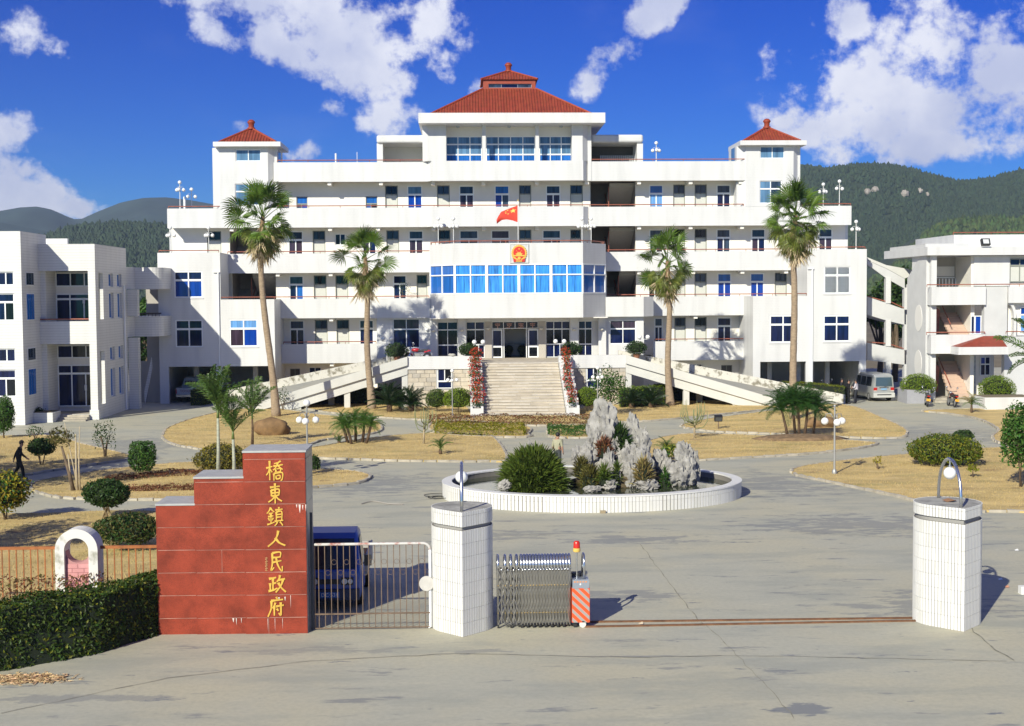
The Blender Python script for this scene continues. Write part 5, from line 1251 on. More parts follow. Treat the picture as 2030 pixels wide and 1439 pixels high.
# ================================================================ tiled gate pillars with arched lamps
TILE = [mat('pillar_tile_%d' % i, c, .35, var=.03, vscale=2) for i, c in enumerate([(.70,.69,.66),(.73,.72,.69),(.67,.66,.62)])]
PGROUT = mat('dark_tile_grout', (.20,.185,.165), .9)
STEEL = mat('stainless_steel', (.62,.63,.64), .22, metal=.95, var=.05)
GLOBE = mat('white_glass_globe', (.82,.82,.80), .18, spec=.6)
def teardrop(r, n=40):
    """circle with a square corner pointing at the road (-Y); points in order with outward normals"""
    pts = []; L = r
    full = 1.5*math.pi*r+2*r; m = int(round(full/.078)); 
    for k in range(m):
        s = (k+.5)/m*full
        if s < r: d = r-s; pts.append(((-.7071*(s), -1.4142*r+.7071*s), (-.7071,-.7071)))
        elif s < r+1.5*math.pi*r:
            a = math.radians(225)-(s-r)/r; pts.append(((r*math.cos(a), r*math.sin(a)), (math.cos(a), math.sin(a))))
        else:
            u = s-r-1.5*math.pi*r; pts.append(((.7071*(r-u), -.7071*r-.7071*u), (.7071,-.7071)))
    return pts, full/m
def tear_outline(r, n=28):
    pl = [(0,-1.4142*r)]
    for k in range(n+1):
        a = math.radians(-45)+1.5*math.pi*k/n; pl.append((r*math.cos(a), r*math.sin(a)))
    return pl
def pillar(label, pxl, pxr, ybase, ytop, ygr):
    # the widest line of the pillar: centre depth
    xc, yc = G((pxl+pxr)/2, ybase-11); Yc = yc; r = (PXX(pxr,Yc,1150)-PXX(pxl,Yc,1150))/2
    t = thing('gate_pillar', label, 'pillar', (xc,Yc,0), group='tiled gate pillars')
    yf = Yc-1.4142*r; xf = (pxl+pxr)/2
    zt_ = P(xf,ytop,yf)[1]; zg0, zg1 = P(xf,ygr[1],yf)[1], P(xf,ygr[0],yf)[1]
    pl = [(x+xc,y+Yc) for x,y in tear_outline(r-.014)]; pin = [(x*.93+xc,y*.93+Yc) for x,y in tear_outline(r)]
    obj('shaft_core', B().prism(pl,-.05,zg0), PGROUT, t); obj('groove', B().prism(pin,zg0-.005,zg1+.005), mat('groove_concrete',(.30,.29,.27),.9), t); obj('cap_core', B().prism(pl,zg1,zt_-.03), PGROUT, t)
    ptop = [(x*.99+xc,y*.99+Yc) for x,y in tear_outline(r)]
    obj('cap_top', B().prism(ptop,zt_-.031,zt_-.008), mat('cap_concrete',(.33,.32,.29),.9,var=.35,vscale=3), t)
    pts, w = teardrop(r); rows = 8; rest = B(); nvis = 0
    tm = [mesh('tile', B().box(-.5,.5,0,1,0,1), m) for m in TILE]
    for (p, nn) in pts:
        ang = math.atan2(nn[1],nn[0])+math.pi/2; vis = nn[1] < .2
        lv = [(zg0*j/rows, zg0*(j+1)/rows) for j in range(rows)]+[(zg1, zg1+(zt_-zg1)*.72),(zg1+(zt_-zg1)*.72, zt_)]
        for z0_, z1_ in lv:
            M = Matrix.Translation((p[0]-nn[0]*.013,p[1]-nn[1]*.013,z0_+.003))@Matrix.Rotation(ang,4,'Z')@Matrix.Diagonal((w-.009,-.013,z1_-z0_-.007,1))
            # y of the unit tile points inwards after the turn, so the sign puts its face outside
            M2 = Matrix.Translation((p[0],p[1],z0_+.003))@Matrix.Rotation(ang,4,'Z')@Matrix.Diagonal((w-.015,.013,z1_-z0_-.006,1))
            if vis and nvis < 300:
                put('tile', random.choice(tm), t, M2); nvis += 1
            else:
                s0 = len(rest.v); rest.box(-.5,.5,0,1,0,1); rest.xf(Matrix.Translation((xc,Yc,0))@M2, s0)
    obj('tile_rest', rest, TILE[0], t, kind='stuff')
    # stainless arch with hanging globe
    la = thing('arch_lamp', 'steel arch lamp with hanging white globe on the '+('pillar between the two gates' if pxl < 1000 else 'free standing pillar'), 'lamp', (xc,Yc,zt_), group='arch lamps on the gate pillars')
    pp = [(xc,Yc-r*.93*math.cos(math.pi*k/18)-.12,zt_-.02+1.03*math.sin(math.pi*k/18)**.8) for k in range(19)]
    obj('arch', B().tube(pp,.038,8), STEEL, la, smooth=True)
    zg = zt_+.68; obj('globe', B().ball((xc,Yc-.12,zg),.145,16,12), GLOBE, la, smooth=True)
    obj('globe_stem', B().tube([(xc,Yc-.12,zg+.13),(xc,Yc-.12,zt_+1.0)],.018,6).lathe([(.05,0),(.05,.05)],(xc,Yc-.12,zg+.12),8), STEEL, la)
    return t, xc, Yc, r, zt_
pA = pillar('white tiled round gate pillar between the barred gate and folding gate', 857, 978, 1252, 1016, (1046,1053))
pB = pillar('white tiled round gate pillar standing alone at the end of the rail track', 1812, 1940, 1240, 1009, (1032,1041))
tag(obj('dead_leaf', B().add([(pB[1]-.05,pB[2]-.1,pB[4]),(pB[1]+.14,pB[2]-.14,pB[4]+.05),(pB[1]+.22,pB[2]+.02,pB[4]+.01),(pB[1]+.05,pB[2]+.1,pB[4]+.06),(pB[1]-.12,pB[2]+.04,pB[4]+.03)],[(0,1,2,3),(0,3,4)]), mat('dead_leaf',(.28,.15,.08),.8)), 'curled brown dead leaf lying on the free standing pillar top', 'leaf')
# ================================================================ barred gate
RUST = mat('rusty_bar', (.15,.10,.065), .7, var=.3, vscale=6)
REDWH = mat('peeling_red_white_rail', (.55,.53,.50), .6, col2=(.34,.13,.10), vscale=5)
for nn_ in REDWH.node_tree.nodes:
    if nn_.type == 'MAP_RANGE': nn_.inputs[1].default_value = .50; nn_.inputs[2].default_value = .62
YF = G(740,1247)[1]
gt = thing('barred_gate', 'rusty barred side gate with small rings and red and white top rail', 'gate', (PXX(740,YF,1160), YF, 0))
fx = lambda px: PXX(px,YF,1160); fz = lambda py, px=740: P(px,py,YF)[1]
zt_ = fz(1078); x0, x1 = fx(624), fx(853)
b = B().tube([(x0,YF,.03),(x0,YF,zt_),(x0+.06,YF,zt_)],.018,6); obj('frame', b, RUST, gt)
b = B().tube([(x0,YF,zt_),(x1-.16,YF,zt_)]+[(x1-.16+.16*math.sin(R(a)),YF,zt_-.16+.16*math.cos(R(a))) for a in range(15,91,15)],.032,8); obj('top_rail', b, REDWH, gt, smooth=True)
obj('end_post', B().tube([(x1,YF,zt_-.15),(x1,YF,.04),(x1-.05,YF,.02)],.034,8), FRAME, gt, smooth=True)
barm = mesh('bar', B().box(-.5,.5,-.5,.5,0,1), RUST)
for k in range(18):
    x = fx(632+12.4*k); put('bar', barm, gt, Matrix.Translation((x-gt.location.x,0,.02))@Matrix.Diagonal((.018,.018,zt_-.02,1)))
obj('lower_rail', B().box(x0,x1,YF-.03,YF-.014,fz(1217),fz(1214)), RUST, gt); obj('lower_rail', B().box(x0,x1,YF-.03,YF-.014,.03,.055), RUST, gt)
def torus(R0, r, n=14, m=5):
    b = B(); vs = []
    for i in range(n):
        a = 2*math.pi*i/n
        for j in range(m):
            c = 2*math.pi*j/m; vs.append(((R0+r*math.cos(c))*math.cos(a), r*math.sin(c), (R0+r*math.cos(c))*math.sin(a)))
    return b.add(vs, [(i*m+j,((i+1)%n)*m+j,((i+1)%n)*m+(j+1)%m,i*m+(j+1)%m) for i in range(n) for j in range(m)])
rgm = mesh('ring', torus(.058,.0045), RUST)
for k in range(9):
    for (off, py) in ((0,1113),(-12.4,1134)):
        px = 663+24.8*k+off
        if px < 850: put('ring', rgm, gt, Matrix.Translation((fx(px)-gt.location.x,-.02,fz(py))))
obj('disc_plate', B().tube([(fx(846),YF-.06,fz(1157)),(fx(846),YF-.045,fz(1157))],.175,24), mat('white_disc_paint',(.52,.50,.46),.7,var=.08,vscale=6), gt)
bx('dark_post', gt, fx(616), fx(621), YF-.04, YF+.02, 0, zt_+.75, mat('dark_post',(.04,.045,.055),.5))
# ================================================================ folding gate
YFG = G(1060,1245)[1]+.25
fg = thing('folding_gate', 'stainless steel folding lattice gate with striped drive head, pushed together', 'gate', (PXX(1060,YFG,1180), YFG, 0))
gxp = lambda px: PXX(px,YFG,1180)
hp = [987,1001,1012.5,1024]+[1033+5.95*k for k in range(17)]
zT, zB = 1.66, .06
BRASS = mat('brushed_steel_bar', (.40,.385,.35), .38, metal=.75, var=.12, vscale=9, stretch=(1,1,.1))
hoopm = B(); pp = [(0,-.2,.06),(0,-.2,1.36)]+[(0,-.2*math.cos(R(a)),1.40+.26*math.sin(R(a))**.9) for a in range(15,180,15)]+[(0,.2,1.36),(0,.2,.06)]
hoopm.tube(pp,.026,6)
capm = mesh('hoop_cap', B().tube(pp[1:-1],.036,8), STEEL, smooth=True); hoopm = mesh('hoop', hoopm, BRASS, smooth=True)
for k, px in enumerate(hp):
    h = put('hoop', hoopm, fg, Matrix.Translation((gxp(px)-fg.location.x,0,0))); put('hoop_cap', capm, h, Matrix.Identity(4))
for k in range(len(hp)-1):
    xa, xb = gxp(hp[k]), gxp(hp[k+1]); b = B()
    for yy in (-.225,.225):
        for za, zc in ((.08,.5),(.5,.92),(.92,1.34)):
            b.tube([(xa,YFG+yy,za),(xb,YFG+yy,zc)],.011,4); b.tube([(xa,YFG+yy-.015,zc),(xb,YFG+yy-.015,za)],.011,4)
        xm_ = (xa+xb)/2; b.tube([(xm_,YFG+yy,.12),(xm_,YFG+yy,1.33)],.02,4)
    obj('lattice', b, BRASS, fg)
    b = B().ball(((xa+xb)/2,YFG-.225,1.36),.028,8,6); obj('knob', b, STEEL, fg, smooth=True)
    b = B()
    for z in (.36,1.0): b.ball((xa,YFG-.245,z),.014,6,4)
    obj('rivet', b, mat('brass_rivet',(.7,.5,.2),.3,metal=.8), fg)
    if k % 2 == 0: obj('caster', B().tube([(xa-.02,YFG-.2,.045),(xa+.02,YFG-.2,.045)],.045,10), mat('black_rubber',(.02,.02,.02),.8), fg)
h0, h1 = gxp(1132.5), gxp(1166.5); yh0, yh1 = YFG-.27, YFG+.27; hz = lambda py: P(1150,py,yh0)[1]
GREYM = mat('painted_grey_panel',(.34,.32,.30),.5); ORNG = mat('signal_orange',(.85,.10,.022),.45)
hd = obj('drive_head', B().box(h0,h1,yh0,yh1,hz(1234),hz(1166)), GREYM, fg)
def clip(poly, ax, val, keep_less):
    out = []
    for i in range(len(poly)):
        p, q = poly[i], poly[(i+1)%len(poly)]; a, c = p[ax]-val, q[ax]-val
        if keep_less: a, c = -a, -c
        if a >= 0: out.append(p)
        if (a >= 0) != (c >= 0): t = a/(a-c); out.append((p[0]+(q[0]-p[0])*t, p[1]+(q[1]-p[1])*t))
    return out
W_ = h1-h0; zz0, zz1 = hz(1234), hz(1166)
for k in range(-1,7):
    zz = zz0-.25+k*.2; pl = [(h0,zz+W_*.95+.0),(h1,zz),(h1,zz+.105),(h0,zz+.105+W_*.95)]
    for ax, v, kl in ((1,zz0+.005,False),(1,zz1-.005,True)): pl = clip(pl,ax,v,kl) if pl else pl
    if len(pl) > 2: obj('stripe', B().ext(pl[::-1],yh0-.006,yh0-.002), ORNG, hd)
pan = obj('control_panel', B().box(h0+.01,h1-.01,yh0-.01,yh1-.1,zz1+.002,hz(1149)), mat('grey_steel_panel',(.40,.44,.50),.3,metal=.5), fg)
for k in range(5): bx('panel_mark', pan, h0+.04+k*.065, h0+.08+k*.065, yh0-.014, yh0-.011, hz(1154.5), hz(1152), mat('orange_print',(.7,.28,.1),.6))
obj('lock', B().tube([(h0+.19,yh0-.02,hz(1158)),(h0+.19,yh0-.01,hz(1158))],.02,8), FRAME, pan)
for xx in (h0-.008, h1+.002): bx('edge_strip', hd, xx, xx+.006, yh0+.01, yh1-.01, zz0, zz1, ORNG)
bx('motor_cover', fg, h0+.02, h1-.06, yh1-.2, yh1, hz(1149)-.1, hz(1142), mat('black_plastic',(.02,.02,.022),.5))
xb_ = gxp(1143); obj('beacon_pole', B().tube([(xb_,YFG-.1,hz(1150)),(xb_,YFG-.1,hz(1097))],.018,8), STEEL, fg)
bc = obj('beacon_base', B().lathe([(.075,0),(.09,.02),(.085,.09)],(xb_,YFG-.1,hz(1096.5)),12), mat('yellow_plastic',(.75,.50,.12),.4), fg, smooth=40)
obj('beacon_dome', B().lathe([(.08,.09),(.075,.22),(.05,.255),(.005,.26)],(xb_,YFG-.1,hz(1096.5)),12), mat('red_plastic_dome',(.55,.03,.015),.2), bc, smooth=40)
b = B(); xh = gxp(1156.5); b.tube([(xh,YFG-.2,hz(1150)),(xh,YFG-.2,1.42)]+[(xh,YFG-.2*math.cos(R(a)),1.42+.26*math.sin(R(a))) for a in range(20,180,20)]+[(xh,YFG+.2,1.42),(xh,YFG+.2,hz(1150))],.032,8); obj('push_hoop', b, STEEL, fg, smooth=True)
for yy in (yh0+.03,yh1-.08): obj('wheel', B().tube([(gxp(1153),yy-.03,.075),(gxp(1153),yy+.03,.075)],.078,16), mat('white_wheel',(.65,.63,.58),.5), fg)
obj('wheel', B().tube([(gxp(1138),yh0+.02,.05),(gxp(1138),yh0+.08,.05)],.05,12), mat('black_rubber',(.02,.02,.02),.8), fg)
# rails in the ground
rt = thing('gate_track', 'pair of rusty rails in the concrete between the folding gate and free standing pillar', 'rails', (*G(1490,1236),0))
RUSTR = mat('rusty_rail',(.16,.075,.035),.75,var=.35,vscale=4)
for (a, c) in (((1160,1234),(1812,1226)),((1160,1243.5),(1815,1231.5))):
    p, q = G(*a), G(*c); d = Vector((q[0]-p[0],q[1]-p[1],0)).normalized(); nn = Vector((-d.y,d.x,0))*.032
    P_ = [Vector((*p,0))-nn, Vector((*q,0))-nn, Vector((*q,0))+nn, Vector((*p,0))+nn]
    obj('rail', B().prism([(v.x,v.y) for v in P_],-.02,.035), RUSTR, rt)
# ================================================================ old fence and arched post
ORUST = mat('orange_rust_fence',(.34,.115,.03),.7,var=.3,vscale=4)
YO = 31.6
of = thing('garden_fence', 'rusty orange barred garden fence running into a white arched post', 'fence', (PXX(120,YO,1120),YO,0))
obarm = mesh('bar', B().box(-.5,.5,-.5,.5,0,1), ORUST)
ox = lambda px: PXX(px,YO,1130); zo = P(150,1084,YO)[1]
for a, c in ((-180,117),(199,312)):
    obj('rail', B().box(ox(a),ox(c),YO-.03,YO+.03,zo-.05,zo+.02), ORUST, of); obj('rail', B().box(ox(a),ox(c),YO-.02,YO+.02,.25,.29), ORUST, of)
    n = int((c-a)/14.2)
    for k in range(n+1): put('bar', obarm, of, Matrix.Translation((ox(a+k*14.2)-of.location.x,0,.02))@Matrix.Diagonal((.026,.026,zo-.05,1)))
ap = thing('arched_post', 'white arched fence post with a round hole above pink bricks', 'post', (PXX(158,YO,1120),YO,0))
AW = mat('chipped_white_render',(.70,.68,.63),.8,col2=(.34,.33,.26),vscale=2.2)
for nn_ in AW.node_tree.nodes:
    if nn_.type == 'MAP_RANGE': nn_.inputs[1].default_value = .58; nn_.inputs[2].default_value = .72
xc = PXX(158,YO,1100); hw = (PXX(200,YO,1100)-PXX(116,YO,1100))/2; zt_ = P(158,1045,YO)[1]; zs_ = zt_-hw; hi_ = hw*.57
b = B(); n = 20; po = [(xc-hw,0)]+[(xc-hw*math.cos(math.pi*k/n),zs_+hw*math.sin(math.pi*k/n)) for k in range(n+1)]+[(xc+hw,0)]; pi_ = [(xc-hi_,0)]+[(xc-hi_*math.cos(math.pi*k/n),zs_+hi_*math.sin(math.pi*k/n)) for k in range(n+1)]+[(xc+hi_,0)]
for k in range(len(po)-1): b.ext([po[k],po[k+1],pi_[k+1],pi_[k]][::-1], YO-.28, YO+.22)
obj('arch', b, AW, ap)
PINKB = [mat('pink_brick_%d'%i,c,.8,var=.08,vscale=5) for i,c in enumerate([(.58,.27,.26),(.62,.30,.29),(.55,.25,.25)])]
zhole = zs_-.04; rh = hi_*.98
b = B(); m = 16
b.ext([(xc-hi_+.002,0),(xc+hi_-.002,0),(xc+hi_-.002,zhole)]+[(xc+rh*math.cos(-math.pi*k/m),zhole+rh*math.sin(-math.pi*k/m)) for k in range(1,m)]+[(xc-hi_+.002,zhole)], YO-.17, YO+.12)
obj('infill', b, mat('pink_render',(.46,.23,.22),.85), ap)
rw = .105
for j in range(12):
    z0_ = zhole-rh-.03-(j+1)*rw
    if z0_ < 0: break
    xx = -hi_+.01-(j%2)*.14
    while xx < hi_-.02:
        a, c = max(xx,-hi_+.01), min(xx+.28,hi_-.01); xx += .285
        if c-a > .04: bx('brick', ap, xc+a+.004, xc+c-.004, YO-.183, YO-.17, z0_+.006, z0_+rw-.004, random.choice(PINKB))
# spilled straw / drying husks on the road
rng = np.random.default_rng(5); c0 = G(45,1347); n = 900
q = rng.normal(0,1,(n,2))*np.array([.42,.16])+np.array(c0); a = rng.random(n)*6.28; L_ = .04+.06*rng.random(n)
v = np.zeros((n,4,3)); ca, sa = np.cos(a), np.sin(a); zz = .014+.05*rng.random(n)*np.exp(-((q-np.array(c0))**2/np.array([.4,.05])).sum(1))
for k, (u, w) in enumerate(((-1,-.15),(1,-.15),(1,.15),(-1,.15))): v[:,k] = np.c_[q[:,0]+ca*L_*u-sa*L_*w, q[:,1]+sa*L_*u+ca*L_*w, zz+(rng.random(n)*.02 if k % 2 else 0)]
tag(obj('straw_heap', B().arr(v.reshape(-1,3), np.arange(4*n).reshape(-1,4)), mat('straw',(.55,.38,.20),.9,island=.35), kind='stuff'), 'scattered heap of yellow straw husks on the concrete road', 'straw')
# litter
for k, (px,py,c) in enumerate([(1983,1150,(.8,.8,.8)),(1996,1165,(.55,.25,.15)),(2015,1092,(.8,.8,.78)),(1270,1238,(.6,.5,.35))]):
    x, y = G(px,py); tag(obj('litter_scrap', B().add([(x-.05,y-.04,.016),(x+.06,y-.03,.02),(x+.05,y+.05,.06),(x-.04,y+.05,.025)],[(0,1,2,3)]), mat('litter_%d'%k,c,.8)), ['small white paper scrap near the free standing pillar','small reddish brick chip near the free standing pillar','tiny white paper scrap further back on the concrete','pale straw scrap by the gate rails'][k], 'litter')
x, y = G(2026,1177); o = bx('white_block', None, x-.06, x+.5, y-.1, y+.1, 0, .2, mat('white_block',(.75,.74,.70),.7)); tag(o, 'small white concrete block at the road edge', 'block')
# ================================================================ leaf building
def leaves(Pt, Nr, size, rng, tilt=.7, asp=.42):
    """diamond shaped leaves at points Pt facing roughly Nr"""
    n = len(Pt); N_ = Nr+rng.normal(0, tilt, (n,3)); N_ /= np.linalg.norm(N_, axis=1)[:,None]+1e-9
    A = np.cross(N_, rng.normal(0,1,(n,3))); A /= np.linalg.norm(A, axis=1)[:,None]+1e-9; C = np.cross(N_, A)
    s = (size*(.6+.8*rng.random(n)))[:,None]
    V = np.stack([Pt-A*s, Pt-C*s*asp+N_*s*.12, Pt+A*s, Pt+C*s*asp+N_*s*.12], 1)
    return V.reshape(-1,3), np.arange(4*n).reshape(-1,4)
def ell_pts(c, r, n, rng, shell=(.72,1.04), lump=.18, lo=-1.0, seed=0, ls=2.2, flat=0):
    d = rng.normal(0,1,(n*2,3)); d /= np.linalg.norm(d, axis=1)[:,None]; d = d[d[:,2] > lo][:n]
    k = 1+lump*2*(fbm3(d*ls+seed*3.7, 3)-.5)
    if flat: k = k*np.minimum(1.25, 1/np.maximum(np.abs(d).max(1),.58))**flat
    k = k*(shell[0]+(shell[1]-shell[0])*np.sqrt(rng.random(len(d))))
    if lump >= .12: k = k*np.where(rng.random(len(d)) < .10, 1+.20*rng.random(len(d)), 1)
    return np.array(c)+d*np.array(r)*k[:,None], d/np.array(r)*min(r)
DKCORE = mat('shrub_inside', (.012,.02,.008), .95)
WOOD = mat('bark', (.14,.10,.065), .9, var=.3, vscale=6, bump=.5, bscale=25)
PALEWOOD = mat('pale_twig', (.40,.33,.22), .85, var=.2, vscale=6)
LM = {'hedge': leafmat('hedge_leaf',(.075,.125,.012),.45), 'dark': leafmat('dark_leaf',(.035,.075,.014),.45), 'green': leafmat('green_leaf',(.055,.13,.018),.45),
      'bright': leafmat('bright_clipped_leaf',(.165,.245,.015),.3), 'yellow': leafmat('golden_leaf',(.30,.25,.02),.4), 'olive': leafmat('olive_leaf',(.13,.12,.03),.45),
      'brown': leafmat('brown_bed_leaf',(.20,.085,.04),.5), 'red': leafmat('red_flower',(.55,.05,.022),.35), 'nearhedge': leafmat('near_hedge_leaf',(.05,.085,.012),.55),
      'ygold': leafmat('yellow_green_leaf',(.22,.23,.02),.35)}
def seedof(s): return sum(ord(c)*(i+3) for i, c in enumerate(s)) % 9973
def shrub(name, label, cat, px, base_y, w_px, top_y, bot_y, leaf='green', n=1500, size=.06, stems=0, lump=.2, z0=None, group=None, core=True, depth=None, second=None, flat=0, shell=(.72,1.04), Y=None, stemw=.03, wood=None):
    """shrub whose crown covers px +- w_px/2 from top_y to bot_y and that stands at (px, base_y)"""
    if Y is None: x, Y_ = G(px, base_y, z0 or .07)
    else: Y_ = Y; x = PXX(px, Y, base_y)
    zb_ = z0 if z0 is not None else .07
    zt_ = P(px, top_y, Y_)[1]; zl = P(px, bot_y, Y_)[1]; rx_ = (PXX(px+w_px/2,Y_,top_y)-PXX(px-w_px/2,Y_,top_y))/2
    rz_ = (zt_-zl)/2; cz = (zt_+zl)/2; ry_ = depth/2 if depth else rx_*.9
    t = thing(name, label, cat, (x,Y_,zb_), group=group); sd = seedof(label); rng = np.random.default_rng(sd)
    pts, nr = ell_pts((x,Y_,cz),(rx_,ry_,rz_), n, rng, shell, lump, -.95 if zl > zb_+.25 else -.7, sd, flat=flat)
    pts[:,2] = np.maximum(pts[:,2], zb_+.02)
    V, F = leaves(pts, nr, size, rng)
    if second:
        k = int(len(F)*second[1]); mi = (rng.permutation(len(F)) < k).astype(np.int32).tolist()
        fo = obj('foliage', B().arr(V,F), [LM[leaf],LM[second[0]]], t, mi=mi)
    else: fo = obj('foliage', B().arr(V,F), LM[leaf], t)
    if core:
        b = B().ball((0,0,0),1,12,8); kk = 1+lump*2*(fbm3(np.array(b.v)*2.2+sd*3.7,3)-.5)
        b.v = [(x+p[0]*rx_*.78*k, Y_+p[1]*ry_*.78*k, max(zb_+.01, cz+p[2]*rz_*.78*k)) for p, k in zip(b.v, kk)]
        obj('dark_core', b, DKCORE, t, smooth=True)  # solid near-black core that keeps the gaps between leaves dark
    rnd = random.Random(sd)
    ns = stems or (1 if zl > zb_+.12 else 0)
    for i in range(ns):
        a = rnd.uniform(0,6.28); q = rnd.uniform(.2,.75) if ns > 1 else .1
        e = (x+rx_*q*math.cos(a), Y_+ry_*q*math.sin(a), cz)
        obj('stem', B().tube([(x+rnd.uniform(-.05,.05)*ns*.5,Y_,zb_-.06),(x+(e[0]-x)*.4,Y_+(e[1]-Y_)*.4,zb_+(cz-zb_)*.55),e],[stemw,stemw*.8,stemw*.5],6), wood or WOOD, t, smooth=True)
    return t
def hedge(name, label, front, depth, h, leaf, n, size, cat='hedge', z0=.0, second=None, group=None, mt=None, rough=.06, top_bias=.5, core=True, skew=None):
    """clipped hedge: front line (ground points), pushed back by depth"""
    b0 = front; sk = skew or [(0,depth)]*len(b0)
    back = [(p[0]+s[0], p[1]+s[1]) for p, s in zip(b0, sk)]
    cx, cy = sum(p[0] for p in b0)/len(b0), sum(p[1] for p in b0)/len(b0)
    t = thing(name, label, cat, (cx,cy,z0), group=group); rng = np.random.default_rng(seedof(label))
    seg = np.array([math.dist(b0[i],b0[i+1]) for i in range(len(b0)-1)]); cum = np.concatenate([[0],np.cumsum(seg)]); L = cum[-1]
    F0, BK = np.array(b0), np.array(back)
    u = rng.random(n)*L; fx_ = np.stack([np.interp(u,cum,F0[:,k]) for k in (0,1)],1); bx_ = np.stack([np.interp(u,cum,BK[:,k]) for k in (0,1)],1)
    aT = depth*L; aF = h*L; aE = depth*h; tot = aT+2*aF+2*aE; r = rng.random(n)*tot
    v = rng.random(n); pts = np.zeros((n,3)); nr = np.zeros((n,3))
    top = r < aT; fr = (r >= aT)&(r < aT+aF); bk = (r >= aT+aF)&(r < aT+2*aF); en = r >= aT+2*aF
    w = np.where(top, v, np.where(fr, 0, 1)); w = np.where(en, v, w)
    end = np.where(rng.random(n) < .5, 0, 1); fe = np.where(end[:,None]==0, F0[0], F0[-1]); be = np.where(end[:,None]==0, BK[0], BK[-1])
    fx_ = np.where(en[:,None], fe, fx_); bx_ = np.where(en[:,None], be, bx_)
    pts[:,:2] = fx_+(bx_-fx_)*w[:,None]; pts[:,2] = z0+np.where(top, h, h*rng.random(n))
    d = F0[-1]-F0[0]; d = d/np.linalg.norm(d); nf = np.array([d[1],-d[0],.35])
    nr[top] = (0,0,1); nr[fr] = nf; nr[bk] = -nf; nr[en] = np.where(end[en][:,None]==0, np.array([-d[0],-d[1],.3]), np.array([d[0],d[1],.3]))
    nzv = fbm3(pts*2.1,3)-.5
    pts += nr*((nzv*rough*4)[:,None]+(-.07*rng.random(n)**1.5)[:,None]); pts[:,2] = np.maximum(pts[:,2], z0+.02)
    V, F = leaves(pts, nr, size, rng, .6)
    if second: mi = (rng.random(len(F)) < second[1]).astype(np.int32).tolist(); obj('foliage', B().arr(V,F), [mt or LM[leaf],LM[second[0]]], t, mi=mi)
    else: obj('foliage', B().arr(V,F), mt or LM[leaf], t)
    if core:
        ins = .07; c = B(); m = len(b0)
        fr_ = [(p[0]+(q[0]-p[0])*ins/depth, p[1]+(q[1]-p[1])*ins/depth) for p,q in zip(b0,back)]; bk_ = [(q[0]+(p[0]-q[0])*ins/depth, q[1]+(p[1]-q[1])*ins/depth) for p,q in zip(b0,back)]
        c.prism(fr_+bk_[::-1], z0, z0+h-.09); obj('dark_core', c, DKCORE, t)  # near-black block filling the hedge behind its leaves
    return t
# ================================================================ palms
def fan_mesh(name, m, seed, pet=1.0, rad=.95, spread=125, nseg=30, droop=.35, fold=.05):
    rnd = random.Random(seed); b = B()
    pts = [(pet*t, 0, .10*math.sin(t*1.6)-.05*t) for t in (0,.33,.66,1)]
    b.tube(pts, [.03,.02,.015,.012], 4, cap=False)
    for k in range(nseg):
        a = R(-spread+2*spread*(k+.5)/nseg); L = rad*(1-.25*(abs(a)/R(spread))**2)*rnd.uniform(.9,1.08); wa = R(spread)/nseg*.98
        c0 = Vector((pet,0,pts[-1][2])); d = Vector((math.cos(a),math.sin(a),0)); q = Vector((-math.sin(a),math.cos(a),0))
        zoff = .03*(k % 2); dr = droop*rnd.uniform(.6,1.5)
        p1 = c0+d*L*.55+Vector((0,0,zoff-.05*dr)); w1 = L*.55*math.tan(wa)
        p2 = c0+d*L*.82+Vector((0,0,-.22*dr)); p3 = c0+d*L*.98+Vector((0,0,-.22*dr-.30*dr))
        b.add([c0, p1-q*w1, p1+Vector((0,0,fold)), p1+q*w1, p2-q*w1*.5, p2+q*w1*.5, p3], [(0,1,2),(0,2,3),(1,4,5,3),(4,6,5)])
    return mesh(name, b, m)
def dead_fan(name, m, seed, L=1.5):
    rnd = random.Random(seed); b = B(); b.tube([(0,0,0),(.5,0,-.02),(.95,0,-.05)], [.028,.018,.01], 4, cap=False)
    for k in range(16):
        a = R(rnd.uniform(-26,26)); l = rnd.uniform(.5,.95)*L*.62; s = Vector((.85+rnd.uniform(-.1,.1),0,-.05)); d = Vector((math.cos(a),math.sin(a),rnd.uniform(-.15,.15))); q = Vector((-math.sin(a),math.cos(a),0))
        e = s+d*l; mid = s+d*l*.5+Vector((0,0,rnd.uniform(-.05,.05)))
        b.add([s, mid-q*.026, mid+q*.026, e+Vector((0,0,rnd.uniform(-.12,.12)))], [(0,1,2),(1,3,2)])
    return mesh(name, b, m)
FANM = leafmat('fan_palm_leaf',(.115,.195,.026),.32,rough=.4); FANM2 = leafmat('old_fan_palm_leaf',(.165,.20,.036),.35,rough=.45); DEADM = leafmat('dead_palm_leaf',(.52,.41,.26),.4,trans=.15)
fans = [fan_mesh('frond', FANM, i, 1.05+.12*i, .86+.05*i, 105+10*i, 26) for i in range(3)]; oldfans = [fan_mesh('frond', FANM2, 10+i, .9, .92, 95, 26, .9) for i in range(3)]; deads = [dead_fan('dead_frond', DEADM, 20+i, 1.3+.15*i) for i in range(4)]
TRUNK = mat('palm_trunk',(.30,.225,.15),.9,var=.25,vscale=5,stretch=(1,1,2.5),bump=.6,bscale=12)
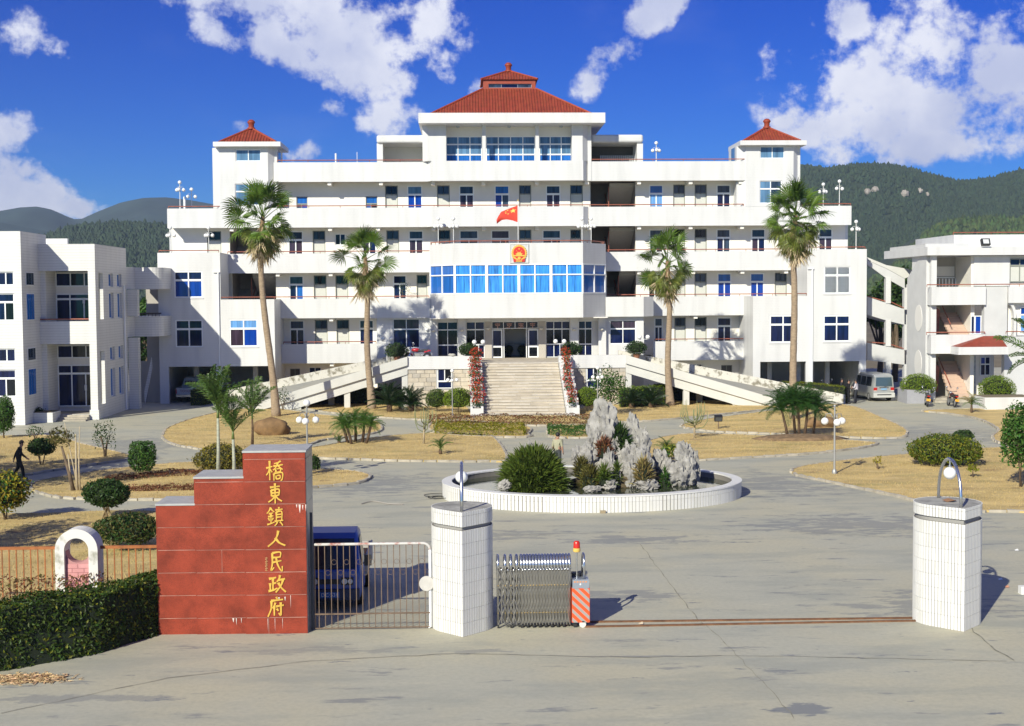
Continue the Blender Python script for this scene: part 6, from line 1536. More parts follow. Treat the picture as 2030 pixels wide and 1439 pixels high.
def tall_palm(label, base, trunk_top, crown, rpx, seed, ndead, nlive, nold, w=(.235,.175), up=1.0):
    x, Y_ = G(*base); t = thing('fan_palm', label, 'palm tree', (x,Y_,.05), group='tall fan palms'); rnd = random.Random(seed)
    tx, tz = P(*trunk_top, Y_); cx, cz = P(*crown, Y_)
    n = 26; b = B(); ring = []; rad = []
    for i in range(n+1):
        s = i/n; ring.append((x+(tx-x)*s+.10*math.sin(s*5+seed), Y_+.06*math.sin(s*4), .0+tz*s)); rad.append((w[0]*(1.35-.35*min(1,s*5)) if s < .2 else w[0]+(w[1]-w[0])*s)*(1+.04*math.sin(i*2.4)))
    b.tube(ring, rad, 12); k0 = len(b.v)
    obj('trunk', b, TRUNK, t, smooth=True)
    b = B(); m = 7
    for i in range(m+1): pass
    b.tube([ring[-1],((tx+cx)/2,Y_,(tz+cz)/2),(cx,Y_,cz+.1)],[w[1]*1.05,w[1]*1.25,.12],10); obj('crownshaft', b, mat('fibrous_crownshaft',(.20,.13,.07),.95,var=.4,vscale=9), t, smooth=True)
    sc = (PXX(crown[0]+rpx,Y_)-PXX(crown[0],Y_))/1.72
    O = Vector((cx-x, 0, cz-.05))
    def place(nm, me, az_, el_, s, z=0, roll=0):
        M = Matrix.Translation(O+Vector((0,0,z)))@Matrix.Rotation(az_,4,'Z')@Matrix.Rotation(-el_,4,'Y')@Matrix.Rotation(roll,4,'X')@Matrix.Diagonal((s,s,s,1)); put(nm, me, t, M)
    for i in range(nlive):
        q = (i+.5)/nlive; el_ = R(84-104*q)+R(rnd.gauss(0,7)); place('frond', rnd.choice(fans), i*2.399+rnd.gauss(0,.2), el_, sc*rnd.uniform(.9,1.15), .15-.5*q, rnd.uniform(-1.2,1.2))
    for i in range(nold):
        q = i/max(1,nold-1); place('frond', rnd.choice(oldfans), i*2.399+.7, R(-22-46*q+rnd.gauss(0,6)), sc*rnd.uniform(.85,1.05), -.3-.5*q, rnd.uniform(-1,1))
    for i in range(ndead):
        q = i/max(1,ndead-1); place('dead_frond', rnd.choice(deads), i*2.399+1.3, R(-48-34*q+rnd.gauss(0,6)), sc*rnd.uniform(.85,1.2), -.35-.9*q, rnd.uniform(-1.4,1.4))
    return t
tall_palm('tall fan palm leaning beside the brown boulder, with long dead leaf tatters', (545,827), (517,505), (521,432), 64, 1, 34, 24, 14)
tall_palm('shorter fan palm with ragged skirt of dry leaves beside the sago palms', (735,812), (727,585), (724,512), 54, 2, 40, 17, 13)
tall_palm('fan palm with open crown and pale skirt rising before the white ramp', (1329,806), (1324,590), (1323,520), 55, 3, 30, 18, 13)
tall_palm('tallest full crowned fan palm rising behind the dark clump palm', (1577,832), (1570,500), (1577,430), 62, 4, 32, 30, 18)
def pinnate(name, m, seed, L=1.6, n=22, ll=.38, droop=.9, up=.35, vee=.5, wd=.018):
    rnd = random.Random(seed); b = B(); N_ = 10
    sp = [Vector((L*t*(1-.10*t), 0, up*L*t-droop*L*.55*t*t)) for t in [i/N_ for i in range(N_+1)]]
    b.tube(sp, [.02*(1-.8*i/N_)+.004 for i in range(N_+1)], 4, cap=False)
    for k in range(n):
        t = .14+.86*(k+.5)/n; f = t*N_; i = min(N_-1,int(f)); p = sp[i].lerp(sp[i+1], f-i); tg = (sp[i+1]-sp[i]).normalized()
        l = ll*(math.sin(math.pi*min(1,.15+.8*t))**.7)*rnd.uniform(.85,1.15)
        for sg in (-1,1):
            d = (Vector((0,sg,0))*.9+tg*rnd.uniform(.45,.75)+Vector((0,0,vee*rnd.uniform(.5,1.2)))).normalized(); e = p+d*l; mid = p+d*l*.5+Vector((0,0,.03)); e = e+Vector((0,0,-.35*l*rnd.uniform(.4,1.3)))
            b.add([p, mid-tg*wd, mid+tg*wd, e], [(0,1,2),(1,3,2)])
    return mesh(name, b, m)
ARECA = leafmat('areca_leaf',(.085,.15,.03),.3,rough=.4); SAGO = leafmat('sago_leaf',(.020,.045,.012),.3,rough=.35); PHX = leafmat('clump_palm_leaf',(.040,.105,.018),.35,rough=.4); PHXL = leafmat('light_clump_palm_leaf',(.075,.16,.022),.35,rough=.4); DRYP = leafmat('dry_palm_leaf',(.30,.25,.09),.4)
arecas = [pinnate('frond', ARECA, i, 1.6, 28, .46, .5+.12*i, .5, .6, .022) for i in range(3)]; sagos = [pinnate('frond', SAGO, i, 1.25, 34, .19, .75+.15*i, .45, .25, .012) for i in range(3)]
phxs = [pinnate('frond', PHX, i, 1.35, 30, .30, 1.1+.15*i, .55, .3, .011) for i in range(3)]; phxl = [pinnate('frond', PHXL, 5+i, 1.2, 28, .28, 1.2+.15*i, .55, .3, .011) for i in range(3)]; drys = [pinnate('frond', DRYP, 9+i, 1.1, 20, .28, 1.2, .6, .3, .014) for i in range(2)]
GREYTR = mat('pale_ringed_trunk',(.34,.35,.27),.7,var=.25,vscale=9,stretch=(.3,.3,2)); DKTR = mat('dark_palm_stem',(.10,.062,.035),.9,var=.4,vscale=8)
def crown(t, me, O, n, s, seed, lo=-25, hi=82, nm='frond'):
    rnd = random.Random(seed)
    for i in range(n):
        q = (i+.5)/n; put(nm, rnd.choice(me), t, Matrix.Translation(O)@Matrix.Rotation(i*2.399+rnd.gauss(0,.2),4,'Z')@Matrix.Rotation(-R(hi-(hi-lo)*q+rnd.gauss(0,5)),4,'Y')@Matrix.Rotation(rnd.gauss(0,.3),4,'X')@Matrix.Diagonal((s*rnd.uniform(.85,1.12),)*3+(1,)))
def areca(label, base, top, s, n, seed, tm, w=.07, zb_=.06):
    x, Y_ = G(*base); t = thing('areca_palm', label, 'palm tree', (x,Y_,zb_), group='young feather palms'); tx, tz = P(*top, Y_)
    b = B().tube([(x,Y_,0),((x+tx)/2+.02,Y_,tz*.5),(tx,Y_,tz)],[w*1.4,w,w*.75],8); obj('trunk', b, tm, t, smooth=True)
    obj('crownshaft', B().tube([(tx,Y_,tz-.05),(tx,Y_,tz+.35)],[w*.95,.03],8), mat('green_crownshaft',(.13,.18,.05),.5), t, smooth=True)
    crown(t, arecas, Vector((tx-x,0,tz+.25-zb_)), n+2, s, seed, 5, 84); return t
areca('young feather palm with pale grey trunk and upright fronds behind the name wall', (432,962), (432,826), 1.18, 10, 1, GREYTR)
areca('lower young feather palm with pale grey trunk and arching fronds behind the name wall', (464,964), (462,868), .98, 10, 2, GREYTR)
areca('young feather palm with dark slender trunk on the left oval lawn', (500,886), (500,828), 1.15, 10, 3, DKTR, .06)
def sago(label, px, by, s, seed, h=.45):
    x, Y_ = G(px, by, .07); t = thing('sago_palm', label, 'sago palm', (x,Y_,.07), group='sago palms by the stairs')
    obj('trunk', B().lathe([(.14,-.02),(.2,.1),(.17,h*.6),(.1,h*.6+.06)],(x,Y_,.07),10), DKTR, t, smooth=True); crown(t, sagos, Vector((0,0,h*.6)), 40, s*1.32, seed, -8, 80); return t
sago('large sago palm at the foot of the shorter fan palm', 772, 816, 1.02, 1, .7); sago('sago palm next to the dark clipped ball below the stone base', 816, 815, .92, 2, .6); sago('small sago palm half hidden behind the larger ones', 795, 810, .75, 3)
sago('small sago palm beside the leafy tree near the rockery', 1252, 808, .72, 4); sago('sago palm before the yellow green hedge row', 1291, 808, .82, 5); sago('small sago palm standing between two others before the hedge row', 1272, 805, .7, 6)
def clump(label, stems, me, tm, s, n, seed, zz=.07, base_ring=None):
    x, Y_ = G(*stems[0][:2]); t = thing('clump_palm', label, 'palm tree', (x,Y_,zz), group='clump palms')
    for k, (bx0, by0, tx0, ty0) in enumerate(stems):
        sx_, sy_ = G(bx0,by0,zz); tx, tz = P(tx0,ty0,sy_)
        obj('trunk', B().tube([(sx_,sy_,0),((sx_+tx)/2+.02,sy_,tz*.5),(tx,sy_,tz)],[.085,.075,.06],7), tm, t, smooth=True)
        crown(t, me, Vector((tx-x,sy_-Y_,tz-zz)), n, s, seed+k, -22, 88)
    return t
clump('bright green clump palm with five brown stems on the left lawns', [(705,876,704,838),(690,878,679,843),(697,880,689,848),(718,877,722,840),(725,879,735,845)], phxl, DKTR, .74, 28, 11)
clump('dark dense clump palm with leaning stems before the tallest fan palm', [(1584,868,1582,806),(1562,868,1550,814),(1577,866,1570,802),(1594,866,1601,806),(1611,864,1617,814)], phxs, DKTR, 1.0, 38, 21)
b = B(); c0 = G(1585,872); tag(obj('soil_mound', B().lathe([(2.2,0),(1.6,.16),(.8,.24),(.05,.27)],(c0[0],c0[1],.05),20,1.2,.6), mat('mulch',(.20,.13,.07),.95,var=.4,vscale=4), smooth=True), 'low brown mulch mound under the dark clump palm', 'mound')
def small_palm(label, px, by, top, me, s, n, seed):
    x, Y_ = G(px,by,.07); t = thing('small_palm', label, 'palm', (x,Y_,.07)); obj('trunk', B().lathe([(.07,-.02),(.09,.1),(.06,top)],(x,Y_,.07),8), DKTR, t, smooth=True); crown(t, me, Vector((0,0,top)), n, s, seed, 0, 75); return t
small_palm('small feathery palm sprouting from the lawn before the yellow bed', 873, 900, .25, phxl, .62, 12, 31)
small_palm('small drying palm on the lawn strip by the parked motorbike', 1926, 818, .5, drys+phxl, .85, 14, 32)
small_palm('little agave like palm beside the bright green clump palm', 672, 878, .05, arecas, .28, 12, 33)
# big feather palm at the right edge
x, Y_ = G(2060,905,.07); t = thing('feather_palm', 'feather palm with long drooping fronds at the right edge of the lawns', 'palm tree', (x,Y_,.07)); tz = P(2062,715,Y_)[1]
obj('trunk', B().tube([(x,Y_,0),(x+.05,Y_,tz)],[.16,.11],9), GREYTR, t, smooth=True); crown(t, arecas, Vector((0,0,tz)), 16, 1.45, 41, -30, 80)
# ================================================================ clipped shrubs and hedges
shrub('clipped_shrub','flat topped clipped green shrub on a short stem beside the brown flower bed','shrub',283,946,49,876,932,'green',2200,.055,1,.10,flat=.9)
shrub('dome_shrub','dome shaped green shrub on spreading bare stems before the arched post','shrub',212,1026,88,950,1004,'dark',2600,.065,8,.18,stemw=.025,wood=PALEWOOD)
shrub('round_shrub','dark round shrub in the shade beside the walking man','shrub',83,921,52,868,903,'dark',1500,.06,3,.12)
shrub('tall_shrub','tall narrow leafy shrub before the corner of the left office block','shrub',8,868,44,787,858,'green',2600,.06,2,.2)
shrub('sapling','slender leafy sapling in the lawn corner by the drive','shrub',208,905,44,830,896,'dark',330,.06,5,.35,core=False,shell=(.15,1.05))
shrub('sapling','thin small leaved sapling before the planter box','shrub',70,872,40,842,868,'dark',220,.055,3,.35,core=False,shell=(.15,1.05))
shrub('golden_shrub','golden yellow leaved shrub at the lawn edge near the path','shrub',12,1030,92,935,1010,'yellow',1700,.075,3,.35,second=('green',.35))
shrub('dark_bush','dark olive bush behind the arched post and name wall','shrub',252,1088,122,1018,1082,'dark',3600,.055,0,.25,second=('olive',.35))
shrub('rounded_bush','rounded yellow green bush behind the young feather palms','shrub',440,940,104,880,938,'olive',3600,.055,0,.14,second=('yellow',.3))
shrub('small_bush','small green bush peeping out beside the name wall','shrub',622,938,24,902,934,'dark',500,.06,0,.3)
shrub('clipped_ball','dark clipped ball shrub next to the sago palms','shrub',866,816,44,771,812,'hedge',2200,.05,0,.06)
shrub('clipped_ball','bright clipped ball shrub touching the flowered stair planter','shrub',909,818,60,769,813,'bright',3400,.05,0,.05)
shrub('clipped_ball','clipped ball shrub half shaded by the stair planter','shrub',1164,815,44,767,810,'bright',2400,.05,0,.05)
shrub('leafy_tree','loose leafy young tree rising behind the rockery tip','tree',1207,822,68,731,800,'green',1500,.085,4,.35,core=False,shell=(.2,1.05))
shrub('clipped_ball','large clipped ball shrub overhanging the grey planter by the motorbike','shrub',1820,799,68,741,786,'bright',3800,.05,0,.07,Y=90.6,z0=.42,depth=2.2)
shrub('clipped_ball','large clipped ball shrub in the white planter under the red canopy','shrub',1976,806,70,744,800,'bright',4000,.05,0,.06,Y=87.9,z0=.3,depth=2.4)
shrub('variegated_bush','wide domed yellow variegated bush on the right lawn','shrub',1873,921,138,862,924,'hedge',5600,.06,0,.14,second=('ygold',.5),depth=2.6)
shrub('low_bush','low dark green bush just behind the variegated bush','shrub',1910,884,38,852,876,'dark',700,.06,0,.25)
shrub('yellow_sprig','tiny yellow leaved sprig in the dry lawn by the lamp post','shrub',1741,930,22,903,925,'yellow',60,.06,2,.4,core=False,shell=(.2,1))
shrub('yellow_sprig','little yellow green shrublet beside the variegated bush','shrub',1928,946,22,918,938,'ygold',160,.055,1,.3,core=False,shell=(.3,1))
shrub('leafy_shrub','tall loose leafy shrub at the right edge of the lawn','shrub',2022,965,76,800,925,'green',2400,.09,3,.35,core=False,shell=(.2,1.05))
shrub('ramp_sapling','thin sapling standing before the left ramp parapet','shrub',561,812,26,765,806,'dark',170,.06,3,.4,core=False,shell=(.1,1.05))
shrub('balcony_plant','small potted tree on the second floor balcony above the motorbike','plant',801,588,26,556,590,'dark',240,.05,2,.4,core=False,shell=(.1,1.05),Y=YC+.5,z0=zf(1))
for k, (px, w_, y0, y1, lab) in enumerate([(787,44,679,712,'round potted shrub beside the red motorbike on the platform'),(930,40,680,707,'round potted shrub above the densely flowered stair planter'),(1132,42,678,706,'round potted shrub above the sparsely flowered stair planter'),(1262,40,676,702,'round potted shrub at the top of the white ramp')]):
    t = shrub('potted_shrub', lab, 'shrub', px, y1+6, w_, y0, y1, 'dark', 1100, .065, 2, .2, Y=91.9 if k in (1,2) else 93.2, z0=3.06, group='potted shrubs on the entrance platform')
    x, yy = t.location.x, t.location.y; obj('pot', B().lathe([(.16,0),(.26,.36),(.28,.4),(.24,.4),(.22,.34)],(x,yy,3.06),14), mat('terracotta',(.30,.13,.07),.8), t, smooth=40)
hedge('near_hedge','tall dark boxy hedge along the road beside the name wall',[G(-220,1380),G(-60,1343),G(60,1322),G(200,1296),G(270,1272),G(330,1253)],1.5,1.28,'nearhedge',15000,.05,second=('ygold',.10))
hedge('dry_hedge','sparse brown dying hedge strip along the garden fence',[(PXX(-200,30.6,1180),30.35),(PXX(40,30.6,1180),30.5),(PXX(200,30.9,1180),30.85)],.6,1.12,'brown',2600,.045,core=False,rough=.12,second=('olive',.4))
hedge('clipped_hedge','low yellow green clipped hedge by the pickup truck',[G(378,804),G(430,804),G(492,798)],1.4,1.12,'ygold',4200,.05,second=('hedge',.45))
hedge('clipped_hedge','long yellow green clipped hedge behind the white ramp beside two people',[G(1560,788),G(1620,792),G(1683,800)],1.6,1.15,'ygold',4800,.05,second=('hedge',.4))
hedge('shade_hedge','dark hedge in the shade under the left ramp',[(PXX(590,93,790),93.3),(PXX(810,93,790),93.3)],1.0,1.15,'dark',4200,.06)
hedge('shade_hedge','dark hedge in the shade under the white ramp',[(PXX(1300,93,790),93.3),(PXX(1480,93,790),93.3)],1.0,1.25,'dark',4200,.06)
hedge('clipped_hedge','wavy topped yellow green clipped hedge row behind the sago palms',[G(1232,810),G(1275,807),G(1322,804)],1.3,1.35,'bright',3600,.05,rough=.14)
hedge('bed_hedge','row of dry reddish brown bedding plants before the granite stairs',[G(850,842),G(950,843.5),G(1100,844),G(1212,842)],.8,.52,'brown',5200,.05,'flower bed',.06,rough=.14,core=False,second=('olive',.2))
hedge('golden_bed','low bed of golden yellow leaved plants in the central island',[G(862,862),G(940,866),G(1042,865)],2.6,.42,'ygold',6500,.05,'flower bed',.06,rough=.14,core=False,second=('yellow',.35))
hedge('green_bed','low bed of feathery green plants beside the rockery',[G(1090,865),G(1140,867),G(1200,866)],2.0,.42,'green',3800,.05,'flower bed',.06,rough=.14,core=False)
hedge('brown_bed','strip of dry reddish bedding plants on the shrub lawn',[G(205,958),G(300,950),G(395,945)],.9,.16,'brown',2200,.045,'flower bed',.06,rough=.1,core=False)
hedge('brown_bed','second strip of dry reddish bedding plants before the name wall',[G(240,978),G(320,977),G(400,975)],.8,.16,'brown',1800,.045,'flower bed',.06,rough=.1,core=False)
t = thing('leaning_plant','leaning woody plant with forked bare trunks and small leaf tuft','plant',(*G(146,972,.07),.07)); bxp, byp = t.location.x, t.location.y
for (dx, tp, w_) in ((0,(122,884),.07),(.15,(150,860),.045),(.25,(158,845),.03),(-.1,(135,900),.04),(.2,(128,838),.025)):
    tx, tz = P(*tp,byp); obj('trunk', B().tube([(bxp+dx,byp,-.0),(bxp+dx*.5+(tx-bxp)*.35,byp,tz*.4),(tx,byp,tz)],[w_*1.4,w_,w_*.6],7), PALEWOOD if w_ < .05 else WOOD, t, smooth=True)
cx, cz = P(118,866,byp); rng = np.random.default_rng(8); pts, nr = ell_pts((cx,byp,cz),(.55,.5,.36),420,rng,(.2,1.05),.3); V, F = leaves(pts,nr,.065,rng); obj('foliage', B().arr(V,F), LM['olive'], t)
# candelabra spurges
def spurge(label, px, by, h, seed, n=16):
    x, Y_ = G(px,by,.07); t = thing('candelabra_plant', label, 'plant', (x,Y_,.07), group='candelabra plants'); rnd = random.Random(seed)
    obj('trunk', B().tube([(x,Y_,.0),(x+.03,Y_,h*.4),(x+.02,Y_,h*.55)],[.06,.05,.04],7), PALEWOOD, t, smooth=True); m = mat('pale_green_stem',(.20,.22,.10),.7)
    for i in range(n):
        a = rnd.uniform(0,6.28); r_ = rnd.uniform(.2,.75); z0_ = h*rnd.uniform(.25,.55); z1_ = h*rnd.uniform(.75,1.08)
        obj('branch', B().tube([(x+.02,Y_,z0_),(x+r_*.7*math.cos(a),Y_+r_*.7*math.sin(a),z0_+.15),(x+r_*math.cos(a),Y_+r_*math.sin(a),(z0_+z1_)/2),(x+r_*.95*math.cos(a),Y_+r_*.95*math.sin(a),z1_)],[.025,.024,.022,.012],5), m, t, smooth=True)
    return t
spurge('pale leafless candelabra plant beside the golden bed',840,880,2.1,1,13); spurge('pale leafless candelabra plant by the small floodlight',1376,868,1.95,2,18)
# flowers on the stair planters
for k, (s, x, y, z) in enumerate(fl_spots):
    rng = np.random.default_rng(100+k); sp_ = 1.0 if s == 0 else .72
    t = thing('red_flower_plant', 'red flowering plant in the '+('lowest','second lowest','third lowest','fourth lowest','fourth highest','third highest','second highest','topmost')[k % 8]+' trough of the '+('densely' if s == 0 else 'sparsely')+' flowered stair planter', 'flower', (x,y,z), group='red flowers in the stair planters '+('densely' if s == 0 else 'sparsely')+' planted')
    pts, nr = ell_pts((x,y,z+.30),(.42*sp_,.46,.34),int(260*sp_),rng,(.3,1.05),.3,-.6); V, F = leaves(pts,nr,.06,rng); obj('foliage', B().arr(V,F), LM['dark' if k % 2 else 'green'], t)
    pts, nr = ell_pts((x,y-.05,z+.40),(.46*sp_,.5,.36),int(150*sp_),rng,(.75,1.1),.35,-.2); V, F = leaves(pts,nr,.06,rng); obj('blossom', B().arr(V,F), LM['red'], t)
# planters on the right
for lab, a, c, by, z, m in (('grey rendered planter under the overhanging clipped ball','a',(1798,1846),799,.95,GREYR),('white planter box at the foot of the clipped ball under the canopy','b',(1950,2060),806,.85,WHITE)) if 0 else ():
    pass
for lab, (a, c), by, z, m, d in (('grey rendered planter under the overhanging clipped ball',(1798,1846),800,.95,mat('shaded_grey_planter',(.33,.33,.35),.85,var=.06),2.0),('white planter box below the clipped ball near the red canopy',(1952,2060),814,.85,WHITE,2.2)):  # darker copy of the grey render, with the planter's shade in its colour
    (xa, ya), (xb, yb) = G(a,by), G(c,by); t = thing('planter_box', lab, 'planter', ((xa+xb)/2,ya,0)); obj('trough', B().box(xa,xb,ya,ya+d,0,z), m, t); bx('soil', t, xa+.12, xb-.12, ya+.12, ya+d-.12, z-.01, z+.03, EARTH)
shrub('planter_plant','dark low shrub growing in the planter by the office steps','shrub',62,832,46,805,826,'dark',1200,.055,0,.25,Y=pl_.location.y+.7,z0=.64)
# ================================================================ trees beyond the buildings
def tree(label, px, Y_, top_y, wpx, seed, n=2600, leaf='dark', size=.22):
    x = PXX(px,Y_); zt_ = P(px,top_y,Y_)[1]; rx_ = (PXX(px+wpx/2,Y_)-PXX(px-wpx/2,Y_))/2; t = thing('broadleaf_tree', label, 'tree', (x,Y_,0)); rng = np.random.default_rng(seed); rnd = random.Random(seed)
    obj('trunk', B().tube([(x,Y_,-.1),(x+.15,Y_,zt_*.3),(x,Y_,zt_*.75)],[.3,.22,.08],8), WOOD, t, smooth=True)
    PT, NR = [], []
    for k in range(9):
        a = rnd.uniform(0,6.28); q = rnd.uniform(.15,.7); c = (x+rx_*q*math.cos(a), Y_+rx_*q*math.sin(a), zt_*rnd.uniform(.45,.88)); r_ = rx_*rnd.uniform(.35,.6)
        c = (c[0],c[1],min(c[2], zt_-r_*.8))
        obj('limb', B().tube([(x,Y_,zt_*.28),((x+c[0])/2,(Y_+c[1])/2,c[2]*.7),c],[.12,.07,.03],5), WOOD, t, smooth=True)
        p_, n_ = ell_pts(c,(r_,r_,r_*.8),n//9,rng,(.5,1.08),.35); PT.append(p_); NR.append(n_)
    V, F = leaves(np.concatenate(PT),np.concatenate(NR),size,rng); obj('crown', B().arr(V,F), LM[leaf], t)
for a in (('dark leafy tree behind the sloping gallery roof',1775,112,512,95,1),('leafy tree seen between the columns of the sloping gallery',1745,118,560,90,2),('leafy tree behind the grey gable',1800,125,530,70,3),('green tree seen through the link gallery opening',282,112,575,70,4),('low green tree behind the link gallery stairs',262,108,640,70,5)):
    tree(*a, leaf='dark' if a[-1] % 2 else 'green')
# unseen tree added left of the view to shade the path and man
xs, ys = G(-330,990); t = thing('added_shade_tree','broad leafy unseen tree added to shade the lawn path','tree',(xs,ys,0)); rng = np.random.default_rng(77); rnd = random.Random(77)
obj('trunk', B().tube([(xs,ys,-.1),(xs+.2,ys,2.2),(xs,ys,4.5)],[.32,.24,.14],9), WOOD, t, smooth=True); PT, NR = [], []
for k in range(26):
    c = (xs+rnd.uniform(-4.6,4.6), ys+rnd.uniform(-3.6,3.6), rnd.uniform(3.2,5.8)); obj('limb', B().tube([(xs,ys,2.4),((xs+c[0])/2,(ys+c[1])/2,3.4),c],[.12,.07,.03],5), WOOD, t, smooth=True)
    p_, n_ = ell_pts(c,(1.25,1.25,.9),420,rng,(.3,1.08),.35); PT.append(p_); NR.append(n_)
V, F = leaves(np.concatenate(PT),np.concatenate(NR),.14,rng); obj('crown', B().arr(V,F), LM['dark'], t)
xs, ys = G(-210,1130); t = thing('added_shade_tree','small leafy unseen tree added to shade the lawn by the garden fence','tree',(xs,ys,0)); rng = np.random.default_rng(78); rnd = random.Random(78)  # another unseen tree, added to cast shade on the near left lawn
obj('trunk', B().tube([(xs,ys,-.1),(xs+.1,ys,1.8),(xs,ys,3.4)],[.2,.15,.08],9), WOOD, t, smooth=True); PT, NR = [], []
for k in range(12):
    c = (xs+rnd.uniform(-2.0,2.0), ys+rnd.uniform(-1.6,1.6), rnd.uniform(2.4,4.2)); obj('limb', B().tube([(xs,ys,1.9),((xs+c[0])/2,(ys+c[1])/2,2.6),c],[.08,.05,.02],5), WOOD, t, smooth=True)
    p_, n_ = ell_pts(c,(.8,.8,.6),300,rng,(.3,1.08),.35); PT.append(p_); NR.append(n_)
V, F = leaves(np.concatenate(PT),np.concatenate(NR),.11,rng); obj('crown', B().arr(V,F), LM['dark'], t)
# ================================================================ fountain
YFf = G(1170,1017)[1]; zr0 = P(1170,983.5,YFf)[1]; YFb = G(1170,921,zr0)[1]; YFc = (YFf+YFb)/2; RY = (YFb-YFf)/2
fxa, fxb = PXX(877,YFc,955), PXX(1466.5,YFc,955); XFc, RX = (fxa+fxb)/2, (fxb-fxa)/2
ft = thing('fountain_basin', 'low oval fountain basin faced with white strip tiles around the rockery', 'fountain', (XFc,YFc,0))
def ering(r0, r1, z0, z1, n=96):
    b = B(); vs = []
    for k in range(n):
        a = 2*math.pi*k/n; c, s = math.cos(a), math.sin(a)
        for d, z in ((r0,z0),(r0,z1),(r1,z1),(r1,z0)): vs.append((XFc+(RX+d)*c, YFc+(RY+d)*s, z))
    return b.add(vs, [(k*4+j,((k+1)%n)*4+j,((k+1)%n)*4+(j+1)%4,k*4+(j+1)%4) for k in range(n) for j in range(4)])
obj('basin_wall', ering(-.015,-.34,-.05,zr0-.05), PGROUT, ft); obj('rim', ering(.02,-.36,zr0-.049,zr0), mat('white_rim_tile',(.70,.69,.66),.45,var=.05,vscale=2.5), ft)
tm = [mesh('tile', B().box(-.5,.5,0,1,0,1), m) for m in TILE]; rest = B(); n = 1400; acc = 0; pr = None; w_ = .125
for k in range(n+1):
    a = 2*math.pi*k/n-math.pi; p = Vector((RX*math.cos(a),RY*math.sin(a),0))
    if pr is not None:
        acc += (p-pr).length
        if acc >= w_:
            acc = 0; tg = (p-pr).normalized(); ang = math.atan2(tg.y,tg.x)
            for z0_, z1_ in ((0,zr0*.62),(zr0*.62,zr0-.05)):
                M = Matrix.Translation((p.x,p.y,z0_+.003))@Matrix.Rotation(ang,4,'Z')@Matrix.Diagonal((w_-.014,.016,z1_-z0_-.006,1))
                if a < 0 and z0_ == 0: put('tile', random.choice(tm), ft, M)
                else: s0 = len(rest.v); rest.box(-.5,.5,0,1,0,1); rest.xf(Matrix.Translation((XFc,YFc,0))@M, s0)
    pr = p
obj('tile_rest', rest, TILE[0], ft, kind='stuff')
zw = zr0-.24
pl = [(XFc+(RX-.33)*math.cos(2*math.pi*k/64), YFc+(RY-.33)*math.sin(2*math.pi*k/64)) for k in range(64)]
obj('basin_floor', B().quad(*[(x,y,.02) for x,y in pl]), mat('pond_mud',(.06,.06,.035),.9,var=.3), ft)
WAT = mat('pond_water',(.045,.055,.032),.04,spec=.6,bump=.06,bscale=6,var=.3,vscale=.6)
wo_ = obj('pond_water', B().quad(*[(x,y,zw) for x,y in pl]), WAT); wo_['kind'] = 'structure'
bx('valve_box', ft, PXX(1190,YFf,1012), PXX(1200,YFf,1012), YFf-.12, YFf-.03, 0, .1, mat('valve',(.3,.24,.15),.6))
ROCK = mat('limestone', (.295,.282,.26), .9, var=.32, vscale=3.2, bump=.9, bscale=14)
def ico(sub):
    bm = bmesh.new(); bmesh.ops.create_icosphere(bm, subdivisions=sub, radius=1); v = np.array([x.co[:] for x in bm.verts]); f = [tuple(q.index for q in g.verts) for g in bm.faces]; bm.free(); return v, f
IC4 = ico(4); IC3 = ico(3)
def rockmesh(c, r, seed, amp=.55, fr=2.0, ic=IC4, vert=.55):
    v, f = ic; p = v*np.array([fr,fr,fr*vert])+seed*7.13
    n1 = fbm3(p,4,.55); rid = 1-np.abs(2*fbm3(p*1.7+31,3,.55)-1)*2.2; n3 = fbm3(p*4.1+11,3,.6)
    k = 1+amp*((n1-.5)*1.9+(rid-.45)*.55+(n3-.5)*.75)
    q = v*k[:,None]; q = q*np.array(r)+np.array(c); b = B(); b.v = [tuple(x) for x in q.tolist()]; b.f = f; return b
def at(px, py, Y): a = P(px,py,Y); return (a[0],Y,a[1])
rk = thing('rockery', 'jagged pale limestone rockery standing in the oval fountain', 'rockery', (PXX(1220,YFc,960),YFc,zw))
def rock(px0, px1, py0, py1, dy, seed, dep=None, amp=.55, vert=.55):
    Y_ = YFc+dy; c = at((px0+px1)/2,(py0+py1)/2,Y_); rx_ = (PXX(px1,Y_)-PXX(px0,Y_))/2; rz_ = (P(px0,py0,Y_)[1]-P(px0,py1,Y_)[1])/2
    return obj('rock', rockmesh(c,(rx_*1.08,dep or rx_*.9,rz_*.92),seed,amp,2.5,vert=.75), ROCK, rk, smooth=50)
for i, a in enumerate([(1172,1220,794,905,.7),(1166,1190,838,905,.5),(1200,1226,826,900,.9),(1240,1266,822,905,.8),(1256,1286,850,935,.6),(1134,1164,884,925,.2),(1152,1182,880,925,.1),(1176,1206,880,955,.3),(1200,1232,866,930,.4),(1195,1218,892,962,-.3),(1228,1262,880,965,0),(1250,1292,885,968,-.1),(1238,1262,915,972,-.7),(1212,1230,928,966,-.7),
        (1196,1222,950,972,-1.2),(1160,1190,962,976,-1.6),(1262,1302,948,974,-1.1),(1292,1324,893,950,.7),(1340,1374,877,935,-.1),(1328,1366,915,966,-.5),(1346,1378,905,962,-.4),(1370,1386,895,964,-.1),(1318,1340,912,960,-.2),(1038,1062,876,925,.7),(990,1012,952,974,-1.4),(1226,1250,900,940,.1)]):
    rock(*a, seed=i+1)
MOUND = mat('mossy_earth',(.10,.075,.04),.95,var=.4,vscale=4)
b = rockmesh((at(1225,950,YFc)[0],YFc,zw+.1),(1.75,.85,.45),50,.35,ic=IC3); obj('earth_mound', b, MOUND, rk, smooth=True)
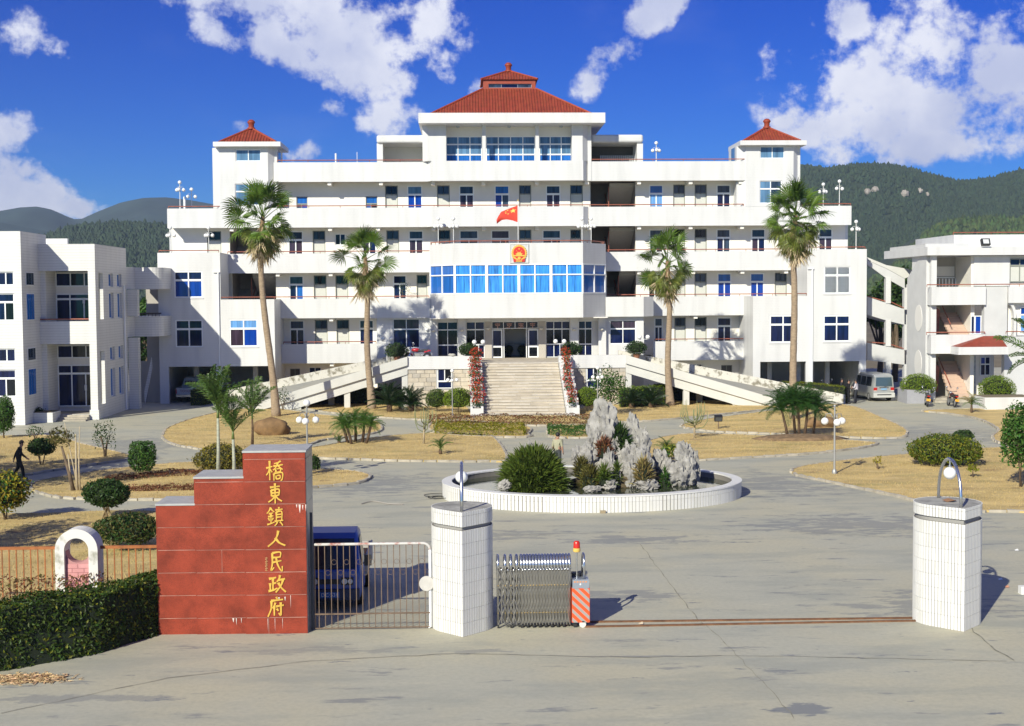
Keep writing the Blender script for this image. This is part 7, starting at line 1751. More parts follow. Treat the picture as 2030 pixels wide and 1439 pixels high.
def grass_mound(label, px, py_top, py_bot, wpx, dy, n, col, L=.42, seed=0, name='grass_clump', wd=.02, ratio=.85):
    Y_ = YFc+dy; zt_ = P(px,py_top,Y_)[1]; zb_ = P(px,py_bot,Y_)[1]; x = PXX(px,Y_); rx_ = (PXX(px+wpx/2,Y_)-PXX(px-wpx/2,Y_))/2
    t = thing(name, label, 'plant', (x,Y_,zb_)); rng = np.random.default_rng(seed); rz_ = max(.1,(zt_-zb_)-L*.5)
    d = rng.normal(0,1,(n,3)); d[:,2] = np.abs(d[:,2]); d /= np.linalg.norm(d,axis=1)[:,None]
    p = np.array([x,Y_,zb_])+d*np.array([rx_-L*.45,(rx_-L*.45)*ratio,rz_])*(.8+.2*rng.random((n,1)))*(1+.25*(fbm3(d*2.5+seed,2)-.5)[:,None])
    out = d*.55+np.array([0,0,.75])+rng.normal(0,.35,(n,3)); out /= np.linalg.norm(out,axis=1)[:,None]
    l = L*(.55+.8*rng.random(n))[:,None]; sd = np.cross(out,rng.normal(0,1,(n,3))); sd /= np.linalg.norm(sd,axis=1)[:,None]; w0 = wd*(.7+.6*rng.random(n))[:,None]
    m = p+out*l*.55; e = p+out*l*.85+d*l*.35+np.array([0,0,-.22])*l
    V = np.stack([p-sd*w0*.7,p+sd*w0*.7,m+sd*w0,m-sd*w0,e],1).reshape(-1,3); o = 5*np.arange(n)[:,None]
    b = B().arr(V, (o+np.array([0,1,2,3])).reshape(-1,4)); b.f += [tuple(x_) for x_ in (o+np.array([3,2,4])).tolist()]
    obj('blades', b, LM[col] if isinstance(col,str) else col, t)
    c = B().ball((0,0,0),1,14,8); c.v = [(x+q[0]*rx_*.66,Y_+q[1]*rx_*.66*ratio,max(zb_-.02,zb_+q[2]*rz_*.85)) for q in c.v]; obj('clump_core', c, DKCORE, t, smooth=True); return t  # near-black solid core under the blades
GRB = leafmat('fountain_grass_blade',(.10,.145,.022),.4)
grass_mound('big rounded mound of bladed grass in the fountain water', 1057, 886, 972, 142, -.7, 5200, GRB, .36, 1, wd=.026)
grass_mound('dark green fern tuft high between the rockery peaks', 1228, 838, 905, 52, .5, 700, 'dark', .3, 2, 'fern_tuft')
grass_mound('olive grass tuft at the water edge of the rockery', 1168, 918, 968, 50, -.9, 420, 'olive', .3, 3)
grass_mound('bright green iris tuft at the foot of the rockery', 1196, 922, 960, 30, -1.2, 260, GRB, .4, 4, 'iris_tuft')
grass_mound('straw coloured shrubby tuft before the tallest rocks', 1275, 905, 965, 46, -1.0, 420, leafmat('straw_tuft',(.28,.22,.08),.4), .34, 5)
grass_mound('reddish brown dry tuft in the middle of the rockery', 1196, 866, 905, 44, .1, 360, 'brown', .22, 6)
grass_mound('narrow green tuft beside the right hand rocks', 1318, 925, 970, 20, -.7, 160, 'green', .25, 7)
grass_mound('green sprig below the tall single rock', 1222, 915, 960, 18, -.9, 160, GRB, .3, 8)
grass_mound('dark green bushy tuft under the topmost rock', 1243, 868, 930, 40, .2, 520, 'dark', .26, 9, 'fern_tuft')
grass_mound('olive tuft on the low rocks of the rockery', 1150, 905, 945, 34, -.3, 300, 'olive', .26, 10)
small_palm('small feathery cycad behind the tall single rock of the fountain', 1322, 912, .35, phxs, .62, 14, 51)
shrub('yellow_leaf_plant','broad leaved yellow green plant behind the fountain rocks','plant',1328,915,40,880,910,'ygold',240,.09,2,.3,core=False,shell=(.3,1.05),second=('green',.5))
b = B()
for k, (px,py,r_) in enumerate(((866,987,.28),(862,984,.34),(872,990,.24))):
    c = G(px,py); b.tube([(c[0]+r_*math.cos(2*math.pi*i/18)*1.2,c[1]+r_*math.sin(2*math.pi*i/18),.035+.02*k) for i in range(19)],.014,5,cap=False)
tag(obj('hose', b, mat('black_rubber',(.02,.02,.02),.8)), 'loosely coiled black hose beside the fountain basin', 'hose')
b = B(); c = [G(716,1000),G(740,995),G(770,1000),G(800,1001)]; b.tube([(p[0],p[1],.03) for p in catmull(c,6,False)],.02,5); tag(obj('rope_scrap', b, mat('rope',(.35,.32,.28),.9)), 'grey rope scrap lying across the drive near the fountain', 'rope')
# ================================================================ boulders
BOUL = mat('brown_boulder',(.21,.125,.055),.85,var=.3,vscale=2.2,bump=.5,bscale=10)
def boulder(label, px0, px1, py0, py1, base, seed):
    x, Y_ = G((px0+px1)/2, base, .06); rx_ = (PXX(px1,Y_)-PXX(px0,Y_))/2; rz_ = (P(px0,py0,Y_)[1]-.05)/1.6
    o = obj('boulder', rockmesh((0,0,rz_*.6),(rx_*1.05,rx_*.62,rz_*1.05),seed,.34,.75,IC3,1), BOUL, smooth=True); o.location = (x,Y_,.05); tag(o,label,'boulder'); return o
boulder('large smooth brown boulder at the foot of the leaning fan palm',508,570,832,860,862,4); boulder('brown boulder half hidden by the dark clump palm',1600,1662,826,850,846,2)
# ================================================================ lamps
POLE = mat('grey_lamp_pole',(.36,.36,.35),.45,metal=.4); LAMPW = mat('white_lamp_pole',(.70,.70,.69),.5)
def globe_lamp(name, label, loc, h, n, s=1.0, pm=POLE, top=True, group=None, rg=.15):
    t = thing(name, label, 'lamp', loc, group=group); x, y, z = loc
    obj('pole', B().lathe([(.10*s,0),(.10*s,.12*s),(.05*s,.2*s)],loc,10).tube([(x,y,z+.1*s),(x,y,z+h)],[.045*s,.032*s],8), pm, t, smooth=40)
    for k in range(n):
        a = 2*math.pi*k/n+.5; d = Vector((math.cos(a),math.sin(a),0)); c = Vector((x,y,z+h-.5*s))
        p = [c+d*.02, c+d*.16*s+Vector((0,0,.22*s)), c+d*.34*s+Vector((0,0,.20*s)), c+d*.40*s+Vector((0,0,.05*s))]
        ar = obj('arm', B().tube(p,.016*s,6), pm, t, smooth=True); obj('globe', B().ball(tuple(c+d*.40*s+Vector((0,0,-.10*s))),rg*s,14,10), GLOBE, ar, smooth=True)
    if top: obj('globe', B().ball((x,y,z+h+rg*s*.9),rg*s,14,10), GLOBE, t, smooth=True)
    else: obj('finial', B().ball((x,y,z+h+.03),.06*s,8,6), pm, t, smooth=True)
    return t
globe_lamp('garden_lamp','garden lamp post with four white globes rising behind the name wall',(*G(610,948),.06),3.0,3,1,POLE,group='garden lamp posts')
globe_lamp('garden_lamp','garden lamp post without a top globe on the right lawn',(*G(1654,942),.06),2.85,3,1.05,POLE,False,group='garden lamp posts')
globe_lamp('garden_lamp','garden lamp post before the ball shrubs left of the flowered stairs',(*G(897,826),.06),2.75,3,.8,POLE,group='garden lamp posts')
globe_lamp('garden_lamp','garden lamp post partly hidden by the leafy young tree',(*G(1185,830),.06),3.0,3,.8,POLE,group='garden lamp posts')
def two_lamp(label, px, py, Y_, z, h):
    x = PXX(px,Y_,py); t = thing('twin_lamp', label, 'lamp', (x,Y_,z), group='twin globe lamps on the platform')
    obj('pole', B().tube([(x,Y_,z),(x,Y_,z+h)],.03,8).tube([(x-.32,Y_,z+h),(x+.32,Y_,z+h)],.022,6), LAMPW, t)
    for s in (-1,1): obj('globe', B().ball((x+.3*s,Y_,z+h+.16),.16,14,10), GLOBE, t, smooth=True)
for lab, px, Y_, h in (('twin globe lamp above the densely flowered stair planter',949,YPL+.5,1.25),('twin globe lamp above the sparsely flowered stair planter',1110,YPL+.5,1.25),('twin globe lamp beside the potted shrub and red motorbike',767,94.2,1.4),('twin globe lamp at the top of the white ramp',1276,94.2,1.4)): two_lamp(lab,px,690,Y_,3.06,h)
def roof_lamp(label, px, ytop, ybase, Y_, z, n=3, pm=LAMPW):
    x = PXX(px,Y_,ybase); h = P(px,ytop,Y_)[1]-z-.1; globe_lamp('roof_lamp',label,(x,Y_,z),h,n,.72,pm,group='globe lamps on the roofs',rg=.19)
roof_lamp('globe lamp on the left terrace above the pickup truck',338,452,490,Y0+.5,zt(2)-.02); roof_lamp('globe lamp in the middle of the left terrace',414,452,490,Y0+.9,zf(2))
roof_lamp('tall globe lamp on the upper left roof corner',357,362,405,YC+.4,zt(3)-.02); roof_lamp('slim globe lamp beside the white vent pipe',380,376,405,YC+1.5,zf(3),2)
roof_lamp('globe lamp on the roof between pavilion and right tower',1301,284,316,YC+.5,zt(4)-.02); roof_lamp('globe lamp half hidden by the tallest palm crown',1632,366,402,YC+1.2,zf(3))
roof_lamp('globe lamp on the upper right roof edge against the hill',1664,360,402,YC+.4,zt(3)-.02,2); roof_lamp('globe lamp on the right wing terrace corner against the wooded hill',1697,440,486,Y0+.6,zt(2)-.02)
roof_lamp('globe lamp on the right terrace beside the tallest palm',1616,448,486,Y0+1.0,zf(2))
for lab, px, Y_ in (('left outer globe lamp on the entrance bay balcony',869,YE+1.2),('inner globe lamp on the flag side of the entrance bay balcony',899,YB+1.6),('globe lamp on the emblem balcony before the stair opening',1154,YB+1.6),('outer globe lamp at the stair end of the entrance bay balcony',1172,YE+1.2)): roof_lamp(lab.replace('left outer','outer end'),px,434,478,Y_,zh2+.2)
for px, y0, y1, w in ((369,390,406,.09),(669,304,318,.07),(711,301,318,.02)):
    x = PXX(px,YC+1.5); obj('vent_pipe', B().tube([(x,YC+1.5,P(px,y1,YC+1.5)[1]-.8),(x,YC+1.5,P(px,y0,YC+1.5)[1])],w,8), FRAME, main)
for px, py in ((858,656),(915,655),(967,652),(1073,652),(1138,654),(1193,653)):
    yy = YP-.62 if px not in (967,1073) else YP-.22; x, z = P(px,py,yy-.1); obj('wall_lamp', B().lathe([(.02,-.10),(.14,-.02),(.16,.06),(.15,.06)],(x,yy-.1,z),12), mat('frosted_lamp_bowl',(.62,.60,.54),.4), main, smooth=40)
# small floodlight on the lawn
x, Y_ = G(1424,850,.07); t = thing('ground_floodlight','small dark floodlight on a post in the right lawn','floodlight',(x,Y_,.07)); obj('post', B().tube([(x,Y_,.05),(x,Y_,.5)],.03,6), RUST, t)
b = B().box(-.22,.22,-.12,.12,-.16,.16); b.xf(Matrix.Translation((x,Y_,.68))@Matrix.Rotation(R(25),4,'X')); hd_ = obj('housing', b, mat('black_plastic',(.02,.02,.022),.5), t); b = B().box(-.18,.18,-.135,-.122,-.12,.12); b.xf(Matrix.Translation((x,Y_,.68))@Matrix.Rotation(R(25),4,'X')); obj('lens', b, mat('dark_lens',(.08,.09,.10),.1), hd_)
# ================================================================ flag and emblem
FR = mat('red_flag_cloth',(.62,.055,.03),.8); FY = mat('flag_gold',(.85,.60,.12),.7)
Yfl = YB+.9; fp = thing('flagpole','thin white flagpole on the entrance bay balcony','flagpole',(PXX(1027,Yfl,470),Yfl,zh2+.2)); xf0 = PXX(1027,Yfl,430)
obj('pole', B().tube([(xf0,Yfl,zh2+.2),(xf0,Yfl,P(1027,398,Yfl)[1])],[.035,.022],8), LAMPW, fp, smooth=True); obj('finial', B().ball((xf0,Yfl,P(1027,397,Yfl)[1]),.05,8,6), FY, fp, smooth=True)
top_ = [(1027,407),(1016,411),(1003,416),(994,420),(989,428),(985,436)]; bot_ = [(1027,440.5),(1017,437),(1006,435),(996,436),(990,440),(986,443.5)]
def flagpt(u, v):
    f = u*5; i = min(4,int(f)); t = f-i; a = [top_[i][k]+(top_[i+1][k]-top_[i][k])*t for k in (0,1)]; c = [bot_[i][k]+(bot_[i+1][k]-bot_[i][k])*t for k in (0,1)]
    px, py = a[0]+(c[0]-a[0])*v, a[1]+(c[1]-a[1])*v; q = P(px,py,Yfl)
    return Vector((q[0]-.03, Yfl+.16*math.sin(u*7+v*2)*u+.10*math.sin(v*4+u*3)*u, q[1]))
b = B(); nu, nv = 24, 14; b.v = [tuple(flagpt(i/nu,j/nv)) for i in range(nu+1) for j in range(nv+1)]; b.f = [(i*(nv+1)+j,(i+1)*(nv+1)+j,(i+1)*(nv+1)+j+1,i*(nv+1)+j+1) for i in range(nu) for j in range(nv)]
fl = obj('flag', b, FR, smooth=True); tag(fl,'red flag with yellow stars flying from the balcony flagpole','flag')
def star(cu, cv, r, rot):
    b = B(); pt = []
    for k in range(10):
        rr_ = r if k % 2 == 0 else r*.40; a = rot+math.pi*k/5; pt.append((cu+rr_*math.sin(a)*.72, cv-rr_*math.cos(a)))
    for off in (-.012,.012):
        vs = [flagpt(max(.005,u),min(.98,max(.01,v)))+Vector((0,off,0)) for u,v in pt]+[flagpt(cu,cv)+Vector((0,off,0))]; b.add(vs,[(k,(k+1)%10,10) for k in range(10)])
    obj('star', b, FY, fl)
star(.17,.27,.17,0)
for cu, cv, ro in ((.34,.10,.5),(.41,.20,.9),(.41,.34,.1),(.34,.45,.6)): star(cu,cv,.06,ro)
ye_ = YB-.06; em = thing('emblem_plaque','square plaque with round red and gold national emblem above the long blue window','emblem',(PXX(1029,ye_,502),ye_,P(1029,522,ye_)[1])); ex0, ez1 = P(1010,483,ye_); ex1, ez0 = P(1048,521,ye_)
obj('backing', B().box(ex0,ex1,ye_,YB-.002,ez0,ez1), mat('grey_plaque_board',(.52,.54,.54),.7,var=.12,vscale=6), em)
b = B(); 
for a_, c_, d_, e_ in ((ex0,ex1,ez0,ez0+.06),(ex0,ex1,ez1-.06,ez1),(ex0,ex0+.06,ez0+.06,ez1-.06),(ex1-.06,ex1,ez0+.06,ez1-.06)): b.box(a_,c_,ye_-.03,ye_,d_,e_)
obj('frame', b, mat('plaque_frame',(.60,.60,.57),.6), em)
EG = mat('emblem_gold',(.85,.52,.10),.35,metal=.2); ER = mat('emblem_red',(.62,.03,.02),.45); ecx, ecz = P(1029,502,ye_); S_ = (ex1-ex0)/2
def disc(cx, cz, r, y0, y1, n=36, sx=1): return B().ext([(cx+r*sx*math.cos(2*math.pi*k/n),cz+r*math.sin(2*math.pi*k/n)) for k in range(n)], y0, y1)
b = disc(ecx,ecz,S_*.84,ye_-.06,ye_-.001,36,.92)
for k in range(22):
    a = R(-60)+R(300)*k/21; b.add(disc(ecx+S_*.80*.94*math.cos(a+R(0)),ecz+S_*.84*math.sin(a),S_*.075,ye_-.075,ye_-.03,8).v, disc(0,0,1,0,1,8).f)
obj('wheat_ring', b, EG, em); obj('red_field', disc(ecx,ecz+S_*.06,S_*.64,ye_-.085,ye_-.06,36,.95), ER, em)
b = B(); zz = ecz-S_*.18; b.box(ecx-S_*.30,ecx+S_*.30,ye_-.11,ye_-.085,zz,zz+S_*.12); b.box(ecx-S_*.38,ecx+S_*.38,ye_-.11,ye_-.085,zz+S_*.12,zz+S_*.16); b.ext([(ecx-S_*.24,zz+S_*.16),(ecx+S_*.24,zz+S_*.16),(ecx+S_*.16,zz+S_*.28),(ecx-S_*.16,zz+S_*.28)],ye_-.11,ye_-.085); b.box(ecx-S_*.6,ecx+S_*.6,ye_-.11,ye_-.085,zz-S_*.14,zz-S_*.005); obj('gate_motif', b, EG, em)
for dx, dz, r_ in ((0,.46,.11),(-.26,.26,.055),(-.13,.15,.055),(.13,.15,.055),(.26,.26,.055)):
    b = B().ext([(ecx+S_*dx+S_*r_*(1 if k%2==0 else .42)*math.sin(math.pi*k/5),ecz+S_*dz+S_*r_*(1 if k%2==0 else .42)*math.cos(math.pi*k/5)) for k in range(10)][::-1],ye_-.105,ye_-.085); obj('star', b, EG, em)
b = B().ext([(ecx-S_*.62,ecz-S_*.50),(ecx-S_*.2,ecz-S_*.72),(ecx,ecz-S_*.60),(ecx+S_*.2,ecz-S_*.72),(ecx+S_*.62,ecz-S_*.50),(ecx+S_*.58,ecz-S_*.9),(ecx-S_*.58,ecz-S_*.9)][::-1],ye_-.10,ye_-.06); obj('red_ribbon', b, ER, em)
b = disc(ecx,ecz-S_*.52,S_*.16,ye_-.13,ye_-.10,16); b.box(ecx-S_*.34,ecx+S_*.3,ye_-.125,ye_-.10,ecz-S_*.88,ecz-S_*.76); obj('gear_motif', b, EG, em)
# ================================================================ vehicles
def textmesh(name, s, size, m, parent, M, ext=.004, w=None):
    c = bpy.data.curves.new(name,'FONT'); c.body = s; c.size = size; c.extrude = ext; c.align_x = 'CENTER'; c.align_y = 'CENTER'; c.resolution_u = 2
    o = bpy.data.objects.new(name, c); COL.objects.link(o); bpy.context.view_layer.update()
    me = bpy.data.meshes.new_from_object(o.evaluated_get(bpy.context.evaluated_depsgraph_get())); bpy.data.objects.remove(o); me.materials.clear(); me.materials.append(m); me.transform(M)
    q = bpy.data.objects.new(name, me); link(q, parent); return q
TYRE = mat('tyre_rubber',(.018,.018,.018),.85); HUB = mat('steel_hub',(.42,.42,.42),.4,metal=.6); DKPL = mat('dark_plastic',(.025,.025,.028),.6); CHROME = mat('chrome',(.7,.7,.7),.12,metal=1); VGL = mat('car_glass',(.02,.028,.035),.05,spec=.7); RLIGHT = mat('red_tail_light',(.45,.02,.015),.2); HLIGHT = mat('headlamp_glass',(.62,.64,.66),.1); PLATEB = mat('blue_number_plate',(.02,.10,.36),.5); PLATEW = mat('plate_white',(.75,.78,.8),.5); PLATEY = mat('yellow_number_plate',(.75,.36,.03),.5)
def wheel(par, x, y, r, w):
    s = 1 if x > 0 else -1
    wl = obj_l('wheel', B().tube([(x-w/2,y,r),(x+w/2,y,r)],r,20), TYRE, par); obj_l('hub', B().tube([(x+s*(w/2-.01),y,r),(x+s*(w/2+.012),y,r)],r*.58,14), HUB, wl); return wl
def obj_l(name, b, m, par, smooth=False):               # geometry already in the thing's own space
    o = bpy.data.objects.new(name, mesh(name, b, m, smooth)); return link(o, par)
def loft(secs, closed=True):
    """body from cross sections; each section: y, [(x,z)...] for the +X half, mirrored"""
    b = B(); n = None; rings = []
    for y, half in secs:
        ring = [(x,y,z) for x,z in half]+[(-x,y,z) for x,z in half[::-1]]; rings.append(ring); n = len(ring); b.v += ring
    for i in range(len(rings)-1): b.f += [(i*n+k,i*n+(k+1)%n,(i+1)*n+(k+1)%n,(i+1)*n+k) for k in range(n)]
    b.f += [tuple(range(n))[::-1], tuple((len(rings)-1)*n+k for k in range(n))]
    return b
# --- blue light truck behind the barred gate (its front looks at the road: -Y)
BLUE = mat('blue_truck_paint',(.014,.065,.34),.28,spec=.6,var=.08,vscale=2)
xt, yt = G(655,1212); tk = thing('light_truck','blue light truck with flat bed parked in the shade behind the barred gate','truck',(xt,yt,0))
def sec(y, wb, wt, zb_, zm, zt_): return (y,[(wb*.96,zb_),(wb,zb_+.12),(wb,zm),(wt,zt_-.08),(wt*.9,zt_)])
cab = loft([sec(-.02,.70,.70,.34,.60,.98), sec(.05,.74,.73,.30,.90,1.04), sec(.42,.75,.66,.30,1.02,1.60), sec(.62,.75,.64,.30,1.02,1.83), sec(1.35,.75,.64,.30,1.02,1.86), sec(1.42,.74,.62,.30,1.02,1.80)])
obj_l('cab', cab, BLUE, tk, smooth=35)
b = B().quad((-.62,.055,1.03),(.62,.055,1.03),(.56,.50,1.70),(-.56,.50,1.70)); b.v = [(x,y-.03,z+.01) for x,y,z in b.v]; ws = obj_l('windscreen', b, VGL, tk)
obj_l('sun_visor', B().box(-.5,-.06,.42,.44,1.52,1.64).box(.06,.5,.42,.44,1.52,1.64), DKPL, tk); obj_l('wiper', B().tube([(-.5,.02,1.05),(.0,.10,1.13)],.012,4).tube([(.05,.02,1.05),(.5,.10,1.13)],.012,4), DKPL, tk)
for s in (-1,1):
    obj_l('side_window', B().quad((s*.757,.42,1.08),(s*.757,1.25,1.08),(s*.665,1.22,1.70),(s*.68,.62,1.70)), VGL, tk)
    hl = obj_l('headlight', B().box(s*.42-.15,s*.42+.15,-.06,-.015,.66,.84), DKPL, tk); obj_l('lens', B().tube([(s*.36,-.075,.75),(s*.36,-.05,.75)],.07,14).tube([(s*.50,-.075,.75),(s*.50,-.05,.75)],.06,14), HLIGHT, hl)
    mr_ = obj_l('mirror', B().tube([(s*.74,.25,1.1),(s*.92,.15,1.22)],.014,5).box(s*.92-.09,s*.92+.09,.10,.15,1.10,1.36), DKPL, tk)
    for y in (.75,2.75): wheel(tk, s*.66, y, .27, .17)
    obj_l('indicator', B().box(s*.45-.10,s*.45+.10,-.085,-.07,.44,.50), mat('amber_lens',(.5,.22,.03),.3), tk)
obj_l('bumper', B().box(-.72,.72,-.10,.02,.30,.56), mat('dark_blue_bumper',(.010,.020,.07),.5), tk); obj_l('grille', B().box(-.24,.24,-.045,-.02,.68,.80), DKPL, tk)
pl = obj_l('number_plate', B().box(-.24,.24,-.125,-.105,.36,.50), PLATEB, tk); textmesh('plate_text','DC·531',.13,PLATEW,pl,Matrix.Translation((0,-.128,.43))@Matrix.Rotation(R(90),4,'X'))
obj_l('chassis', B().box(-.55,.55,.1,3.2,.22,.40), DKPL, tk)
GREYB = mat('grey_truck_bed',(.42,.40,.37),.6,var=.12,vscale=3); bd = obj_l('bed', B().box(-.76,.76,1.5,3.4,.55,.62), GREYB, tk)
for a in ((-.80,-.76,1.5,3.4),(.76,.80,1.5,3.4),(-.76,.76,3.36,3.4),(-.76,.76,1.5,1.54)): obj_l('bed_side', B().box(a[0],a[1],a[2],a[3],.62,1.12 if a[1]-a[0] < 1 else 1.1), GREYB, bd)
obj_l('cargo', B().box(-.6,.7,2.0,2.9,.625,1.0), mat('orange_cargo_sheet',(.60,.24,.06),.7,var=.3,vscale=4), bd)
# --- silver minivan seen from behind (local front is +Y)
SILV = mat('silver_paint',(.48,.49,.47),.3,metal=.45,var=.04); xv, yv = G(1752,796)
mv = thing('minivan','silver minivan parked by the sloping gallery, tail lights to the yard','van',(xv,yv,0),R(4)); mv.scale = (.94,1,1)
def vs(y, wb, wt, zb_, zm, zt_): return (y,[(wb*.97,zb_),(wb,zb_+.15),(wb,zm),(wt,zt_-.10),(wt*.86,zt_)])
van = loft([vs(.02,.78,.70,.32,.98,1.80), vs(.10,.82,.72,.26,1.0,1.90), vs(.6,.84,.74,.26,1.0,1.95), vs(2.9,.84,.74,.26,1.0,1.95), vs(3.3,.84,.72,.26,1.0,1.80), vs(3.9,.82,.78,.26,.95,1.22), vs(4.5,.78,.74,.30,.80,.98), vs(4.6,.70,.66,.36,.62,.80)])
obj_l('body', van, SILV, mv, smooth=35)
obj_l('rear_window', B().quad((-.64,.005,1.10),(.64,.005,1.10),(.60,.045,1.72),(-.60,.045,1.72)).xf(Matrix.Translation((0,-.03,0))), mat('tinted_rear_glass',(.06,.09,.11),.08,spec=.7), mv); obj_l('wiper', B().tube([(0,-.05,1.08),(.35,-.05,1.02)],.012,4), DKPL, mv)
for s in (-1,1):
    obj_l('tail_light', B().box(s*.66-.13,s*.66+.13,-.015,.06,.80,1.0), RLIGHT, mv); obj_l('reversing_light', B().box(s*.66-.13,s*.66+.13,-.012,.06,.735,.795), mat('clear_lens',(.6,.55,.5),.2), mv)
    for a, c in ((.35,1.35),(1.45,2.35),(2.45,3.25)): obj_l('side_window', B().quad((s*.846,a,1.08),(s*.846,c,1.08),(s*.768,c-.05,1.72),(s*.768,a+.05,1.72)), VGL, mv)
    for y in (.85,3.55): wheel(mv, s*.74, y, .31, .2)
    obj_l('mirror', B().box(s*.96-.1,s*.96+.1,3.15,3.3,1.08,1.25), SILV, mv)
obj_l('bumper', B().box(-.82,.82,-.09,.06,.30,.62), mat('pale_bumper',(.52,.52,.49),.45), mv); obj_l('bumper_slot', B().box(-.55,.55,-.10,-.085,.46,.53), DKPL, mv)
pl = obj_l('number_plate', B().box(-.22,.22,-.03,-.012,.82,.95), mat('pale_blue_plate',(.22,.38,.55),.5), mv); obj_l('tailgate_trim', B().box(-.36,.36,-.02,-.005,.97,1.02), CHROME, mv)
# --- pickup with lettered tailgate in the garage, seen from behind
WHP = mat('white_pickup_paint',(.55,.56,.55),.4); xp, yp = P(371,770,96.6)[0], 96.6
pk = thing('pickup_truck','pale pickup truck with lettered tailgate parked under the building','pickup truck',(xp,yp,0)); pk.scale = (.98,1,1)
obj_l('chassis', B().box(-.7,.7,.1,4.6,.35,.55), DKPL, pk)
pb_ = obj_l('bed', B().box(-.82,.82,.06,2.0,.55,.62), WHP, pk)
for a in ((-.84,-.78,.05,2.0),(.78,.84,.05,2.0),(-.78,.78,1.94,2.0)): obj_l('bed_side', B().box(a[0],a[1],a[2],a[3],.62,1.08), WHP, pb_)
tg_ = obj_l('tailgate', B().box(-.78,.78,0,.05,.58,1.06), WHP, pk); textmesh('tailgate_lettering','TOYOTA',.26,mat('tailgate_letter',(.28,.06,.06),.6),tg_,Matrix.Translation((0,-.006,.83))@Matrix.Rotation(R(90),4,'X')@Matrix.Diagonal((1.0,1,1,1)))
obj_l('cab', loft([vs(2.05,.82,.66,.5,1.08,1.68), vs(2.15,.84,.66,.5,1.08,1.76), vs(3.2,.84,.66,.5,1.08,1.76), vs(3.7,.84,.76,.5,1.05,1.18), vs(4.7,.80,.74,.5,.95,1.05)]), WHP, pk, smooth=35)
obj_l('rear_window', B().quad((-.60,2.03,1.14),(.60,2.03,1.14),(.55,2.06,1.62),(-.55,2.06,1.62)), VGL, pk)
for k in range(5): obj_l('window_guard_bar', B().tube([(-.45+.225*k,1.97,1.05),(-.45+.225*k,1.99,1.62)],.018,5), FRAME, pk)
obj_l('bumper', B().box(-.8,.8,-.14,-.02,.42,.56), CHROME, pk)
for s in (-1,1):
    obj_l('tail_light', B().box(s*.81-.04,s*.81+.04,-.012,.05,.66,.98), RLIGHT, pk)
    for y in (.85,3.75): wheel(pk, s*.7, y, .34, .22)
# --- dark van beside it
dv = thing('dark_van','dark van in the shade of the garage behind the low hedge','van',(PXX(413,99.3,770),99.3,0)); DKV = mat('dark_van_paint',(.018,.022,.03),.3)
obj_l('body', van, DKV, dv, smooth=35); obj_l('rear_window', B().quad((-.64,-.03,1.10),(.64,-.03,1.10),(.60,.01,1.72),(-.60,.01,1.72)), VGL, dv)
for s in (-1,1):
    obj_l('tail_light', B().box(s*.66-.13,s*.66+.13,-.015,.06,.80,1.0), RLIGHT, dv)
    for y in (.85,3.55): wheel(dv, s*.74, y, .31, .2)
obj_l('bumper', B().box(-.82,.82,-.09,.06,.30,.62), DKPL, dv)
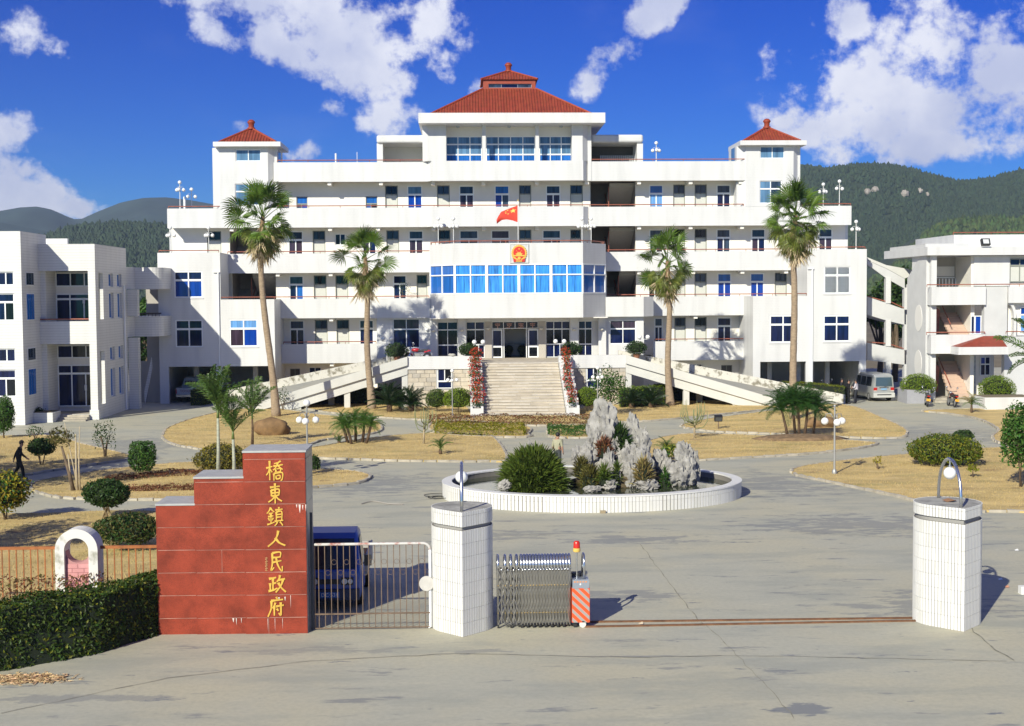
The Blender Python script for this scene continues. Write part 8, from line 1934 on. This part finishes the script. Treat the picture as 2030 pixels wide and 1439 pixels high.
# ================================================================ motorbikes (local front +Y)
def motorbike(label, loc, rz, colr, plate, lean=.12, box=False):
    t = thing('motorbike', label, 'motorbike', loc, rz, 'parked motorbikes'); t.rotation_euler = (0,lean,rz); m = mat('bike_paint_%d'%(int(sum(colr)*1000)),colr,.3)
    def ring(y, nm='wheel'):
        b = torus(.25,.05,20,6); b.v = [(p[1],p[0]+y,p[2]+.30) for p in b.v]; w = obj_l(nm, b, TYRE, t, smooth=True)
        obj_l('rim', B().tube([(-.03,y,.30),(.03,y,.30)],.14,12), HUB, w)
        for k in range(5): a = 2*math.pi*k/5; obj_l('spoke', B().tube([(0,y,.30),(0,y+.24*math.cos(a),.30+.24*math.sin(a))],.018,4), HUB, w)
    ring(-.62); ring(.66)
    obj_l('frame', B().tube([(0,-.62,.30),(0,-.15,.34),(0,.25,.36),(0,.42,.85)],.035,6).tube([(0,-.5,.72),(0,.1,.66),(0,.42,.82)],.03,6), DKPL, t, smooth=True)
    obj_l('engine', B().box(-.13,.13,-.12,.25,.26,.55), mat('engine_alloy',(.22,.22,.21),.45,metal=.6), t)
    obj_l('exhaust', B().tube([(.15,.2,.32),(.17,-.2,.26),(.18,-.85,.34)],[.03,.035,.055],8), CHROME, t, smooth=True)
    tb = B().ball((0,.18,.80),1,12,8); tb.v = [(x*.15,.18+(y-.18)*.30,.80+(z-.80)*.14) for x,y,z in tb.v]; obj_l('tank', tb, m, t, smooth=True)
    obj_l('seat', B().extx([(-.72,.80),(-.70,.88),(-.2,.82),(.02,.80),(.0,.72),(-.6,.72)],-.13,.13), DKPL, t); obj_l('tail_cowl', B().extx([(-.85,.72),(-.80,.80),(-.45,.74),(-.4,.58)],-.11,.11), m, t)
    obj_l('fork', B().tube([(-.09,.66,.30),(-.09,.45,.95)],.025,6).tube([(.09,.66,.30),(.09,.45,.95)],.025,6), CHROME, t)
    obj_l('front_mudguard', B().extx([(.66+.33*math.cos(R(a)),.30+.33*math.sin(R(a))) for a in range(30,151,15)]+[(.66+.31*math.cos(R(a)),.30+.31*math.sin(R(a))) for a in range(150,29,-15)],-.06,.06), m, t)
    obj_l('handlebar', B().tube([(-.36,.32,1.06),(-.15,.42,1.0),(.15,.42,1.0),(.36,.32,1.06)],.018,6), DKPL, t, smooth=True); obj_l('headlight', B().ball((0,.55,.92),.10,12,8), HLIGHT, t, smooth=True)
    for s in (-1,1): mm = obj_l('mirror', B().tube([(s*.28,.35,1.04),(s*.36,.36,1.22)],.01,4).ball((s*.37,.35,1.27),.065,10,6), CHROME, t, smooth=True)
    obj_l('tail_light', B().box(-.09,.09,-.88,-.83,.70,.78), RLIGHT, t); obj_l('rear_mudguard', B().extx([(-.62-.34*math.cos(R(a)),.30+.34*math.sin(R(a))) for a in range(5,120,15)]+[(-.62-.32*math.cos(R(a)),.30+.32*math.sin(R(a))) for a in range(115,4,-15)],-.07,.07), DKPL, t)
    obj_l('number_plate', B().box(-.13,.13,-.985,-.97,.42,.58), plate, t)
    if box: obj_l('leg_shield', B().box(-.2,.2,.34,.38,.4,.95), m, t)
    return t
motorbike('dark motorbike with yellow plate before the grey planter',(*G(1836,805),0),R(-14),(.03,.03,.035),PLATEY); motorbike('black motorbike with red tail and yellow plate at the stair porch',(*G(1886,806),0),R(-2),(.06,.012,.012),PLATEY)
motorbike('red and black motorbike standing on the entrance platform',(PXX(829,93.4,700),93.4,3.05),R(88),(.40,.02,.03),PLATEW); motorbike('motorbike with bright headlamp behind the long clipped hedge',(PXX(1643,96.8,770),96.8,0),R(165),(.10,.13,.18),PLATEW)
# ================================================================ people
SKIN = mat('skin',(.42,.24,.16),.6)
def person(label, loc, rz, J, cloth, h=1.7, hair=(.012,.010,.009), shoe=(.02,.02,.02), sleeve='long', cat='person'):
    """one continuous body grown with a skin modifier over the posed joints; faces +X"""
    t = thing('person', label, cat, loc, rz); s = h/1.7
    base = {'pelvis':(0,0,.93),'waist':(0,0,1.08),'chest':(.01,0,1.27),'neck':(.015,0,1.44),'head0':(.03,0,1.53),'head1':(.035,0,1.62),
            'shL':(0,.18,1.38),'shR':(0,-.18,1.38),'elL':(-.02,.23,1.12),'elR':(-.02,-.23,1.12),'wrL':(.05,.24,.90),'wrR':(.05,-.24,.90),'haL':(.08,.24,.82),'haR':(.08,-.24,.82),
            'hiL':(0,.09,.90),'hiR':(0,-.09,.90),'knL':(.02,.10,.50),'knR':(.02,-.10,.50),'anL':(0,.10,.09),'anR':(0,-.10,.09),'toL':(.17,.11,.04),'toR':(.17,-.11,.04)}
    base.update(J); names = list(base); rad = {'pelvis':(.17,.14),'waist':(.165,.13),'chest':(.19,.14),'neck':(.06,.06),'head0':(.085,.08),'head1':(.092,.088),'sh':(.085,.085),'el':(.062,.062),'wr':(.036,.036),'ha':(.045,.03),'hi':(.11,.11),'kn':(.08,.08),'an':(.062,.062),'to':(.045,.04)}
    E = [('pelvis','waist'),('waist','chest'),('chest','neck'),('neck','head0'),('head0','head1'),('chest','shL'),('chest','shR'),('shL','elL'),('shR','elR'),('elL','wrL'),('elR','wrR'),('wrL','haL'),('wrR','haR'),('pelvis','hiL'),('pelvis','hiR'),('hiL','knL'),('hiR','knR'),('knL','anL'),('knR','anR'),('anL','toL'),('anR','toR')]
    me = bpy.data.meshes.new('body'); me.from_pydata([tuple(c*s for c in base[k]) for k in names],[(names.index(a),names.index(c)) for a,c in E],[])
    o = bpy.data.objects.new('body', me); COL.objects.link(o); md = o.modifiers.new('skin','SKIN'); sv = me.skin_vertices[0].data
    for i, k in enumerate(names): r_ = rad.get(k) or rad[k[:2]]; sv[i].radius = (r_[0]*s, r_[1]*s); sv[i].use_root = (k == 'pelvis')
    o.modifiers.new('sub','SUBSURF').levels = 2; bpy.context.view_layer.update()
    nm = bpy.data.meshes.new_from_object(o.evaluated_get(bpy.context.evaluated_depsgraph_get())); bpy.data.objects.remove(o)
    mats = [mat('cloth_top_%s'%cloth[0],cloth[1],.85,var=.1,vscale=8), mat('cloth_leg_%s'%cloth[2],cloth[3],.85,var=.1,vscale=8), SKIN, mat('shoe',shoe,.5)]
    nm.materials.clear(); [nm.materials.append(x) for x in mats]
    def d2(p, a, c):
        a, c = Vector(base[a])*s, Vector(base[c])*s; u = max(0,min(1,(p-a).dot(c-a)/(c-a).length_squared)); return (p-(a+(c-a)*u)).length
    for f in nm.polygons:
        p = f.center; e = min(E, key=lambda q: d2(p,*q)); k = e[1][:2]
        f.material_index = 2 if e[1] in ('head0','head1') or k == 'ha' or (k == 'wr' and sleeve == 'short') or e == ('chest','neck') and p.z > base['neck'][2]*s-.02 else (3 if k == 'to' else (1 if k in ('hi','kn','an') or (e == ('pelvis','waist') and p.z < (base['pelvis'][2]+.03)*s) else 0)); f.use_smooth = True
    nm.name = 'body'; q = bpy.data.objects.new('body', nm); link(q, t)
    hp = Vector(base['head1'])*s
    hb = B().ball((0,0,0),1,14,10); hb.v = [(hp.x+p[0]*.108*s-.014*s, hp.y+p[1]*.098*s, hp.z+.02*s+p[2]*.112*s) for p in hb.v]
    keep = [f for f in hb.f if not all(hb.v[i][0] > hp.x+.035*s and hb.v[i][2] < hp.z+.05*s for i in f) and not all(hb.v[i][2] < hp.z-.06*s for i in f)]; hb.f = keep; obj_l('hair', hb, mat('black_hair',hair,.6), t, smooth=True)
    fc = B().add([(hp.x+.075*s,hp.y-.012,hp.z-.02*s),(hp.x+.075*s,hp.y+.012,hp.z-.02*s),(hp.x+.112*s,hp.y,hp.z-.035*s),(hp.x+.08*s,hp.y,hp.z+.02*s)],[(0,1,2),(0,2,3),(1,3,2)]); fc.ball((hp.x,hp.y+.088*s,hp.z-.01),.024,6,5); fc.ball((hp.x,hp.y-.088*s,hp.z-.01),.024,6,5); obj_l('nose_and_ears', fc, SKIN, t)
    ey = B().ball((hp.x+.085*s,hp.y+.032,hp.z+.005),.011,6,4).ball((hp.x+.085*s,hp.y-.032,hp.z+.005),.011,6,4).box(hp.x+.082*s,hp.x+.09*s,hp.y-.025,hp.y+.025,hp.z-.066*s,hp.z-.060*s); obj_l('eyes_and_mouth', ey, mat('dark_face_mark',(.05,.02,.02),.6), t)
    for sd, sg in (('L',1),('R',-1)):                    # five fingers per hand
        wv, hv_ = Vector(base['wr'+sd])*s, Vector(base['ha'+sd])*s; d = (hv_-wv).normalized(); sdv = d.cross(Vector((0,sg,0))).normalized()
        hb = B()
        for k, L in enumerate((.055,.072,.078,.072,.06)):
            off = sdv*(.03-.015*k) if k else sdv*.045; st = hv_-d*(.0 if k else .035)+off*.9; hb.tube([st, st+d*L*.55*s, st+d*L*s+Vector((.012,0,-.012))],[.0095,.0085,.006],5)
        obj_l('fingers', hb, SKIN, t)
    return t
BLK = ('black',(.012,.011,.011),'black',(.012,.012,.012))
xm_, ym_ = G(38,951); person('man in black walking along the shaded path', (xm_,ym_,.0), R(12), {'chest':(.05,0,1.25),'neck':(.10,0,1.42),'head0':(.13,0,1.50),'head1':(.15,0,1.585),'waist':(.02,0,1.08),'shL':(.05,.18,1.36),'shR':(.05,-.18,1.36),
    'elR':(.16,-.25,1.13),'wrR':(.33,-.24,.98),'haR':(.39,-.23,.93),'elL':(-.12,.25,1.13),'wrL':(-.22,.25,.90),'haL':(-.23,.25,.82),'knR':(.16,-.10,.50),'anR':(.20,-.10,.10),'toR':(.37,-.11,.05),'knL':(-.05,.10,.50),'anL':(-.26,.10,.14),'toL':(-.13,.11,.04)}, BLK, 1.68)
xf_, yf_ = G(1106,935); person('man in a pale khaki shirt seen from behind beside the fountain rim', (xf_,yf_+.2,0), R(62), {'wrL':(.16,.26,.98),'haL':(.20,.24,.92),'head1':(.045,-.01,1.62)}, ('khaki',(.34,.33,.22),'slate',(.05,.055,.06)), 1.66, sleeve='short')
xq, yq = G(1684,801); person('person in a dark coat talking beside the long clipped hedge', (xq,yq+.3,0), R(-30), {'elR':(.05,-.24,1.12),'wrR':(.2,-.14,1.1),'haR':(.25,-.08,1.12)}, BLK, 1.68)
xq, yq = G(1697,800); person('person in a pale jacket and dark trousers near the silver minivan', (xq,yq,0), R(150), {'elL':(.06,.24,1.14),'wrL':(.22,.14,1.18),'haL':(.26,.08,1.22),'knL':(.05,.1,.5),'anL':(.08,.12,.09),'toL':(.24,.13,.04)}, ('pale',(.50,.47,.50),'dark',(.02,.022,.03)), 1.66)
xq, yq = G(1688,798); person('second person in dark clothes half hidden at the garage pillar', (xq-.45,yq+.9,0), R(-20), {}, ('charcoal',(.02,.02,.022),'black',(.012,.012,.012)), 1.64)
HAZE_D = 1.6e-4
# ================================================================ haze
hm = bpy.data.materials.new('haze_air'); hm.use_nodes = True
hn = hm.node_tree; hn.nodes.remove(hn.nodes['Principled BSDF'])
pv = hn.nodes.new('ShaderNodeVolumePrincipled'); pv.inputs['Color'].default_value = (0.62, 0.79, 1.0, 1); pv.inputs['Density'].default_value = HAZE_D; pv.inputs['Anisotropy'].default_value = 0.2
hn.links.new(pv.outputs[0], hn.nodes['Material Output'].inputs['Volume'])
hz = obj('haze', B().box(-6100,6100,-70,9100,-2.2,232), hm, kind='stuff')
tag(hz, 'thin bluish haze hanging over the whole valley', 'haze', kind='stuff')
